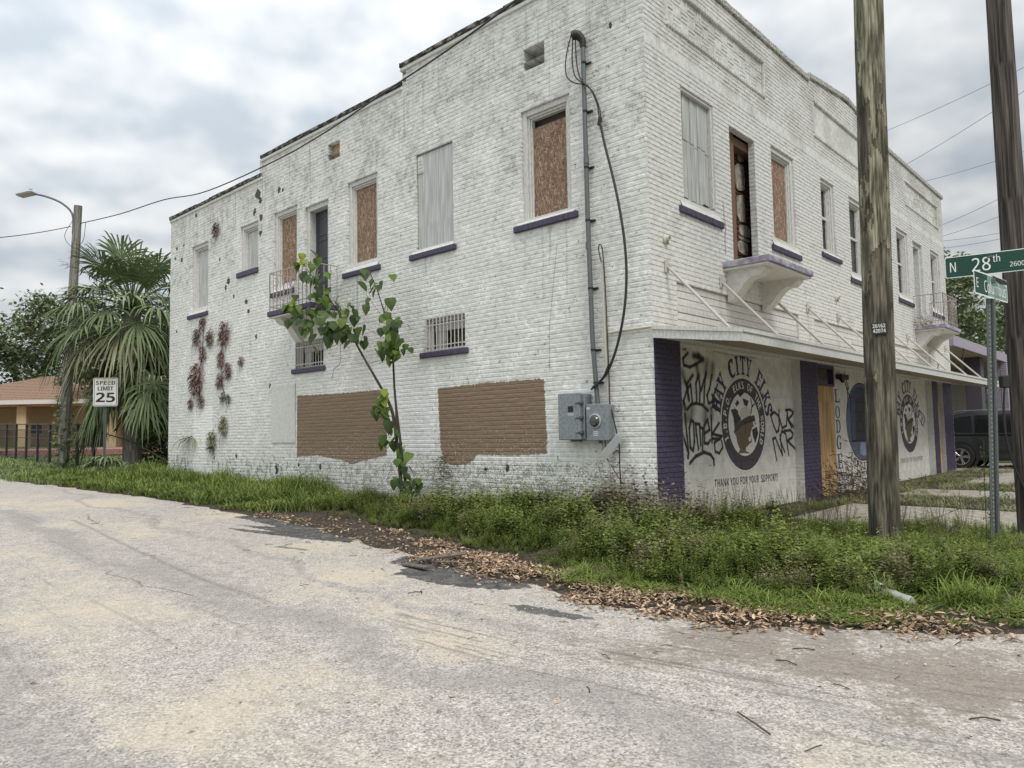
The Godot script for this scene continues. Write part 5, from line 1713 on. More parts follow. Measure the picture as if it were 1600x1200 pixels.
func utilities() -> void:
	var side := Wall.new()
	side.a = Vector3.LEFT; side.n = Vector3.BACK; side.long = LL
	var front := Wall.new()
	front.a = Vector3.FORWARD; front.n = Vector3.RIGHT; front.long = FL
	# electrical panel
	var o := thing("electrical_panel", "tall blue-grey electrical box with a dark sticker, left of the meter", "electrical box", Vector3(-1.21, 1.2, 0.0))
	var b := MB.new()
	b.slab(Vector3(-0.19, 0.0, 0.0), Vector3(0.21, 0.62, 0.17), 0.008)
	part("case", b.mesh(M.galv), o)
	b = MB.new()
	b.slab(Vector3(-0.21, -0.005, 0.17), Vector3(0.17, 0.635, 0.225), 0.01)
	var lid := part("lid", b.mesh(M.galv), o)
	b = MB.new()
	b.slab(Vector3(-0.03, 0.37, 0.225), Vector3(0.06, 0.455, 0.228))
	part("sticker", b.mesh(M.black), lid)
	b = MB.new()
	b.slab(Vector3(-0.035, 0.325, 0.225), Vector3(0.065, 0.365, 0.227))
	part("sticker", b.mesh(M.galv_light), lid)
	for y in [0.5, 0.3, 0.1]:
		b = MB.new()
		b.slab(Vector3(0.165, y - 0.022, 0.16), Vector3(0.20, y + 0.022, 0.235), 0.006)
		b.tube([Vector3(0.10, y - 0.01, 0.232), Vector3(0.18, y, 0.24)], 0.009, 6)
		part("clasp", b.mesh(M.steel), o)
	b = MB.new()
	b.slab(Vector3(-0.1, -0.03, 0.03), Vector3(0.06, 0.0, 0.1), 0.004)
	part("bushing", b.mesh(M.steel), o)
	# meter
	o = thing("electric_meter", "grey electric meter box with a round glass, under the tall conduit", "electric meter", Vector3(-0.80, 1.19, 0.0))
	b = MB.new()
	b.slab(Vector3(-0.165, 0.0, 0.0), Vector3(0.175, 0.47, 0.15), 0.01)
	b.slab(Vector3(-0.175, -0.008, 0.15), Vector3(0.185, 0.48, 0.175), 0.008)
	part("case", b.mesh(M.galv), o)
	b = MB.new()
	var fwd := Basis(Vector3.RIGHT, Vector3.BACK, Vector3.DOWN)
	b.lathe(Vector3(-0.02, 0.255, 0.175), [Vector2(0.098, 0.0), Vector2(0.098, 0.018), Vector2(0.082, 0.022), Vector2(0.08, 0.0)], fwd, 24)
	part("collar", b.mesh(M.galv_light), o)
	b = MB.new()
	b.lathe(Vector3(-0.02, 0.255, 0.176), [Vector2(0.08, 0.0), Vector2(0.078, 0.035), Vector2(0.06, 0.058), Vector2(0.0, 0.066)], fwd, 24)
	part("glass", b.mesh(plain(lin(0.07, 0.075, 0.07), 0.12)), o)
	b = MB.new()
	b.slab(Vector3(-0.16, 0.41, 0.175), Vector3(-0.11, 0.44, 0.177))
	for k in 3:
		b.slab(Vector3(-0.055, 0.055 + k * 0.025, 0.175), Vector3(0.02, 0.069 + k * 0.025, 0.177))
	part("sticker", b.mesh(plain(lin(0.6, 0.6, 0.6), 0.6)), o)
	b = MB.new()
	b.tube([Vector3(-0.02, 0.0, 0.08), Vector3(-0.02, -0.045, 0.08)], 0.02, 8)
	b.tube(smooth_path([Vector3(0.01, -0.01, 0.08), Vector3(0.02, -0.1, 0.07), Vector3(0.0, -0.13, 0.07), Vector3(0.03, -0.16, 0.06), Vector3(0.08, -0.14, 0.06)]), 0.005, 5)
	part("ground_wire", b.mesh(M.steel), o)
	# conduit with weatherhead
	o = thing("conduit", "tall grey service conduit strapped to the side wall, with a black weatherhead", "conduit", Vector3(-0.94, 1.66, 0.07))
	b = MB.new()
	b.tube([Vector3(0.09, 0, 0), Vector3(0.03, 0.9, 0), Vector3(0.0, 2.7, 0), Vector3(-0.01, 5.05, 0)], 0.033, 14)
	part("pipe", b.mesh(M.steel), o)
	for y in [0.3, 0.75, 1.6, 2.55, 3.3, 4.1, 4.8]:
		b = MB.new()
		var x := 0.09 - 0.06 * minf(1.0, y / 0.9) - 0.03 * clampf((y - 0.9) / 1.8, 0, 1)
		b.tube([Vector3(x, y - 0.014, 0), Vector3(x, y + 0.014, 0)], 0.038, 14)
		b.slab(Vector3(x - 0.06, y - 0.014, -0.07), Vector3(x + 0.085, y + 0.014, -0.045), 0.003)
		part("strap", b.mesh(M.black), o)
	for y in [2.2, 3.4]:
		b = MB.new()
		var x2 := 0.0
		b.tube([Vector3(x2, y - 0.05, 0), Vector3(x2, y + 0.05, 0)], 0.039, 14)
		part("coupling", b.mesh(M.steel), o)
	b = MB.new()
	b.tube(smooth_path([Vector3(-0.01, 5.03, 0), Vector3(-0.015, 5.13, 0.01), Vector3(-0.06, 5.2, 0.06), Vector3(-0.12, 5.19, 0.11)], 4), [0.042, 0.044, 0.046, 0.05, 0.054, 0.056, 0.06, 0.064, 0.066, 0.066, 0.066, 0.06, 0.055], 14)
	part("weatherhead", b.mesh(M.black), o)
	# service cables
	var pp := func(s: float, y: float, d: float) -> Vector3:
		return side.p(s, y, d)
	var cabs := [[[1.05, 6.86, 0.2], [1.18, 6.6, 0.16], [1.2, 6.35, 0.14], [1.08, 6.2, 0.14], [0.93, 6.13, 0.12]], [[1.04, 6.84, 0.17], [1.09, 6.55, 0.14], [1.06, 6.3, 0.13], [0.96, 6.17, 0.12], [0.84, 6.06, 0.09], [0.74, 5.8, 0.06], [0.715, 5.56, 0.05]], [[1.02, 6.83, 0.15], [1.03, 6.5, 0.12], [0.98, 6.25, 0.12], [0.90, 6.12, 0.1], [0.79, 5.98, 0.07], [0.70, 5.7, 0.05], [0.71, 5.5, 0.05]]]
	for q in cabs:
		b = MB.new()
		var l := []
		for e in q:
			l.append(pp.call(e[0], e[1], e[2]))
		b.tube(smooth_path(l), 0.009, 6)
		solo("cable", b.mesh(M.wire), ["outermost of the black wires looping from the weatherhead", "middle black wire from the weatherhead, running down to the clamp", "inner black wire beside the conduit under the weatherhead"][cabs.find(q)], "cable")
	b = MB.new()
	var main := []
	for e in [[0.71, 5.56, 0.05], [0.63, 5.2, 0.06], [0.5, 4.72, 0.08], [0.39, 4.24, 0.1], [0.325, 3.75, 0.1], [0.315, 3.3, 0.1], [0.37, 2.85, 0.1], [0.5, 2.42, 0.09], [0.66, 2.1, 0.09], [0.8, 1.96, 0.1], [0.90, 1.90, 0.11]]:
		main.append(pp.call(e[0], e[1], e[2]))
	b.tube(smooth_path(main), 0.018, 8)
	b.tube([pp.call(0.70, 5.6, 0.05), pp.call(0.72, 5.5, 0.05)], 0.03, 8)
	solo("service_cable", b.mesh(M.wire), "thick black cable hanging in a long bow between conduit and corner", "cable")
	b = MB.new()
	var thin := []
	for e in [[0.62, 2.2, 0.11], [0.7, 2.04, 0.12], [0.82, 1.93, 0.13], [0.91, 1.87, 0.13]]:
		thin.append(pp.call(e[0], e[1], e[2]))
	b.tube(smooth_path(thin), 0.014, 6)
	solo("cable", b.mesh(M.wire), "short black cable joining the bowed cable to the conduit strap", "cable")
	# plastic pipes
	b = MB.new()
	b.tube([pp.call(0.745, 3.62, 0.035), pp.call(0.70, 1.72, 0.035)], 0.021, 10)
	solo("downpipe", b.mesh(M.pvc), "thin cream plastic pipe running down beside the conduit", "pipe")
	b = MB.new()
	b.tube([pp.call(0.665, 2.625, 0.035), pp.call(0.02, 2.635, 0.035)], 0.019, 10)
	b.tube(smooth_path([pp.call(0.02, 2.635, 0.035), pp.call(-0.02, 2.62, 0.03), pp.call(-0.03, 2.55, 0.02)]), 0.019, 10)
	solo("pipe", b.mesh(M.pvc), "cream plastic pipe running level to the corner under the awning end", "pipe")
	b = MB.new()
	var line := []
	for e in [[0.74, 3.6, 0.06], [0.77, 3.78, 0.07], [0.74, 3.84, 0.07], [0.71, 3.72, 0.06], [0.69, 3.2, 0.05], [0.675, 2.4, 0.05], [0.66, 1.75, 0.06], [0.66, 1.6, 0.1], [0.70, 1.35, 0.12], [0.71, 1.15, 0.12], [0.68, 1.02, 0.13]]:
		line.append(pp.call(e[0], e[1], e[2]))
	b.tube(smooth_path(line), 0.008, 6)
	var l2 := []
	for e in [[0.66, 1.7, 0.06], [0.6, 1.5, 0.08], [0.53, 1.27, 0.1], [0.5, 1.1, 0.1], [0.5, 0.8, 0.1], [0.47, 0.45, 0.12]]:
		l2.append(pp.call(e[0], e[1], e[2]))
	b.tube(smooth_path(l2), 0.009, 6)
	var l3 := []
	for e in [[0.70, 1.0, 0.12], [0.66, 0.88, 0.1], [0.56, 0.84, 0.12], [0.5, 0.93, 0.1], [0.54, 1.05, 0.08], [0.62, 1.0, 0.08]]:
		l3.append(pp.call(e[0], e[1], e[2]))
	b.tube(smooth_path(l3), 0.006, 5)
	var l4 := []
	for e in [[0.7, 0.98, 0.14], [0.62, 0.85, 0.12], [0.5, 0.68, 0.11], [0.42, 0.6, 0.12]]:
		l4.append(pp.call(e[0], e[1], e[2]))
	b.tube(smooth_path(l4), 0.006, 5)
	solo("phone_cable", b.mesh(M.wire), "tangled thin black cables hanging under the cream pipe, right of the meter", "cable")
	o = thing("cable_box", "grey plastic cable cover hanging askew by its wires, right of the meter", "cable box", pp.call(0.59, 1.1, 0.14))
	b = MB.new()
	var bs := Basis.from_euler(Vector3(0.15, 0.5, -0.72))
	b.box(Vector3.ZERO, Vector3(0.10, 0.36, 0.012), bs, 0.003)
	b.box(bs * Vector3(0.05, 0, -0.03), Vector3(0.012, 0.36, 0.07), bs, 0.003)
	b.box(bs * Vector3(-0.05, 0, -0.03), Vector3(0.012, 0.36, 0.07), bs, 0.003)
	part("cover", b.mesh(M.galv_light), o)
	# porcelain lamp holders
	for q in [[0.37, 3.85], [6.81, 3.86]]:
		o = thing("lamp_holder", "round cream lamp holder on the front wall, " + ("next to the corner" if q[0] < 1.0 else "right of the bare balcony"), "lamp holder", front.p(q[0], q[1], 0.0))
		b = MB.new()
		var rb := Basis(Vector3.FORWARD, Vector3.RIGHT, Vector3.DOWN)
		b.lathe(Vector3(0, 0, 0), [Vector2(0.065, 0.0), Vector2(0.065, 0.02), Vector2(0.04, 0.04), Vector2(0.035, 0.075), Vector2(0.028, 0.075), Vector2(0.028, 0.05), Vector2(0.0, 0.05)], rb, 16)
		part("socket", b.mesh(M.pvc), o)
		b = MB.new()
		b.tube([Vector3(0.03, -0.04, 0), Vector3(0.05, -0.075, 0.0)], 0.016, 6)
		part("switch", b.mesh(plain(lin(0.3, 0.2, 0.12), 0.6)), o)
	# house number over the awning
	var num := solo("house_number", words("21", 0.13, 0.17, 0.004, M.black), "dark numerals 21 on the white front wall above the awning", "number")
	num.position = front.p(14.55, 2.93, 0.006)
	num.basis = Basis(Vector3.FORWARD, Vector3.UP, Vector3.RIGHT)

func bark(seed_: int, a: Color, c: Color, streak: float) -> StandardMaterial3D:
	var m := StandardMaterial3D.new()
	var im := grey(512, seed_, 0.018, 5, 1.0, 1.8, FastNoiseLite.TYPE_SIMPLEX_SMOOTH, streak)
	var im2 := grey(512, seed_ + 1, 0.05, 4, 1.0, 1.5, FastNoiseLite.TYPE_SIMPLEX_SMOOTH, streak * 0.6)
	var d := im.get_data()
	var e := im2.get_data()
	for i in range(0, d.size(), 3):
		var t := clampf(d[i] / 255.0 * 0.65 + e[i] / 255.0 * 0.5 - 0.07, 0.0, 1.0)
		t = t * t * (3.0 - 2.0 * t)
		var q := a.lerp(c, t)
		d[i] = int(q.r * 255); d[i + 1] = int(q.g * 255); d[i + 2] = int(q.b * 255)
	m.albedo_texture = tex(Image.create_from_data(512, 512, false, Image.FORMAT_RGB8, d))
	m.roughness = 0.92
	m.heightmap_enabled = true
	m.heightmap_texture = tex(im2)
	m.heightmap_scale = 1.6
	m.vertex_color_use_as_albedo = true
	return m

func trunk(b: MB, p0: Vector3, p1: Vector3, r0: float, r1: float, rings: int, sides: int, wob: float, seed_: int, patch := 0.0) -> void:
	var f := FastNoiseLite.new(); f.seed = seed_; f.frequency = 0.9
	var g := FastNoiseLite.new(); g.seed = seed_ + 3; g.frequency = 1.3
	var up := (p1 - p0).normalized()
	var x := up.cross(Vector3.BACK).normalized()
	var z := x.cross(up)
	var pt := func(i: int, k: int) -> Vector3:
		var t := float(i) / rings
		var a := TAU * k / sides
		var dn := x * cos(a) + z * sin(a)
		var c := p0.lerp(p1, t)
		return c + dn * (lerpf(r0, r1, t) + wob * f.get_noise_3dv((c + dn * 0.4) * Vector3(3, 0.8, 3)))
	for i in rings:
		for k in sides:
			var q := [pt.call(i, k), pt.call(i, k + 1), pt.call(i + 1, k + 1), pt.call(i + 1, k)]
			var cs := [cos(TAU * k / sides), cos(TAU * (k + 1) / sides)]
			var n0 := x * cos(TAU * k / sides) + z * sin(TAU * k / sides)
			var n1 := x * cos(TAU * (k + 1) / sides) + z * sin(TAU * (k + 1) / sides)
			if patch > 0.0:
				# the grey, worn skin hangs on in ragged plates high on the pole
				var mid: Vector3 = (q[0] + q[2]) * 0.5
				var w: float = g.get_noise_3dv(mid * Vector3(2.2, 0.55, 2.2) + Vector3(0, 3, 0)) + clampf((mid.y - 3.0) * 0.17, -0.5, 0.4)
				b.c = Color(0.95, 1.0, 0.97) if w > 0.16 else (Color(0.36, 0.34, 0.30) if w > 0.09 else Color(0.5, 0.5, 0.5))
			b.tri(q[0], q[1], q[2], n0, n1, n1)
			b.tri(q[0], q[2], q[3], n0, n1, n0)
			var L := p0.distance_to(p1)
			var us := [[k, i], [k + 1, i], [k + 1, i + 1], [k, i + 1]]
			for idx in 6:
				var vi := b.v[b.v.size() - 6 + idx]
				for e in 4:
					if vi.is_equal_approx(q[e]):
						b.uv.append(Vector2(float(us[e][0]) / sides * roundf(maxf(1.0, r0 * TAU / 0.9)), float(us[e][1]) / rings * L / 1.6))
						break
	b.c = Color.WHITE

func poles() -> void:
	var wood := bark(101, lin(0.075, 0.066, 0.047), lin(0.42, 0.385, 0.285), 0.2)
	var brown := bark(111, lin(0.03, 0.026, 0.024), lin(0.155, 0.132, 0.118), 0.09)
	var greyw := bark(121, lin(0.15, 0.14, 0.12), lin(0.34, 0.32, 0.28), 0.12)
	M.greyw = greyw
	# the near pole
	var o := thing("utility_pole", "thick mossy wooden utility pole nearest to the building front", "utility pole", Vector3(2.45, 0, -0.7))
	var b := MB.new()
	trunk(b, Vector3(0, -0.2, 0), Vector3(0.015 * 9, 9.0, -0.0137 * 9), 0.162, 0.155, 300, 60, 0.006, 7, 1.0)
	b.used_col = true
	part("shaft", b.mesh(wood), o)
	# number plate, facing the street corner
	var yb := 2.385
	var pn := Vector3(0.55, 0, 0.835).normalized()
	var pc := Vector3(0.015 * yb, yb, -0.0137 * yb) + pn * 0.166 + RH * -0.045
	b = MB.new()
	var pbs := Basis(Vector3.UP.cross(pn).normalized(), Vector3.UP, pn)
	pbs = Basis(pn, -0.10) * pbs
	pbs = Basis(Vector3.UP.cross(pn).normalized(), Vector3.UP, pn).rotated(pn, 0.04)
	b.box(pc, Vector3(0.165, 0.13, 0.005), pbs, 0.002)
	var pl := part("number_plate", b.mesh(M.black), o)
	for e in [["26162", 0.03], ["42074", -0.025]]:
		var t := part("lettering", words(e[0], 0.042, 0.135, 0.004, plain(lin(0.62, 0.62, 0.6), 0.5)), pl)
		t.transform = Transform3D(pbs, pc + pbs * Vector3(0, e[1], 0))
	b = MB.new()
	for k in 40:
		var y := rnd(0.9, 3.4)
		var a := rnd(0, TAU)
		var d := Vector3(cos(a), 0, sin(a))
		b.tube([Vector3(0.015 * y, y, -0.0137 * y) + d * 0.15, Vector3(0.015 * y, y + rnd(-0.005, 0.005), -0.0137 * y) + d * rnd(0.166, 0.178)], 0.0035, 5)
	part("staple", b.mesh(M.steel), o, "", "stuff")
	# the second pole, behind the street sign
	o = thing("utility_pole", "dark brown creosoted pole at the right edge, behind the street sign", "utility pole", Vector3(3.66, 0, -1.9))
	b = MB.new()
	trunk(b, Vector3(0, -0.2, 0), Vector3(-0.02, 9.5, -0.06), 0.15, 0.112, 90, 30, 0.006, 17)
	part("shaft", b.mesh(brown), o)
	b = MB.new()
	b.box(Vector3(-0.15, 1.78, 0.22), Vector3(0.09, 0.14, 0.08), Basis(Vector3.UP, 0.7), 0.012)
	b.tube(smooth_path([Vector3(-0.15, 1.72, 0.24), Vector3(-0.17, 1.3, 0.26), Vector3(-0.12, 0.9, 0.24), Vector3(0.0, 0.5, 0.2), Vector3(0.06, 0.25, 0.17)]), 0.011, 6)
	part("cable_box", b.mesh(M.rubber), o)
	# ---- street sign
	o = thing("street_sign", "green street name sign on a grey channel post in front of the dark pole", "street sign", Vector3(3.447, 0, -0.967))
	b = MB.new()
	var ch := PackedVector2Array([Vector2(-0.048, 0.0), Vector2(-0.048, 0.012), Vector2(-0.022, 0.012), Vector2(-0.018, 0.034), Vector2(0.018, 0.034), Vector2(0.022, 0.012), Vector2(0.048, 0.012), Vector2(0.048, 0.0), Vector2(0.03, 0.006), Vector2(0.022, 0.028), Vector2(-0.022, 0.028), Vector2(-0.03, 0.006)])
	b.prism(ch, Vector3(0, -0.2, 0), RH, FH, Vector3.UP * 2.85 + RH * 0.118)
	var post := part("post", b.mesh(M.steel), o)
	b = MB.new()
	for k in 52:
		b.box(Vector3(0, 0.25 + k * 0.0465, 0) + RH * (0.118 * (0.45 + k * 0.0465) / 2.85) + FH * 0.0272, Vector3(0.011, 0.011, 0.003), Basis(RH, Vector3.UP, -FH))
	part("holes", b.mesh(plain(lin(0.42, 0.42, 0.4), 0.7)), post, "", "stuff")
	var green := plain(lin(0.002, 0.052, 0.034), 0.5)
	var faded := plain(lin(0.20, 0.33, 0.285), 0.5)
	var letter := plain(lin(0.82, 0.84, 0.84), 0.45)
	# upper blade
	var dl := FH * cos(deg_to_rad(58)) - RH * sin(deg_to_rad(58))     # from post to its far left end
	var bx := -dl
	var bb := Basis(bx, Vector3.UP, bx.cross(Vector3.UP))
	var at := Vector3(0, 3.02, 0) + RH * 0.135 + bb.z * 0.045
	b = MB.new()
	b.prism(rounded(0.84, 0.232, 0.02), at, bb.x, bb.y, bb.z * 0.003)
	var bl := part("blade", b.mesh(letter), o, "upper blade reading N 28th")
	b = MB.new()
	b.prism(rounded(0.824, 0.216, 0.016), at + bb.z * 0.003, bb.x, bb.y, bb.z * 0.0012)
	part("face", b.mesh(green), bl)
	for e in [["N", 0.105, 0.055, -0.345, 0.0], ["28", 0.145, 0.17, -0.085, 0.0], ["th", 0.075, 0.065, 0.055, 0.045], ["2600", 0.05, 0.13, 0.235, -0.035]]:
		var t := part("lettering", words(e[0], e[1], e[2], 0.0, letter, "Droid Sans"), bl)
		t.transform = Transform3D(bb, at + bb * Vector3(e[3], e[4], 0.0055))
	b = MB.new()
	b.box(Vector3(0, 2.83, 0) + RH * 0.125 + bb.z * 0.03, Vector3(0.09, 0.05, 0.03), bb, 0.004)
	b.box(Vector3(0, 3.09, 0) + RH * 0.13 + bb.z * 0.045, Vector3(0.05, 0.02, 0.02), bb, 0.003)
	part("clamp", b.mesh(M.steel), o)
	# lower blade
	var d2 := FH * cos(deg_to_rad(50)) + RH * sin(deg_to_rad(50))
	bb = Basis(d2, Vector3.UP, d2.cross(Vector3.UP))
	at = Vector3(0, 2.765, 0) + RH * 0.07 + bb.z * 0.05 + d2 * 0.0
	b = MB.new()
	b.prism(rounded(1.0, 0.25, 0.02), at, bb.x, bb.y, bb.z * 0.003)
	bl = part("blade", b.mesh(letter), o, "lower blade reading E Columbus, its right part bleached pale")
	b = MB.new()
	b.prism(PackedVector2Array([Vector2(-0.485, -0.11), Vector2(-0.12, -0.11), Vector2(-0.105, 0.02), Vector2(-0.12, 0.11), Vector2(-0.485, 0.11)]), at + bb.z * 0.003, bb.x, bb.y, bb.z * 0.0012)
	part("face", b.mesh(green), bl)
	b = MB.new()
	b.prism(PackedVector2Array([Vector2(-0.118, -0.11), Vector2(0.485, -0.11), Vector2(0.485, 0.05), Vector2(0.3, 0.075), Vector2(0.1, 0.11), Vector2(-0.118, 0.11)]), at + bb.z * 0.003, bb.x, bb.y, bb.z * 0.0012)
	part("face", b.mesh(faded), bl)
	b = MB.new()
	b.prism(PackedVector2Array([Vector2(0.1, 0.09), Vector2(0.28, 0.06), Vector2(0.5, 0.075), Vector2(0.47, 0.118), Vector2(0.2, 0.12), Vector2(0.05, 0.125)]), at + bb.z * 0.004, bb.x, bb.y, bb.z * 0.003)
	part("torn_sticker", b.mesh(M.black), bl)
	for e in [["E", 0.10, 0.055, -0.415, 0.0], ["Columbus", 0.125, 0.66, 0.11, -0.015]]:
		var t := part("lettering", words(e[0], e[1], e[2], 0.0, letter, "Droid Sans"), bl)
		t.transform = Transform3D(bb, at + bb * Vector3(e[3], e[4], 0.0055))
	# weed climbing the sign post
	b = MB.new()
	for k in 46:
		var y := rnd(0.25, 1.15)
		var p := Vector3(0, y, 0) - RH * (0.05 + 0.09 * rnd(0, 1) * smoothstep(1.2, 0.5, y)) + FH * rnd(-0.06, 0.03)
		var q := Basis.from_euler(Vector3(rnd(-2, 2), rnd(0, 6), rnd(-2, 2)))
		b.ftri(p, p + q * Vector3(0.035, 0.01, 0), p + q * Vector3(0.02, 0.0, 0.016))
	b.tube([Vector3(0, 0.1, 0) - RH * 0.08, Vector3(0, 0.7, 0) - RH * 0.07, Vector3(0, 1.15, 0) - RH * 0.05], 0.004, 4)
	solo("vine", b.mesh(plain(lin(0.035, 0.045, 0.02), 0.8)), "small dark weed climbing the channel post of the street sign", "plant", "", Vector3(3.447, 0, -0.967))
	# ---- speed limit sign
	var sx := Vector3(-16.66, rise(-16.66), 0.87)
	o = thing("speed_limit_sign", "white speed limit 25 sign on a thin post beside the palm", "road sign", sx)
	b = MB.new()
	b.prism(ch, Vector3(0, -0.2, 0), RH * 0.75, FH, Vector3.UP * 2.85)
	part("post", b.mesh(M.steel), o)
	var sb := Basis(RH, Vector3.UP, -FH).rotated(Vector3.UP, 0.1)
	var sc := Vector3(0.03, 2.32, 0) + sb.z * 0.02
	b = MB.new()
	b.prism(rounded(0.64, 0.77, 0.04), sc, sb.x, sb.y, sb.z * 0.003)
	var pls := part("plate", b.mesh(plain(lin(0.66, 0.66, 0.65), 0.5)), o)
	b = MB.new()
	for e in [[0.0, 0.36, 0.58, 0.012], [0.0, -0.36, 0.58, 0.012], [-0.29, 0.0, 0.012, 0.72], [0.29, 0.0, 0.012, 0.72]]:
		b.box(sc + sb * Vector3(e[0], e[1], 0.004), Vector3(e[2], e[3], 0.002), sb)
	part("border", b.mesh(M.black), pls)
	for e in [["SPEED", 0.105, 0.50, 0.25], ["LIMIT", 0.105, 0.40, 0.095], ["25", 0.255, 0.50, -0.145]]:
		var t := part("lettering", words(e[0], e[1], e[2], 0.0, M.black, "Droid Sans Bold"), pls)
		t.transform = Transform3D(sb, sc + sb * Vector3(0, e[3], 0.005))
	# ---- far pole with the street lamp
	o = thing("utility_pole", "grey wooden pole with a street lamp arm behind the palm", "utility pole", Vector3(-20.4, rise(-20.4), 0.65))
	b = MB.new()
	trunk(b, Vector3(-0.15, -0.2, 0.1), Vector3(0.32, 8.22, -0.05), 0.17, 0.115, 30, 16, 0.004, 27)
	part("shaft", b.mesh(greyw), o)
	o = thing("street_lamp", "grey cobra-head street lamp on a curved arm, on the far wooden pole", "street lamp", Vector3(-20.1, 8.2, 0.6))
	b = MB.new()
	b.tube(smooth_path([Vector3(-0.02, -0.5, 0.12), Vector3(-0.03, 0.1, 0.14), Vector3(-0.28, 0.46, 0.34), Vector3(-0.95, 0.78, 0.58), Vector3(-1.58, 0.98, 0.78)]), 0.032, 8)
	part("arm", b.mesh(M.steel), o)
	b = MB.new()
	var hd := Vector3(-0.93, 0.1, 0.32).normalized()
	var hbs := Basis(hd, hd.cross(Vector3.FORWARD.cross(hd)).normalized(), Vector3.FORWARD.cross(hd).normalized())
	b.box(Vector3(-1.93, 1.03, 0.90), Vector3(0.75, 0.09, 0.3), Basis.looking_at(hd, Vector3.UP).rotated(Vector3.UP, PI / 2), 0.04)
	b.tube([Vector3(-1.75, 1.07, 0.84), Vector3(-1.75, 1.17, 0.84)], 0.05, 8)
	part("lamp_head", b.mesh(plain(lin(0.42, 0.43, 0.42), 0.5)), o)
	# ---- wires
	b = MB.new()
	b.tube(smooth_path([Vector3(-20.05, 8.05, 0.55), Vector3(-17.3, 7.8, 0.35), Vector3(-14.5, 7.58, 0.28), Vector3(-11.9, 7.2, 0.3), Vector3(-7.5, 6.9, 0.6), Vector3(-3.69, 6.79, 1.09), Vector3(-2.26, 6.65, 1.4), Vector3(-0.73, 6.53, 1.75), Vector3(1.24, 6.69, 2.0), Vector3(4.0, 7.0, 2.6)]), 0.013, 6)
	solo("overhead_wire", b.mesh(M.wire), "black overhead wire from the far pole, passing along the stepped parapet", "wire")
	b = MB.new()
	b.tube(sag(Vector3(-20.2, 7.95, 0.75), Vector3(-19.1, 6.6, 4.5), 0.12), 0.013, 6)
	b.tube(smooth_path([Vector3(-20.1, 8.1, 0.75), Vector3(-20.1, 7.6, 0.95), Vector3(-20.1, 7.3, 0.75), Vector3(-20.1, 7.5, 0.45), Vector3(-19.7, 8.02, 0.5)]), 0.008, 5)
	solo("overhead_wire", b.mesh(M.wire), "black overhead wire from the far pole to the left edge", "wire")
	var lines := [
		[Vector3(-7.16, 15.08, -29.37), Vector3(3.01, 15.09, -24.58)],
		[Vector3(-6.57, 13.44, -31.10), Vector3(3.07, 13.50, -21.97)],
		[Vector3(-5.36, 12.68, -29.74), Vector3(1.95, 12.68, -27.89)],
		[Vector3(-4.61, 10.69, -31.76), Vector3(1.99, 10.74, -24.98)],
		[Vector3(-4.55, 10.14, -31.17), Vector3(1.73, 10.26, -26.66)],
		[Vector3(-4.37, 9.92, -29.74), Vector3(1.18, 9.99, -30.54)],
		[Vector3(-4.32, 9.59, -30.05), Vector3(1.21, 9.68, -29.98)],
	]
	var wg := "thin power lines behind the dark pole"
	for i in lines.size():
		b = MB.new()
		b.tube(sag(lines[i][0], lines[i][1], 0.2, 20), 0.010, 5)
		solo("power_line", b.mesh(M.line), ["topmost of the thin power lines", "second power line from the top", "third power line from the top", "fourth power line from the top", "fifth power line from the top", "sixth power line from the top", "lowest of the thin power lines"][i] + " in the sky behind the dark pole", "wire", wg)

func rounded(w: float, h: float, r: float) -> PackedVector2Array:
	var o := PackedVector2Array()
	for c in [[1, 1, 0], [-1, 1, 90], [-1, -1, 180], [1, -1, 270]]:
		for k in 5:
			var a := deg_to_rad(c[2] + k * 22.5)
			o.append(Vector2(c[0] * (w * 0.5 - r) + cos(a) * r, c[1] * (h * 0.5 - r) + sin(a) * r))
	return o

# ---------------------------------------------------------------- plants
func leaf_mesh(l: float, w: float, fold: float, curl: float, heart: bool) -> ArrayMesh:
	# lies along +z from the stalk, face up
	var b := MB.new()
	var prof := [[0.0, 0.0], [0.03, 0.42], [0.1, 0.74], [0.2, 0.94], [0.32, 1.0], [0.46, 0.92], [0.6, 0.72], [0.76, 0.44], [0.9, 0.16], [1.0, 0.0]] if heart else [[0.0, 0.0], [0.2, 0.8], [0.5, 1.0], [0.8, 0.55], [1.0, 0.0]]
	for sg: float in [-1.0, 1.0]:
		for i in prof.size() - 1:
			var a = prof[i]; var c = prof[i + 1]
			var back := 0.10 if heart else 0.0
			var f := func(t: float, h: float) -> Vector3:
				return Vector3(sg * h * w * 0.5, fold * h * w * 0.5 - curl * t * t * l, t * l - back * l * h * (1.0 - t) * 1.5)
			var m0: Vector3 = f.call(a[0], 0.0); var m1: Vector3 = f.call(c[0], 0.0)
			var e0: Vector3 = f.call(a[0], a[1]); var e1: Vector3 = f.call(c[0], c[1])
			var nn := (m1 - m0).cross(e1 - m0).normalized()
			if nn.y < 0.0:
				nn = -nn
			b.tri(m0, m1, e1, nn, nn, nn)
			if a[1] > 0.0:
				b.tri(m0, e1, e0, nn, nn, nn)
	return b.mesh(null)

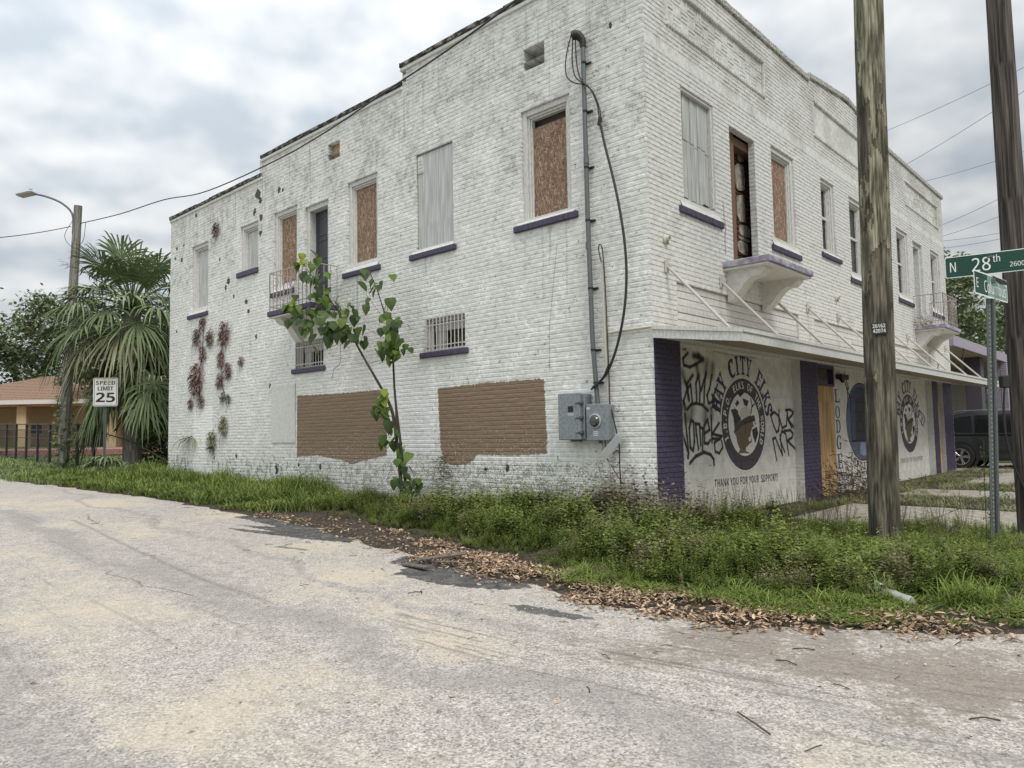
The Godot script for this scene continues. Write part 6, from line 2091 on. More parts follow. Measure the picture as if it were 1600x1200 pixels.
func crown(b: MB, o: Vector3, rad: Vector3, clumps: int, leaves: int, size: float, dark: Color, light: Color) -> void:
	for k in clumps:
		var d := Vector3(R.randfn(), R.randfn() * 0.9, R.randfn()).normalized()
		var cp := o + d * rad * pow(R.randf(), 0.45) * 0.85
		var cr := rad * rnd(0.16, 0.32)
		for i in leaves:
			var e := Vector3(R.randfn(), R.randfn() * 0.75, R.randfn()) * 0.55
			var p := cp + e * cr
			var q := Basis.from_euler(Vector3(rnd(-0.9, 0.9), rnd(0, TAU), rnd(-0.9, 0.9)))
			var s := size * rnd(0.6, 1.3)
			b.c = dark.lerp(light, R.randf())
			var a := p + q * Vector3(0, 0, s * 0.5); var c := p - q * Vector3(0, 0, s * 0.5)
			var l := p + q * Vector3(s * 0.26, s * 0.06, 0); var r := p + q * Vector3(-s * 0.26, s * 0.06, 0)
			b.ftri(a, l, c)
			b.ftri(a, c, r)
	b.used_col = true

func tree(called: String, label: String, at: Vector3, parts_: Array, tr: float, size: float, dark: Color, light: Color) -> void:
	var o := thing(called, label, "tree", at, "")
	var b := MB.new()
	var top: Vector3 = parts_[0][0]
	var pts := [Vector3(0, -0.3, 0), Vector3(0.1, top.y * 0.35, 0.05), Vector3(top.x * 0.5, top.y * 0.7, top.z * 0.5), top]
	b.tube(smooth_path(pts, 3), [tr * 1.2, tr, tr * 0.95, tr * 0.9, tr * 0.8, tr * 0.7, tr * 0.6, tr * 0.5, tr * 0.35, tr * 0.2], 8)
	for p in parts_:
		b.tube(smooth_path([Vector3(0.1, top.y * 0.33, 0.05), (p[0] as Vector3) * Vector3(0.5, 0.75, 0.5), p[0]], 3), [tr * 0.5, tr * 0.45, tr * 0.4, tr * 0.35, tr * 0.25, tr * 0.15, tr * 0.08], 6)
	part("trunk", b.mesh(plain(lin(0.075, 0.06, 0.045), 0.95)), o)
	b = MB.new()
	for p in parts_:
		crown(b, p[0], p[1], p[2], p[3], size, dark, light)
	part("crown", b.mesh(M.leaf_far), o)

func fan_frond(b: MB, b2: MB, dir: Vector3, reach: float, blade: float, droop: float, col: Color, segs: int) -> void:
	# petiole arching out, then a fan of folded strips
	var up := Vector3.UP
	var mid := dir * reach * 0.55 + up * 0.06
	var hub := dir * reach - up * droop * 0.25
	b2.tube(smooth_path([dir * 0.08, mid, hub], 4), [0.03, 0.027, 0.025, 0.022, 0.02, 0.018, 0.017, 0.016, 0.015], 5)
	var fw := (hub - mid).normalized()
	var sd := fw.cross(up)
	sd = sd.normalized() if sd.length() > 0.05 else Vector3.RIGHT
	var nn := sd.cross(fw).normalized()
	for k in segs:
		var t := clampf(lerpf(-1.0, 1.0, (k + 0.5) / segs) + rnd(-0.03, 0.03), -1.0, 1.0)
		var dr := droop * rnd(0.6, 1.5)
		if R.randf() < 0.07:
			continue
		var a := t * 2.35
		var l := blade * (1.0 - 0.28 * t * t) * rnd(0.88, 1.06)
		var d := (fw * cos(a) + sd * sin(a) + nn * (0.12 + 0.25 * absf(t))).normalized()
		var wdir := d.cross(nn).normalized()
		var w := 0.030
		b.c = col * rnd(0.7, 1.25)
		var p0 := hub
		var p1 := hub + d * l * 0.5 - up * dr * l * 0.10
		var p2 := hub + d * l * 0.8 - up * dr * l * 0.34 
		var p3 := hub + d * l * 0.97 - up * dr * l * 0.68
		b.ftri(p0, p1 + wdir * w, p1 - wdir * w)
		b.ftri(p1 + wdir * w, p2 + wdir * w * 0.7, p1 - wdir * w)
		b.ftri(p1 - wdir * w, p2 + wdir * w * 0.7, p2 - wdir * w * 0.7)
		b.ftri(p2 + wdir * w * 0.7, p3, p2 - wdir * w * 0.7)
	b.used_col = true

func palm() -> void:
	var at := Vector3(-17.7, rise(-17.7), -0.25)
	var o := thing("palm_tree", "cabbage palm with a skirt of dead fronds past the far end of the side wall", "palm tree", at)
	var b := MB.new()
	trunk(b, Vector3(0, -0.2, 0), Vector3(0.06, 4.75, 0.1), 0.26, 0.22, 16, 14, 0.04, 5)
	for k in 90:
		var y := rnd(0.6, 4.2)
		var a := rnd(0, TAU)
		var d := Vector3(cos(a), 0.9, sin(a)).normalized()
		b.tube([Vector3(cos(a) * 0.2, y, sin(a) * 0.2), Vector3(cos(a) * 0.2, y, sin(a) * 0.2) + d * rnd(0.15, 0.35)], [0.045, 0.015], 5)
	while b.uv.size() < b.v.size():
		b.uv.append(Vector2.ZERO)
	part("trunk", b.mesh(M.greyw), o)
	var green := lin(0.026, 0.042, 0.014)
	var pet := plain(lin(0.10, 0.12, 0.05), 0.6)
	var core := Vector3(0.05, 4.85, 0.1)
	for k in 58:
		var ring := k / 58.0
		var a := k * 2.39996
		# young fronds stand up, old ones hang
		var el := lerpf(1.35, -0.75, pow(ring, 0.85))
		var d := Vector3(cos(a) * cos(el), sin(el), sin(a) * cos(el))
		b = MB.new()
		var s := MB.new()
		var rr := lerpf(1.35, 1.5, ring) * rnd(0.7, 1.2)
		fan_frond(b, s, d, rr, rnd(0.95, 1.25), lerpf(0.3, 1.0, ring) * rnd(0.7, 1.4), green * rnd(0.8, 1.3) if ring < 0.85 else lin(0.06, 0.062, 0.026), 34)
		var f := part("frond", b.mesh(M.leaf_thin), o)
		f.position = core
		var st := part("stalk", s.mesh(pet), f)
	for k in 15:
		var a := rnd(0, TAU)
		var el := rnd(-1.4, -1.0)
		var d := Vector3(cos(a) * cos(el), sin(el), sin(a) * cos(el))
		b = MB.new()
		var s := MB.new()
		fan_frond(b, s, d, rnd(0.9, 1.6), rnd(0.8, 1.05), 0.9, [lin(0.05, 0.028, 0.018), lin(0.075, 0.05, 0.03), lin(0.024, 0.018, 0.012)][k % 3], 22)
		var f := part("dead_frond", b.mesh(M.leaf_thin), o)
		f.position = core - Vector3(0, rnd(0.0, 0.9), 0)
		part("stalk", s.mesh(plain(lin(0.12, 0.08, 0.05), 0.8)), f)
	for k in 20:
		var a := rnd(0, TAU)
		var el := rnd(-1.0, -0.2)
		b = MB.new()
		var s := MB.new()
		fan_frond(b, s, Vector3(cos(a) * cos(el), sin(el), sin(a) * cos(el)), rnd(0.8, 1.5), rnd(0.85, 1.1), rnd(0.9, 1.5), green * rnd(0.7, 1.2), 28)
		var f := part("frond", b.mesh(M.leaf_thin), o)
		f.position = core - Vector3(0, rnd(0.9, 2.2), 0)
		part("stalk", s.mesh(pet), f)
	# young palmetto growth round the foot
	for e in [[Vector3(-17.0, 0, 0.5), "low palmetto fan growing at the foot of the palm, next to the wall"], [Vector3(-16.2, 0, -1.2), "palmetto fans hanging just behind the wall end"]]:
		var q: Vector3 = e[0]
		var o2 := thing("palmetto", e[1], "plant", Vector3(q.x, rise(q.x), q.z))
		for k in (7 if q.x < -16.5 else 11):
			var a := k * 2.4
			var el := rnd(0.3, 1.3)
			b = MB.new()
			var s := MB.new()
			fan_frond(b, s, Vector3(cos(a) * cos(el), sin(el), sin(a) * cos(el)), rnd(0.5, 0.9) if q.x < -16.5 else rnd(1.5, 3.6), 0.75, 0.9, lin(0.045, 0.062, 0.025), 24)
			var f := part("frond", b.mesh(M.leaf_thin), o2)
			part("stalk", s.mesh(pet), f)
	# dense dark shrub mass in the shade behind the skirt
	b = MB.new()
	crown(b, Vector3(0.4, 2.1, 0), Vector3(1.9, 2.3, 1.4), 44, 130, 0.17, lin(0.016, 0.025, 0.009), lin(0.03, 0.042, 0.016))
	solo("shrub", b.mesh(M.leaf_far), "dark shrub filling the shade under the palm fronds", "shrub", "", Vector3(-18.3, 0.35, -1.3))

func pole_ivy() -> void:
	var b := MB.new()
	for k in 420:
		var y := pow(R.randf(), 1.3) * 2.3
		var a := rnd(0, TAU)
		var p := Vector3(cos(a), 0, sin(a)) * (0.17 + absf(R.randfn()) * 0.09 * (1.4 - y * 0.4)) + Vector3.UP * y
		var q := Basis.from_euler(Vector3(rnd(-1, 1), rnd(0, TAU), rnd(-1, 1)))
		b.c = lin(0.02, 0.034, 0.01).lerp(lin(0.06, 0.08, 0.022), R.randf())
		b.ftri(p, p + q * Vector3(0.07, 0.01, 0.04), p + q * Vector3(0.13, 0, 0))
		b.ftri(p, p + q * Vector3(0.13, 0, 0), p + q * Vector3(0.07, 0.01, -0.04))
	b.used_col = true
	solo("ivy", b.mesh(M.leaf_thin), "ragged ivy climbing the foot of the far lamp pole", "plant", "", Vector3(-20.52, rise(-20.4), 0.73))

func sapling() -> void:
	var o := thing("sapling", "young heart-leaved tree growing out of the weeds against the side wall", "tree", Vector3(-4.45, 0, 0.5))
	var off := o.position
	var bk := plain(lin(0.06, 0.045, 0.036), 0.9)
	var sa := [Vector3(-4.45, 0, 0.5), Vector3(-4.49, 0.42, 0.5), Vector3(-4.67, 1.52, 0.5), Vector3(-4.84, 1.89, 0.5), Vector3(-5.08, 2.18, 0.5), Vector3(-5.51, 2.7, 0.52), Vector3(-5.84, 3.13, 0.54), Vector3(-6.28, 3.65, 0.56), Vector3(-6.75, 4.09, 0.58), Vector3(-7.29, 4.62, 0.6)]
	var sb := [Vector3(-4.40, 0, 0.48), Vector3(-4.4, 0.37, 0.48), Vector3(-4.54, 1.2, 0.48), Vector3(-4.67, 1.94, 0.48), Vector3(-4.71, 2.47, 0.48), Vector3(-4.72, 2.9, 0.5), Vector3(-4.86, 3.24, 0.5), Vector3(-5.1, 3.77, 0.5), Vector3(-5.31, 4.12, 0.5)]
	var sc := [Vector3(-4.42, 0, 0.55), Vector3(-4.45, 0.7, 0.56), Vector3(-4.55, 1.35, 0.55), Vector3(-4.62, 1.9, 0.52), Vector3(-4.70, 2.4, 0.5)]
	var sd := [Vector3(-5.7, 2.95, 0.53), Vector3(-6.3, 3.28, 0.6), Vector3(-6.9, 3.55, 0.66), Vector3(-7.5, 3.8, 0.7)]
	var stems := [[sa, 0.034, 0.006], [sb, 0.028, 0.006], [sc, 0.014, 0.008], [sd, 0.012, 0.004]]
	for s in stems:
		var b := MB.new()
		var pts := []
		for p in s[0]:
			pts.append(p - off)
		var path := smooth_path(pts, 4)
		var rr := []
		for i in path.size():
			rr.append(lerpf(s[1], s[2], float(i) / (path.size() - 1)))
		b.tube(path, rr, 8)
		part("stem", b.mesh(bk), o)
	var shapes := []
	for v in 6:
		var m := leaf_mesh(rnd(0.165, 0.215), rnd(0.14, 0.185), rnd(-0.25, 0.1), rnd(0.1, 0.35), true)
		shapes.append(m)
	var tones := []
	for c in [lin(0.035, 0.066, 0.014), lin(0.055, 0.098, 0.018), lin(0.08, 0.13, 0.02), lin(0.022, 0.042, 0.014), lin(0.20, 0.26, 0.03)]:
		var m := plain(c, 0.5)
		m.backlight_enabled = true
		m.backlight = Color(0.3, 0.36, 0.15)
		m.metallic_specular = 0.35
		tones.append(m)
	# [x, y, z, spread, count, young]
	var spots := [[-7.36, 4.7, 0.6, 0.10, 4, 1], [-6.95, 4.42, 0.6, 0.17, 9, 0], [-6.7, 4.15, 0.6, 0.17, 9, 0], [-7.58, 3.82, 0.7, 0.10, 4, 1], [-7.3, 3.66, 0.68, 0.17, 10, 0], [-6.85, 3.52, 0.66, 0.2, 14, 0], [-6.45, 3.72, 0.62, 0.17, 10, 0], [-6.1, 3.49, 0.6, 0.2, 12, 0], [-5.8, 3.34, 0.58, 0.17, 9, 0], [-6.3, 3.26, 0.62, 0.2, 12, 0], [-6.0, 3.05, 0.6, 0.18, 10, 0], [-5.62, 3.0, 0.55, 0.16, 7, 0],
		[-5.32, 4.1, 0.52, 0.10, 5, 0], [-5.1, 3.8, 0.5, 0.17, 8, 0], [-4.9, 3.35, 0.5, 0.15, 5, 0], [-4.74, 3.2, 0.52, 0.17, 9, 0], [-4.5, 3.05, 0.55, 0.17, 10, 0], [-4.7, 2.84, 0.52, 0.19, 12, 0], [-4.5, 2.70, 0.53, 0.17, 9, 0], [-4.85, 2.65, 0.5, 0.13, 5, 0],
		[-4.9, 1.92, 0.55, 0.13, 6, 1], [-4.95, 1.72, 0.56, 0.13, 5, 0], [-4.74, 1.6, 0.55, 0.15, 4, 0], [-4.66, 1.28, 0.55, 0.17, 5, 0], [-4.42, 1.08, 0.55, 0.15, 5, 0], [-4.35, 0.85, 0.55, 0.17, 7, 0], [-4.15, 0.65, 0.55, 0.17, 9, 0], [-4.2, 0.4, 0.55, 0.2, 8, 0]]
	for s in spots:
		for k in int(s[4] * 1.34):
			var p := Vector3(s[0], s[1], s[2]) + Vector3(R.randfn() * s[3], R.randfn() * s[3] * 0.8, absf(R.randfn()) * s[3] * 0.7 - 0.05)
			var l := MeshInstance3D.new()
			l.name = "leaf"
			l.mesh = shapes[R.randi() % 6]
			var t := 4 if s[5] == 1 and R.randf() < 0.75 else R.randi() % 4
			l.material_override = tones[t]
			# blades hang from their stalks, tip down and outwards
			var a := 0.75 + R.randfn() * 0.85
			l.basis = Basis.from_euler(Vector3(rnd(0.55, 1.4), a, rnd(-0.4, 0.4))).scaled(Vector3.ONE * rnd(0.6, 1.2))
			l.position = p - off
			o.add_child(l, true)
	var b2 := MB.new()
	for s in spots:
		for k in 3:
			var p := Vector3(s[0], s[1], s[2]) - off
			b2.tube([p + Vector3(R.randfn(), R.randfn(), 0) * 0.04, p + Vector3(R.randfn(), R.randfn(), absf(R.randfn())) * s[3]], 0.0035, 4, false)
	part("leaf_stalks", b2.mesh(plain(lin(0.08, 0.1, 0.04), 0.7)), o, "", "stuff")

func wall_plants() -> void:
	var clumps := [[13.01, 2.75, 0.33, 0], [11.59, 3.75, 0.25, 0], [12.31, 3.72, 0.18, 0], [13.0, 3.79, 0.19, 0], [12.72, 4.13, 0.14, 0], [12.71, 3.38, 0.16, 0], [11.74, 3.16, 0.17, 0], [11.39, 2.88, 0.17, 0], [11.8, 2.65, 0.16, 0], [10.79, 3.04, 0.1, 0], [13.35, 2.17, 0.11, 0], [12.78, 2.2, 0.14, 0], [11.66, 2.26, 0.10, 1], [11.38, 2.22, 0.10, 1], [11.59, 1.57, 0.2, 2], [12.19, 1.22, 0.22, 2], [12.06, 6.33, 0.16, 0]]
	var names := ["largest of the dark red ferns, low on the far end of the side wall", "second largest dark red fern, upper right of the group under the far window", "dark fern between the two big clumps below the far window sill", "dark red fern left of the vertical runner under the far sill", "narrow dark fern hanging directly under the far purple sill", "thin dark fern on the runner halfway down the group", "dark red fern in the middle of the right-hand column", "dark red fern at the lower right of the group", "lowest dark red fern of the right-hand column", "small dark fern alone to the right of the group", "small dark fern at the lower left tip of the group", "dark fern just above the bricked-up door", "small greenish fern below the right-hand column", "smallest greenish fern, right below the group", "green tufted plant above the lower one, right of the bricked-up door", "lowest green tufted plant, hanging beside the bricked-up door", "dry reddish fern high between the two far windows"]
	for i in clumps.size():
		var c: Array = clumps[i]
		var b := MB.new()
		var base := Vector3(-c[0], c[1], 0.01)
		for k in int(130 * (c[2] / 0.2)):
			var a := rnd(0, TAU)
			var rr: float = c[2] * sqrt(R.randf())
			var p := Vector3(cos(a) * rr * 0.9, sin(a) * rr * 1.15, rnd(0.0, 0.02))
			var l: float = c[2] * rnd(0.35, 0.7)
			var d := Vector3(R.randfn() * 0.8, rnd(-0.1, 0.8) if c[3] != 2 else rnd(0.2, 1.4), rnd(0.3, 1.0)).normalized()
			var m := p + d * l * 0.5
			var e := m + (d + Vector3(0, -1.5, -0.1)).normalized() * l * 0.7
			var w: Vector3 = d.cross(Vector3.UP).normalized() * (0.014 + 0.02 * c[2])
			match c[3]:
				0: b.c = lin(0.018, 0.010, 0.008).lerp(lin(0.062, 0.032, 0.024), R.randf())
				1: b.c = lin(0.02, 0.02, 0.012).lerp(lin(0.05, 0.045, 0.025), R.randf())
				2: b.c = lin(0.03, 0.022, 0.016).lerp(lin(0.07, 0.09, 0.03), R.randf())
			b.ftri(p, m + w, m - w)
			b.ftri(m + w, e, m - w)
		for k in int(9 + 40 * c[2]):
			# long trailing strands
			var a := rnd(0, TAU)
			var p := Vector3(cos(a) * c[2] * 0.7, sin(a) * c[2] * 0.8, 0.02)
			var e: Vector3 = p + Vector3(R.randfn() * 0.5, -absf(R.randfn()) * 0.9 + 0.2, 0.1) * c[2] * 1.1
			b.c = lin(0.02, 0.012, 0.009).lerp(lin(0.07, 0.04, 0.03), R.randf())
			var m: Vector3 = (p + e) * 0.5 + Vector3(0, 0.03, 0.03)
			b.ftri(p, m + Vector3(0.012, 0, 0), m - Vector3(0.012, 0, 0))
			b.ftri(m + Vector3(0.012, 0, 0), e, m - Vector3(0.012, 0, 0))
		for k in 5:
			b.c = lin(0.05, 0.035, 0.028)
			var a := rnd(0, TAU)
			b.tube([Vector3(0, 0, 0.01), Vector3(cos(a) * c[2] * 0.8, sin(a) * c[2] * 0.9, 0.015), Vector3(cos(a + 0.3) * c[2] * 1.5, sin(a + 0.3) * c[2] * 1.5, 0.008)], 0.004, 4)
		b.used_col = true
		solo("wall_fern", b.mesh(M.leaf_thin), names[i], "fern", "ferns rooted in the far end of the side wall", base)
	var b2 := MB.new()
	b2.tube(smooth_path([Vector3(-12.72, 4.25, 0.015), Vector3(-12.7, 3.8, 0.02), Vector3(-12.75, 3.3, 0.02), Vector3(-12.9, 2.8, 0.02), Vector3(-12.85, 2.2, 0.015)]), 0.010, 5)
	b2.tube(smooth_path([Vector3(-11.7, 3.6, 0.015), Vector3(-11.75, 3.1, 0.02), Vector3(-11.7, 2.6, 0.02), Vector3(-11.5, 2.2, 0.015)]), 0.008, 5)
	solo("fern_runner", b2.mesh(plain(lin(0.05, 0.032, 0.027), 0.9)), "dark woody runners linking the ferns on the side wall", "plant")
	# dry weed on the front balcony and the dead stalk by the brown patch
	b2 = MB.new()
	for k in 150:
		var p := Vector3(rnd(0, 0.4), absf(R.randfn()) * 0.12 - 0.12, R.randfn() * 0.16)
		var e := p + Vector3(R.randfn() * 0.1, rnd(-0.2, 0.2), R.randfn() * 0.1)
		b2.c = lin(0.05, 0.022, 0.02).lerp(lin(0.11, 0.06, 0.045), R.randf())
		b2.ftri(p, e, p + Vector3(0.01, 0.012, 0.01))
	b2.used_col = true
	solo("dry_weed", b2.mesh(M.leaf_thin), "dry reddish weed on the near corner of the far balcony", "plant", "", Vector3(0.02, 3.88, -12.45))
	b2 = MB.new()
	for k in 260:
		var y := pow(R.randf(), 0.7) * 0.95
		var p := Vector3(R.randfn() * 0.05, y, R.randfn() * 0.04 + 0.02)
		var e := p + Vector3(R.randfn() * 0.09, rnd(-0.05, 0.09), R.randfn() * 0.06)
		b2.c = lin(0.035, 0.03, 0.018).lerp(lin(0.09, 0.085, 0.04), R.randf())
		b2.ftri(p, e, p + Vector3(0.012, 0.014, 0.008))
	b2.used_col = true
	solo("dry_weed", b2.mesh(M.leaf_thin), "tall dry weed against the wall between sapling and brown patch", "plant", "", Vector3(-3.86, 0, 0.15))

func weed_shape(stems: int, tall: float, wide: float, leaf: float, per: int) -> ArrayMesh:
	var b := MB.new()
	for s in stems:
		var a := rnd(0, TAU)
		var lean := rnd(0.1, 1.0)
		var h := tall * rnd(0.55, 1.1)
		var tip := Vector3(cos(a) * wide * lean, h, sin(a) * wide * lean)
		var w := Vector3(-sin(a), 0, cos(a)) * 0.004
		b.c = Color(0.75, 0.75, 0.6)
		b.ftri(w, -w, tip)
		for k in per:
			var t := lerpf(0.25, 1.0, float(k) / (per - 1))
			var p := tip * t
			for sg: float in [-1.0, 1.0]:
				var g := a + sg * rnd(0.5, 2.0) + k
				var d := Vector3(cos(g), rnd(-0.2, 0.6), sin(g)).normalized()
				var l := leaf * rnd(0.7, 1.3) * (1.15 - 0.5 * t)
				var sd := d.cross(Vector3.UP).normalized() * l * 0.26
				b.c = Color.WHITE * rnd(0.6, 1.0)
				b.ftri(p, p + d * l * 0.5 + sd, p + d * l)
				b.ftri(p, p + d * l, p + d * l * 0.5 - sd)
	b.used_col = true
	return b.mesh(M.leaf_inst)

func blade_shape(n: int, tall: float, spread: float, w: float, bend: float) -> ArrayMesh:
	var b := MB.new()
	for k in n:
		var a := rnd(0, TAU)
		var d := Vector3(cos(a), 0, sin(a))
		var o := Vector3(R.randfn(), 0, R.randfn()) * spread * 0.35
		var h := tall * rnd(0.6, 1.15)
		var sd := Vector3(-d.z, 0, d.x) * w
		var p1 := o + d * bend * h * 0.25 + Vector3.UP * h * 0.5
		var p2 := o + d * bend * h * 0.6 + Vector3.UP * h * 0.85
		var p3 := o + d * bend * h * 1.1 + Vector3.UP * h * rnd(0.75, 1.0)
		b.c = Color.WHITE * rnd(0.6, 1.0)
		b.ftri(o + sd, p1 + sd * 0.9, o - sd)
		b.ftri(o - sd, p1 + sd * 0.9, p1 - sd * 0.9)
		b.ftri(p1 + sd * 0.9, p2 + sd * 0.6, p1 - sd * 0.9)
		b.ftri(p1 - sd * 0.9, p2 + sd * 0.6, p2 - sd * 0.6)
		b.ftri(p2 + sd * 0.6, p3, p2 - sd * 0.6)
	b.used_col = true
	return b.mesh(M.leaf_inst)

func place(x: float, z: float, s: float, sy := 1.0) -> Transform3D:
	var y := rise(x) + (0.02 if z < edge_z(x) - 0.25 else 0.0)
	return Transform3D(Basis(Vector3.UP, rnd(0, TAU)).scaled(Vector3(s, s * sy, s)), Vector3(x, y, z))

func corner_bush() -> void:
	var b := MB.new()
	for k in 900:
		var d := Vector3(R.randfn() * 0.28, absf(R.randfn()) * 0.34, R.randfn() * 0.55)
		var e := d + Vector3(R.randfn() * 0.06, rnd(-0.02, 0.09), R.randfn() * 0.06)
		b.c = lin(0.04, 0.025, 0.018).lerp(lin(0.085, 0.05, 0.032), R.randf()) if d.z > -0.1 else lin(0.025, 0.035, 0.012).lerp(lin(0.06, 0.075, 0.025), R.randf())
		b.ftri(d, e, d + Vector3(0.018, 0.02, 0.012))
	for k in 60:
		var tip := Vector3(R.randfn() * 0.25, rnd(0.3, 0.85), R.randfn() * 0.5)
		b.c = lin(0.06, 0.042, 0.032)
		b.tube([Vector3(tip.x * 0.4, 0, tip.z * 0.6), tip], 0.003, 3, false)
	b.used_col = true
	solo("bush", b.mesh(M.leaf_thin), "low reddish brown bush before the plywood door", "bush", "", Vector3(0.42, 0, -5.9))

# distance from the road edge back to where the weeds begin
func weed_line(x: float) -> float:
	if x < -6.0:
		return 0.35
	if x < 1.0:
		return 0.75
	return 0.55 if x < 2.2 else 0.75

func verge_plants() -> void:
	var patch := FastNoiseLite.new(); patch.seed = 202; patch.frequency = 0.55
	var weeds := [[], [], []]
	var wc := [[], [], []]
	var n := 0
	while n < 4600:
		var x := rnd(-7.2, 4.4)
		var z := rnd(-3.0, 3.6)
		if x < 0.05 and z < 0.06:
			continue
		if x > 0.0 and z < -1.6 - x * 0.25:
			continue
		if x > 0.0 and x < 0.15 and z < 0.0:
			continue
		var e := edge_z(x) - weed_line(x)
		if z > e or z < -3.0:
			continue
		var f := patch.get_noise_2d(x, z)
		if x > 2.4 and f < -0.12 and R.randf() < 0.6:
			continue
		var near_wall := clampf(1.0 - z / 1.4, 0.0, 1.0) if x < 0.0 else 0.25
		var edge := clampf((e - z) / 0.6, 0.3, 1.0)
		var s := rnd(0.55, 1.15) * (0.72 + 0.22 * near_wall + (0.22 if x > -3.2 and x < 1.4 and z > -0.5 else 0.0)) * edge * (1.0 + f * 0.9)
		if x > 1.0 and z < 1.2:
			s *= 0.5
		if x < -5.0:
			s *= clampf((x + 7.4) / 2.4, 0.35, 1.0)
		var k := R.randi() % 3
		weeds[k].append(place(x, z, s))
		var c := lin(0.012, 0.021, 0.003).lerp(lin(0.060, 0.086, 0.009), clampf(R.randf() * 0.75 + f * 0.7 + 0.1, 0, 1))
		if patch.get_noise_2d(x * 2.3 + 40, z * 2.3) > 0.28:
			c = c.lerp(lin(0.085, 0.062, 0.03), 0.6)
		# drying stems at the corner
		if Vector2(x - 0.1, z - 0.25).length() < 0.8 and R.randf() < 0.55:
			c = lin(0.085, 0.06, 0.035).lerp(lin(0.05, 0.035, 0.025), R.randf())
			weeds[k][-1] = place(x, z, s * 1.25)
		wc[k].append(c)
		n += 1
	for k in 3:
		stuff("weeds", weed_shape([9, 8, 11][k], [0.36, 0.46, 0.30][k], [0.24, 0.2, 0.28][k], [0.062, 0.055, 0.05][k], [8, 9, 7][k]), weeds[k], ["broad-leaved weeds", "taller upright weeds", "low sprawling weeds"][k] + " crowding the foot of the side wall and the corner", "weeds", wc[k])
	# tall uncut grass under the far half of the wall
	var tall := []
	var tc := []
	for k in 2100:
		var x := rnd(-17.5, -5.6)
		var zmax := edge_z(x) - 0.2
		var z := rnd(0.05, zmax) if x > -14.7 else rnd(-1.5, zmax)
		if x > -7.5 and R.randf() < (x + 7.5) / 1.9:
			continue
		var near := clampf((zmax - z) / 1.1, 0.25, 1.0)
		tall.append(place(x, z, rnd(0.7, 1.1), rnd(0.55, 1.2) * (0.3 + 0.36 * near) * (1.0 + 0.7 * patch.get_noise_2d(x * 0.8, z))))
		tc.append(lin(0.022, 0.040, 0.005).lerp(lin(0.066, 0.098, 0.011), R.randf()))
	stuff("tall_grass", blade_shape(26, 0.52, 0.24, 0.0065, 0.55), tall, "tall uncut grass along the far half of the side wall", "grass", tc)
	# mixed grass round the poles and along the front
	var mid := []
	var mc := []
	for k in 3800:
		var x := rnd(0.15, 5.2)
		var z := rnd(-19.0, 3.2)
		if R.randf() < 0.45:
			z = rnd(-1.6, 3.2); x = rnd(0.9, 5.0)
		if z > edge_z(x) - 0.3:
			continue
		var walk := x > 0.8 and z < -2.0 and z > -4.7
		walk = walk or (x > 1.5 and z < -6.9 and z > -8.4) or (x > 1.4 and z < -10.5)
		if walk and R.randf() < 0.96:
			continue
		var dry := z < -4.5
		var hf := (0.45 if z < 1.2 else 0.62) * (1.0 + 0.9 * patch.get_noise_2d(x * 1.3, z * 1.3 + 9.0)) * clampf((edge_z(x) - 0.2 - z) / 0.8, 0.35, 1.0)
		if patch.get_noise_2d(x * 1.7 + 20, z * 1.7) < -0.12 and z > -4.0:
			continue
		mid.append(place(x, z, rnd(0.6, 1.0), rnd(0.6, 1.25) * hf))
		mc.append(lin(0.045, 0.06, 0.014).lerp(lin(0.14, 0.13, 0.045), R.randf()) if dry else lin(0.022, 0.042, 0.004).lerp(lin(0.068, 0.108, 0.010), R.randf()))
	stuff("grass", blade_shape(30, 0.24, 0.24, 0.0045, 0.8), mid, "ragged grass around the utility pole and along the front", "grass", mc)
	# mown lawn past the building
	var lawn := []
	var lc := []
	for k in 7000:
		var x := rnd(-46, -14.8)
		var z := rnd(-7.0, edge_z(x) - 0.1)
		lawn.append(place(x, z, rnd(0.9, 1.6), rnd(0.7, 1.1)))
		lc.append(lin(0.05, 0.085, 0.015).lerp(lin(0.09, 0.13, 0.026), R.randf()))
	stuff("lawn", blade_shape(26, 0.11, 0.34, 0.006, 0.7), lawn, "mown lawn beyond the building, up to the black fence", "grass", lc)
	# sparse seed stalks standing above the weeds
	var sb := MB.new()
	for k in 26:
		sb.tube([Vector3(0, 0, 0) + Vector3(k % 5 * 0.02, 0, 0), Vector3(rnd(-0.1, 0.1), 0.3, rnd(-0.1, 0.1)), Vector3(rnd(-0.3, 0.3), rnd(0.5, 0.75), rnd(-0.3, 0.3))], 0.0025, 3, false)
	var stalks := []
	for k in 26:
		stalks.append(place(rnd(1.2, 3.2), rnd(-1.9, 0.2), rnd(0.6, 1.0)))
	for k in 16:
		stalks.append(place(rnd(0.15, 0.9), rnd(-2.6, 0.1), rnd(0.6, 1.0)))
	sb = MB.new()
	for k in 7:
		var a := rnd(0, TAU)
		var tip := Vector3(cos(a) * 0.12, rnd(0.45, 0.7), sin(a) * 0.12)
		sb.tube([Vector3.ZERO, tip * 0.5 + Vector3(0.01, 0, 0), tip], 0.0022, 3, false)
		for j in 12:
			var p := tip * lerpf(0.55, 1.0, j / 11.0)
			var d := Vector3(rnd(-1, 1), rnd(0, 1), rnd(-1, 1)).normalized() * 0.022
			sb.ftri(p, p + d, p + d * 0.5 + Vector3(0.006, 0, 0.004))
	stuff("seed_stalks", sb.mesh(plain(lin(0.11, 0.10, 0.055), 0.85)), stalks, "thin dry seed stalks in front of the sidewalk", "weeds")
	# fallen leaves along the broken edge of the street
	var lf := [leaf_mesh(0.085, 0.026, 0.5, 0.22, false), leaf_mesh(0.065, 0.024, -0.4, -0.3, false)]
	var lx := [[], []]
	var lcol := [[], []]
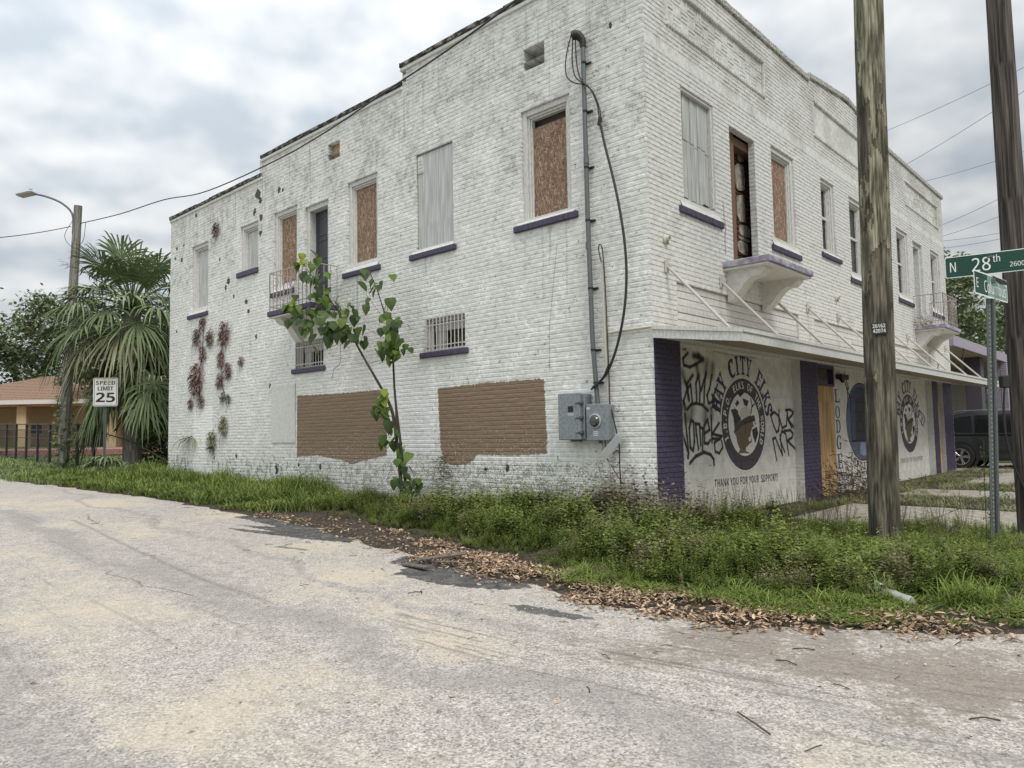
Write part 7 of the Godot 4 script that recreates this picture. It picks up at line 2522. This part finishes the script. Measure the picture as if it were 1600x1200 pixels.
	for k in 9000:
		var x := rnd(-6.2, 4.4)
		if R.randf() < 0.55:
			x = rnd(-1.8, 4.2)
		var e := edge_z(x)
		var back: float = (0.75 if x > -5.0 else 0.3)
		var z := e - back * pow(R.randf(), 0.8) + absf(R.randfn()) * 0.09 - 0.02
		if patch.get_noise_2d(x * 1.5 + 60, z * 2.0) < -0.08 and R.randf() < 0.8:
			continue
		if x < -3.0 and R.randf() < 0.4:
			continue
		var y := rise(x) + 0.03 * clampf((e - z) / 0.25, 0, 1) + rnd(0.0, 0.014)
		var q := k % 2
		lx[q].append(Transform3D(Basis.from_euler(Vector3(R.randfn() * 0.18, rnd(0, TAU), R.randfn() * 0.28)).scaled(Vector3.ONE * rnd(0.4, 1.0)), Vector3(x, y, z)))
		lcol[q].append(lin(0.042, 0.022, 0.012).lerp(lin(0.44, 0.22, 0.10), pow(R.randf(), 2.0)))
	# single leaves blown onto the street
	for k in 240:
		var x := rnd(-9.0, 4.8)
		var z := rnd(edge_z(x) + 0.1, 7.6)
		if R.randf() < 0.5:
			z = edge_z(x) + absf(R.randfn()) * 0.7
		var q := k % 2
		lx[q].append(Transform3D(Basis.from_euler(Vector3(R.randfn() * 0.2, rnd(0, TAU), R.randfn() * 0.25)).scaled(Vector3.ONE * rnd(0.3, 0.75)), Vector3(x, rise(x) + 0.008, z)))
		lcol[q].append(lin(0.06, 0.045, 0.035).lerp(lin(0.2, 0.11, 0.06), R.randf()))
	for q in 2:
		lf[q].surface_set_material(0, M.leaf_dry)
		stuff("leaf_litter", lf[q], lx[q], ["dry brown leaves lying along the broken street edge", "dry curled leaves mixed into the drift along the street edge"][q], "leaves", lcol[q])
	# twigs and grit
	var tw := MB.new()
	tw.tube([Vector3(-0.05, 0, 0), Vector3(0, 0.006, 0.006), Vector3(0.05, 0, 0.0)], 0.0028, 4)
	var tx := []
	for k in 70:
		var x := rnd(-8.0, 4.8)
		tx.append(Transform3D(Basis(Vector3.UP, rnd(0, TAU)).scaled(Vector3.ONE * rnd(0.4, 1.3)), Vector3(x, rise(x) + 0.006, edge_z(x) - 0.15 + absf(R.randfn()) * 1.1)))
	stuff("twigs", tw.mesh(plain(lin(0.07, 0.05, 0.038), 0.9)), tx, "small twigs scattered over the street edge", "twigs")
	var gr := MB.new()
	gr.lathe(Vector3.ZERO, [Vector2(0.0, -0.4), Vector2(0.9, -0.1), Vector2(0.75, 0.5), Vector2(0.0, 0.75)], Basis(), 6)
	var gx := []
	var gc := []
	for k in 1500:
		var x := rnd(-7.0, 4.9)
		var z := edge_z(x) + absf(R.randfn()) * 1.0
		if R.randf() < 0.4:
			x = rnd(1.0, 4.9); z = edge_z(x) + rnd(0.0, 2.2)
		gx.append(Transform3D(Basis(Vector3.UP, rnd(0, TAU)).scaled(Vector3.ONE * (0.003 + 0.006 * pow(R.randf(), 5))), Vector3(x, rise(x) + 0.004, z)))
		gc.append(lin(0.08, 0.07, 0.06).lerp(lin(0.34, 0.31, 0.27), R.randf()))
	stuff("gravel", gr.mesh(coloured(0.95)), gx, "loose grit on the street along its broken edge", "gravel", gc)

func litter() -> void:
	# weathered boards lying at the edge of the tar patch
	var b := MB.new()
	b.box(Vector3(0, 0.025, 0), Vector3(0.42, 0.02, 0.07), Basis.from_euler(Vector3(0.05, -0.15, 0.04)), 0.004)
	solo("board", b.mesh(M.greyw_flat), "short grey board lying flat at the tip of the tar patch", "board", "", Vector3(-0.62, 0.0, 3.47))
	b = MB.new()
	b.box(Vector3(0, 0.05, 0), Vector3(0.50, 0.018, 0.09), Basis.from_euler(Vector3(0.1, 0.75, 0.12)), 0.004)
	b.box(Vector3(0.16, 0.025, 0.1), Vector3(0.25, 0.015, 0.05), Basis.from_euler(Vector3(0.1, 0.2, 0.05)), 0.004)
	solo("board", b.mesh(M.greyw_flat), "broken brown board tilted on the leaves by the tar patch", "board", "", Vector3(-0.62, 0.02, 3.12))
	# crushed bottle and a scrap of paper
	b = MB.new()
	var bs := Basis.from_euler(Vector3(0, -0.55, PI / 2 - 0.08))
	b.lathe(Vector3(0, 0.05, 0), [Vector2(0.0, -0.15), Vector2(0.03, -0.15), Vector2(0.036, -0.13), Vector2(0.032, -0.05), Vector2(0.036, 0.0), Vector2(0.031, 0.05), Vector2(0.03, 0.08), Vector2(0.014, 0.12), Vector2(0.013, 0.14)], bs * Basis().scaled(Vector3(1.2, 1.1, 0.8)), 14)
	var pl := StandardMaterial3D.new()
	pl.albedo_color = Color(0.85, 0.86, 0.85, 0.5)
	pl.transparency = BaseMaterial3D.TRANSPARENCY_ALPHA
	pl.roughness = 0.3
	var bo := thing("plastic_bottle", "crushed clear plastic bottle with a white cap lying on the leaf litter", "bottle", Vector3(3.38, 0.02, 2.33))
	part("body", b.mesh(pl), bo)
	b = MB.new()
	b.lathe(Vector3(0, 0.05, 0), [Vector2(0.0, 0.165), Vector2(0.018, 0.165), Vector2(0.018, 0.14), Vector2(0.0, 0.14)], bs * Basis().scaled(Vector3(1.2, 1.1, 0.8)), 12)
	part("cap", b.mesh(plain(lin(0.7, 0.7, 0.7), 0.5)), bo)
	b = MB.new()
	for k in 8:
		var p := Vector3(R.randfn() * 0.03, rnd(0.0, 0.05), R.randfn() * 0.025)
		b.ftri(p, p + Vector3(rnd(-0.06, 0.06), rnd(-0.02, 0.05), rnd(-0.05, 0.05)), p + Vector3(rnd(-0.06, 0.06), rnd(-0.02, 0.04), rnd(-0.05, 0.05)))
	solo("paper_scrap", b.mesh(plain(lin(0.7, 0.7, 0.7), 0.8)), "crumpled white paper scrap beside the plastic bottle", "paper", "", Vector3(3.16, 0.05, 2.22))
	b = MB.new()
	b.tube([Vector3(-0.13, 0.008, 0.02), Vector3(0.0, 0.01, 0.0), Vector3(0.13, 0.008, -0.02)], 0.004, 5)
	solo("twig", b.mesh(plain(lin(0.08, 0.06, 0.045), 0.9)), "straight thin twig lying on the street at the lower right", "twig", "", Vector3(3.55, 0.0, 5.05)).rotation.y = -0.75

# ---------------------------------------------------------------- far things
func sidewalk() -> void:
	var n := 0
	var root := Node3D.new()
	root.name = "sidewalk"
	add_child(root)
	root.set_meta("kind", "structure")
	root.set_meta("label", "cracked pale concrete sidewalk slabs along the front, half overgrown")
	for q in [[0.8, 2.35, -4.65, -2.1], [2.37, 3.9, -4.6, -2.0], [0.9, 2.35, -8.4, -6.95], [2.37, 3.6, -8.4, -6.95], [1.2, 2.7, -12.2, -10.6], [1.2, 2.7, -13.9, -12.22], [1.2, 2.7, -15.6, -13.92], [-1.5, 2.7, -19.6, -15.64]]:
		var b := MB.new()
		b.slab(Vector3(q[0] + 0.008, -0.1, q[2] + 0.008), Vector3(q[1] - 0.008, 0.045 + rnd(-0.008, 0.008), q[3] - 0.008), 0.012)
		part("slab", b.mesh(M.concrete), root)

func fence() -> void:
	var o := thing("metal_fence", "black metal fence with rails along the lawn on the left", "fence", Vector3(-19.0, rise(-19.0), 0.45))
	var blk := plain(lin(0.022, 0.022, 0.026), 0.5)
	var at := func(t: float) -> Vector3:
		var x := lerpf(-18.6, -33.0, t)
		return Vector3(x, rise(x), lerpf(0.5, -0.1, t)) - o.position
	for k in 10:
		var b := MB.new()
		var p: Vector3 = at.call(k / 9.0)
		b.box(p + Vector3.UP * 0.72, Vector3(0.075, 1.5, 0.075), Basis(), 0.006)
		part("post", b.mesh(blk), o)
	for e in [[1.44, 0.022], [1.24, 0.016], [0.95, 0.014], [0.18, 0.016]]:
		var b := MB.new()
		b.tube([at.call(0.0) + Vector3.UP * e[0], at.call(0.5) + Vector3.UP * e[0], at.call(1.0) + Vector3.UP * e[0]], e[1], 6)
		part("rail", b.mesh(blk), o)
	var m := MB.new()
	for k in 130:
		var p: Vector3 = at.call(k / 129.0)
		m.tube([p + Vector3.UP * 0.18, p + Vector3.UP * 1.24], 0.0045, 4, false)
	part("wire_infill", m.mesh(blk), o, "", "stuff")

func far_house() -> void:
	var bs := Basis(RH, Vector3.UP, -FH)
	var o := thing("yellow_house", "single-storey yellow house with an orange hipped shingle roof and a porch, left of the palm", "house", Vector3(-44.3, 0.9, -3.7))
	o.basis = bs
	var yel := worldly(lin(0.56, 0.44, 0.25), 0.85, M.paint_tile, Vector3.ONE * 0.5)
	var trim := plain(lin(0.62, 0.60, 0.55), 0.7)
	var roofm := worldly(lin(0.42, 0.27, 0.185), 0.9, blend_img(grey(256, 131, 0.06, 4, 1.0, 1.6), Color(0.6, 0.6, 0.6), Color(1, 1, 1)), Vector3.ONE * 0.8)
	var b := MB.new()
	b.slab(Vector3(-6.0, -0.3, -9.0), Vector3(11.0, 2.75, -2.4))
	b.slab(Vector3(-6.0, 2.45, -2.4), Vector3(11.0, 2.75, -0.2))
	part("wall", b.mesh(yel), o)
	for x in [-3.1, 0.05, 5.2, 8.6]:
		b = MB.new()
		b.slab(Vector3(x, -0.1, -0.6), Vector3(x + 0.55, 2.5, -0.1), 0.02)
		part("column", b.mesh(yel), o)
	for q in [[-0.9, 0.15, 0.85, 1.5], [0.85, 1.75, 0.95, 1.5], [2.8, 4.4, 0.0, 2.0], [6.2, 7.2, 0.9, 1.9]]:
		b = MB.new()
		b.slab(Vector3(q[0], q[2], -2.41), Vector3(q[1], q[3], -2.36))
		var w := part("window", b.mesh(trim), o)
		b = MB.new()
		b.slab(Vector3(q[0] + 0.06, q[2] + 0.06, -2.37), Vector3(q[1] - 0.06, q[3] - 0.06, -2.345))
		part("pane", b.mesh(plain(lin(0.025, 0.028, 0.035), 0.15)), w)
	b = MB.new()
	var e := [Vector3(-6.6, 2.75, 0.4), Vector3(11.6, 2.75, 0.4), Vector3(11.6, 2.75, -9.6), Vector3(-6.6, 2.75, -9.6)]
	var r0 := Vector3(-1.0, 4.55, -4.6)
	var r1 := Vector3(3.2, 4.55, -4.6)
	# courses of shingles, each lapping the one below
	var rows := 16
	for k in rows:
		var t0 := float(k) / rows
		var t1 := float(k + 1) / rows
		var lip := Vector3.UP * 0.035
		var lo := [e[0].lerp(r0, t0) + lip, e[1].lerp(r1, t0) + lip, e[2].lerp(r1, t0) + lip, e[3].lerp(r0, t0) + lip]
		var hi := [e[0].lerp(r0, t1), e[1].lerp(r1, t1), e[2].lerp(r1, t1), e[3].lerp(r0, t1)]
		for s in 4:
			var s2 := (s + 1) % 4
			var out: Vector3 = ((lo[s] + lo[s2]) * 0.5 - Vector3(1, 2.75, -4.6)) * Vector3(1, 0, 1) + Vector3.UP * 3.0
			b.oquad(lo[s], lo[s2], hi[s2], hi[s], out)
			b.oquad(lo[s], lo[s2], lo[s2] - lip * 1.2, lo[s] - lip * 1.2, out * Vector3(1, 0, 1))
	part("roof", b.mesh(roofm), o)
	b = MB.new()
	b.slab(Vector3(-6.65, 2.55, 0.36), Vector3(11.65, 2.78, 0.46))
	b.slab(Vector3(11.56, 2.55, -9.6), Vector3(11.66, 2.78, 0.36))
	b.oquad(Vector3(-6.6, 2.6, 0.36), Vector3(11.6, 2.6, 0.36), Vector3(11.6, 2.6, -2.4), Vector3(-6.6, 2.6, -2.4), Vector3.DOWN)
	part("gutter", b.mesh(trim), o)
	# paved forecourt
	b = MB.new()
	b.slab(Vector3(-12, -0.25, 0.4), Vector3(16, -0.02, 11.0))
	var pv := structure("patio", b.mesh(worldly(lin(0.42, 0.20, 0.18), 0.9, blend_img(grey(256, 133, 0.08, 4, 1.0, 1.6), Color(0.7, 0.7, 0.7), Color(1, 1, 1)), Vector3.ONE * 0.5)), "pinkish red paved forecourt of the yellow house")
	pv.transform = Transform3D(bs, o.position + Vector3(0, 0.08, 0))

func neighbours() -> void:
	# porch building past the end of the front
	var o := thing("porch_building", "low building with a lilac-edged porch roof past the far end of the front", "building", Vector3(-0.1, 0, -19.5))
	var lil := worldly(lin(0.40, 0.36, 0.44), 0.7, M.paint_tile, Vector3.ONE * 0.7)
	var b := MB.new()
	b.slab(Vector3(-9.0, -0.2, -16.0), Vector3(-2.4, 3.9, 0.6))
	part("wall", b.mesh(worldly(lin(0.30, 0.27, 0.24), 0.85, M.paint_tile, Vector3.ONE * 0.6)), o)
	b = MB.new()
	b.slab(Vector3(-9.3, 3.95, -17.0), Vector3(0.0, 4.03, 2.6), 0.02)
	for k in 3:
		b.slab(Vector3(-9.3, 4.03 + k * 0.06, -17.0), Vector3(-0.35 - k * 0.4, 4.09 + k * 0.06, 2.3 - k * 0.3))
	part("roof", b.mesh(worldly(lin(0.13, 0.115, 0.15), 0.85, M.paint_tile, Vector3.ONE)), o)
	b = MB.new()
	b.slab(Vector3(0.0, 3.68, -17.0), Vector3(0.05, 4.0, 2.65), 0.01)
	b.slab(Vector3(-9.3, 3.68, 2.6), Vector3(0.0, 4.0, 2.65), 0.01)
	part("fascia", b.mesh(lil), o)
	for k in 9:
		b = MB.new()
		b.slab(Vector3(-2.4 + k * 0.27, 3.72, -16.9), Vector3(-2.4 + k * 0.27 + 0.262, 3.75, 2.55), 0.004)
		part("soffit_board", b.mesh(M.soffit), o)
	for z in [-2.9, -9.0]:
		b = MB.new()
		b.slab(Vector3(-0.75, -0.1, z - 0.25), Vector3(-0.25, 3.7, z + 0.25), 0.015)
		part("pillar", b.mesh(plain(lin(0.09, 0.08, 0.10), 0.7)), o)
	b = MB.new()
	for k in 52:
		for j in 2:
			b.slab(Vector3(-0.35 + j * 0.23 + (k % 2) * 0.01, k * 0.07, -5.9), Vector3(-0.13 + j * 0.23, k * 0.07 + 0.062, -5.4), 0.006)
	part("pillar", b.mesh(lil), o, "lilac painted brick pillar")
	b = MB.new()
	b.tube(smooth_path([Vector3(0.06, 3.7, 1.4), Vector3(-0.3, 3.2, 0.5), Vector3(-1.0, 2.7, 0.0), Vector3(-1.8, 2.5, 0.0)]), 0.012, 6)
	part("loose_wire", b.mesh(M.wire), o)
	# house behind
	o = thing("grey_house", "distant house with a grey gabled roof behind the parked car", "house", Vector3(-4.6, 0, -44.5))
	b = MB.new()
	b.slab(Vector3(-5, -0.2, -3), Vector3(5, 2.3, 3))
	part("wall", b.mesh(plain(lin(0.55, 0.54, 0.52), 0.8)), o)
	b = MB.new()
	b.prism(PackedVector2Array([Vector2(-3.6, 2.2), Vector2(3.6, 2.2), Vector2(0, 3.5)]), Vector3(-5.4, 0, 0), Vector3.BACK, Vector3.UP, Vector3.RIGHT * 10.8)
	part("roof", b.mesh(worldly(lin(0.24, 0.24, 0.25), 0.9, M.paint_tile, Vector3.ONE)), o)
	for x in [-2.5, 1.5]:
		b = MB.new()
		b.slab(Vector3(x, 0.9, 2.98), Vector3(x + 1.2, 1.9, 3.03))
		part("window", b.mesh(plain(lin(0.03, 0.03, 0.035), 0.2)), o)
	o = thing("pale_house", "pale sided house with a white gutter at the right edge, behind the pillar", "house", Vector3(4.3, 0, -40.0))
	b = MB.new()
	for k in 18:
		b.slab(Vector3(-3.4, k * 0.16 - 0.1, -3.0), Vector3(3.4, k * 0.16 + 0.055, 3.0 + (k % 2) * 0.01))
	part("siding", b.mesh(plain(lin(0.5, 0.52, 0.54), 0.75)), o)
	b = MB.new()
	b.prism(PackedVector2Array([Vector2(-3.6, 2.75), Vector2(3.6, 2.75), Vector2(0, 4.2)]), Vector3(-3.8, 0, 0), Vector3.BACK, Vector3.UP, Vector3.RIGHT * 7.6)
	part("roof", b.mesh(worldly(lin(0.33, 0.33, 0.34), 0.9, M.paint_tile, Vector3.ONE)), o)
	# bins of hedge behind the car
	b = MB.new()
	crown(b, Vector3(0, 1.4, 0), Vector3(4.5, 1.7, 1.6), 60, 110, 0.2, lin(0.02, 0.035, 0.012), lin(0.06, 0.09, 0.025))
	solo("hedge", b.mesh(M.leaf_far), "leafy hedge behind the parked car, seen under the awning", "hedge", "", Vector3(-4.6, 0, -34.0))

func car() -> void:
	var o := thing("parked_car", "dark grey sport utility car parked past the far end of the front", "car", Vector3(1.25, 0.02, -18.05))
	var paint := plain(lin(0.045, 0.047, 0.052), 0.28, 0.4)
	paint.clearcoat_enabled = true
	paint.clearcoat = 0.8
	paint.clearcoat_roughness = 0.08
	var glassm := plain(lin(0.012, 0.013, 0.015), 0.08)
	# body: cross-sections along the car, rounded shoulders, wheel arches cut in the outline
	var b := MB.new()
	var xs := [-2.28, -2.2, -2.0, -1.6, -0.8, 0.2, 0.9, 1.3, 1.9, 2.2, 2.33]
	var belt := [0.86, 1.0, 1.04, 1.04, 1.03, 1.02, 1.02, 1.0, 0.94, 0.84, 0.66]
	var floor_ := [0.42, 0.32, 0.28, 0.26, 0.25, 0.25, 0.25, 0.26, 0.28, 0.32, 0.40]
	var wide := [0.78, 0.88, 0.92, 0.94, 0.945, 0.945, 0.945, 0.94, 0.92, 0.86, 0.74]
	var sec := func(i: int) -> Array:
		var w: float = wide[i]; var f: float = floor_[i]; var h: float = belt[i]
		var q := []
		for e in [[0.86, 0.0], [0.97, 0.12], [1.0, 0.42], [0.985, 0.7], [0.95, 0.92], [0.86, 1.0], [0.4, 1.03], [0.0, 1.04]]:
			q.append(Vector3(xs[i], lerpf(f, h, e[1]), w * e[0]))
		var r := q.duplicate()
		for k in range(6, -1, -1):
			r.append(Vector3(q[k].x, q[k].y, -q[k].z))
		return r
	for i in xs.size() - 1:
		var s0: Array = sec.call(i)
		var s1: Array = sec.call(i + 1)
		for k in s0.size() - 1:
			var out: Vector3 = ((s0[k] + s0[k + 1]) * 0.5 - Vector3(xs[i], 0.6, 0)) * Vector3(0, 1, 1)
			b.oquad(s0[k], s1[k], s1[k + 1], s0[k + 1], out)
	for i in [0, xs.size() - 1]:
		var s0: Array = sec.call(i)
		for k in range(1, s0.size() - 1):
			var m := Vector3.LEFT if i == 0 else Vector3.RIGHT
			b.tri(s0[0], s0[k], s0[k + 1], m, m, m)
	part("body", b.mesh(paint), o)
	# cabin
	b = MB.new()
	var g := MB.new()
	var lo := [Vector2(-2.12, 1.02), Vector2(-1.95, 1.3), Vector2(-1.7, 1.6), Vector2(-1.2, 1.68), Vector2(0.0, 1.68), Vector2(0.45, 1.6), Vector2(0.9, 1.28), Vector2(1.22, 1.0)]
	for i in lo.size() - 1:
		var a: Vector2 = lo[i]; var c: Vector2 = lo[i + 1]
		var wa := lerpf(0.90, 0.62, clampf((a.y - 1.0) / 0.68, 0, 1))
		var wc := lerpf(0.90, 0.62, clampf((c.y - 1.0) / 0.68, 0, 1))
		var into: MB = g if i in [1, 5, 6] else b
		into.oquad(Vector3(a.x, a.y, wa), Vector3(c.x, c.y, wc), Vector3(c.x, c.y, -wc), Vector3(a.x, a.y, -wa), Vector3(0, 1, 0) + Vector3(-1 if i < 3 else 0.2, 0, 0))
	for sg: float in [-1.0, 1.0]:
		var z := func(y: float) -> float:
			return sg * lerpf(0.90, 0.62, clampf((y - 1.0) / 0.68, 0, 1))
		var poly := PackedVector2Array(lo)
		var ids := Geometry2D.triangulate_polygon(poly)
		for k in range(0, ids.size(), 3):
			var q := []
			for j in 3:
				var p := poly[ids[k + j]]
				q.append(Vector3(p.x, p.y, z.call(p.y)))
			var m := Vector3(0, 0.35, sg).normalized()
			b.tri(q[0], q[1], q[2], m, m, m)
		for win in [[Vector2(-1.72, 1.1), Vector2(-1.5, 1.52), Vector2(-1.08, 1.57), Vector2(-1.02, 1.08)], [Vector2(-0.96, 1.08), Vector2(-1.0, 1.58), Vector2(-0.28, 1.6), Vector2(-0.22, 1.07)], [Vector2(-0.15, 1.07), Vector2(-0.2, 1.6), Vector2(0.1, 1.58), Vector2(0.42, 1.48), Vector2(0.9, 1.08)]]:
			var wp := PackedVector2Array(win)
			var wi := Geometry2D.triangulate_polygon(wp)
			for k in range(0, wi.size(), 3):
				var q := []
				for j in 3:
					var p := wp[wi[k + j]]
					q.append(Vector3(p.x, p.y, z.call(p.y) + sg * 0.012))
				var m := Vector3(0, 0.35, sg).normalized()
				g.tri(q[0], q[1], q[2], m, m, m)
	part("cabin", b.mesh(paint), o)
	part("window", g.mesh(glassm), o)
	for x in [-1.35, 1.4]:
		for sg: float in [-1.0, 1.0]:
			var ax := Basis(Vector3.RIGHT, Vector3(0, 0, sg), Vector3(0, -sg, 0))
			b = MB.new()
			b.lathe(Vector3(x, 0.36, sg * 0.905), [Vector2(0.46, -0.1), Vector2(0.46, 0.045), Vector2(0.40, 0.045), Vector2(0.40, -0.1)], ax, 26)
			part("wheel_arch", b.mesh(M.rubber), o)
			b = MB.new()
			b.lathe(Vector3(x, 0.36, sg * 0.93), [Vector2(0.0, -0.15), Vector2(0.36, -0.15), Vector2(0.37, -0.1), Vector2(0.37, 0.0), Vector2(0.35, 0.035), Vector2(0.24, 0.035), Vector2(0.23, 0.0), Vector2(0.0, 0.0)], ax, 26)
			var w := part("wheel", b.mesh(M.rubber), o)
			b = MB.new()
			for k in 5:
				for j in 2:
					var a := TAU * k / 5.0 + (0.12 if j else -0.12)
					var d := Vector3(cos(a), sin(a), 0)
					b.box(Vector3(x, 0.36, sg * 0.953) + d * 0.125, Vector3(0.23, 0.03, 0.02), Basis(Vector3.BACK, a), 0.004)
			b.lathe(Vector3(x, 0.36, sg * 0.93), [Vector2(0.24, 0.0), Vector2(0.245, 0.04), Vector2(0.225, 0.04), Vector2(0.22, 0.0)], ax, 26)
			part("rim", b.mesh(plain(lin(0.5, 0.5, 0.52), 0.3, 0.8)), w)
	for sg: float in [-1.0, 1.0]:
		b = MB.new()
		b.box(Vector3(0.72, 1.12, sg * 1.0), Vector3(0.14, 0.14, 0.2), Basis(), 0.04)
		part("mirror", b.mesh(plain(lin(0.5, 0.5, 0.5), 0.2, 0.6)), o)
		b = MB.new()
		b.box(Vector3(-2.15, 0.95, sg * 0.76), Vector3(0.16, 0.22, 0.26), Basis(), 0.03)
		part("tail_light", b.mesh(plain(lin(0.35, 0.02, 0.02), 0.2)), o)
		b = MB.new()
		b.tube([Vector3(-1.6, 1.68, sg * 0.56), Vector3(-1.4, 1.73, sg * 0.56), Vector3(-0.2, 1.73, sg * 0.56), Vector3(0.05, 1.68, sg * 0.56)], 0.016, 6)
		part("roof_rail", b.mesh(plain(lin(0.35, 0.35, 0.36), 0.35, 0.7)), o)
	# drive under the car
	b = MB.new()
	b.slab(Vector3(-6.0, -0.1, -21.2), Vector3(5.6, 0.022, -16.6), 0.01)
	structure("driveway", b.mesh(M.concrete), "grey concrete drive under the parked car")

func trees() -> void:
	var dk := lin(0.018, 0.027, 0.010)
	var lt := lin(0.036, 0.050, 0.018)
	tree("oak_tree", "big dark oak at the left edge behind the yellow house", Vector3(-58.0, 1.0, -8.0), [[Vector3(-1.0, 7.2, 1.5), Vector3(5.5, 3.2, 5.5), 70, 90], [Vector3(4.0, 8.6, -1.0), Vector3(4.2, 2.6, 4.2), 50, 90], [Vector3(-4.0, 4.6, 4.5), Vector3(4.0, 2.8, 4.0), 40, 90], [Vector3(4.5, 4.2, -2.0), Vector3(5.0, 3.0, 4.0), 46, 90]], 0.5, 0.36, dk, lt)
	tree("oak_tree", "dark bushy tree behind the palm, over the yellow house", Vector3(-37.5, 0.8, -9.5), [[Vector3(0, 6.0, 0), Vector3(3.8, 2.4, 3.8), 46, 90], [Vector3(3.0, 4.6, -2.2), Vector3(3.5, 2.4, 3.5), 40, 90], [Vector3(-2.5, 4.6, 2.5), Vector3(3.0, 2.2, 3.0), 34, 90]], 0.35, 0.30, dk, lt)
	tree("tree", "tall airy tree rising over the far end of the front", Vector3(-5.4, 0, -40.0), [[Vector3(0.8, 9.9, 1.0), Vector3(1.7, 1.8, 1.7), 30, 46], [Vector3(0.2, 7.6, 0.4), Vector3(2.4, 2.0, 2.4), 30, 60], [Vector3(2.0, 6.8, 1.0), Vector3(2.0, 1.8, 2.0), 24, 60]], 0.3, 0.30, lin(0.03, 0.043, 0.015), lin(0.055, 0.073, 0.025))
	tree("tree", "wide dark tree behind the street sign, left of the dark pole", Vector3(-3.2, 0, -52.0), [[Vector3(0, 7.4, 0), Vector3(4.5, 3.2, 4.5), 64, 90], [Vector3(-2.5, 4.6, 2.0), Vector3(4.0, 2.8, 4.0), 46, 90], [Vector3(4.5, 6.0, -1.0), Vector3(4.2, 3.4, 4.2), 56, 90]], 0.45, 0.36, dk, lin(0.032, 0.046, 0.016))
	tree("tree", "dark tree at the right edge behind the dark pole", Vector3(3.8, 0, -54.0), [[Vector3(0, 7.6, 0), Vector3(4.5, 3.4, 4.5), 64, 90], [Vector3(1.0, 4.0, 2.0), Vector3(4.5, 2.8, 4.5), 50, 90]], 0.45, 0.36, dk, lin(0.032, 0.046, 0.016))
	tree("tree", "low dark tree filling the gap under the awning, far behind the car", Vector3(-9.5, 0, -52.0), [[Vector3(0, 4.6, 0), Vector3(4.5, 3.4, 4.5), 60, 90], [Vector3(3.5, 3.6, 1.0), Vector3(3.5, 2.8, 3.5), 46, 90]], 0.35, 0.34, dk, lin(0.05, 0.07, 0.022))
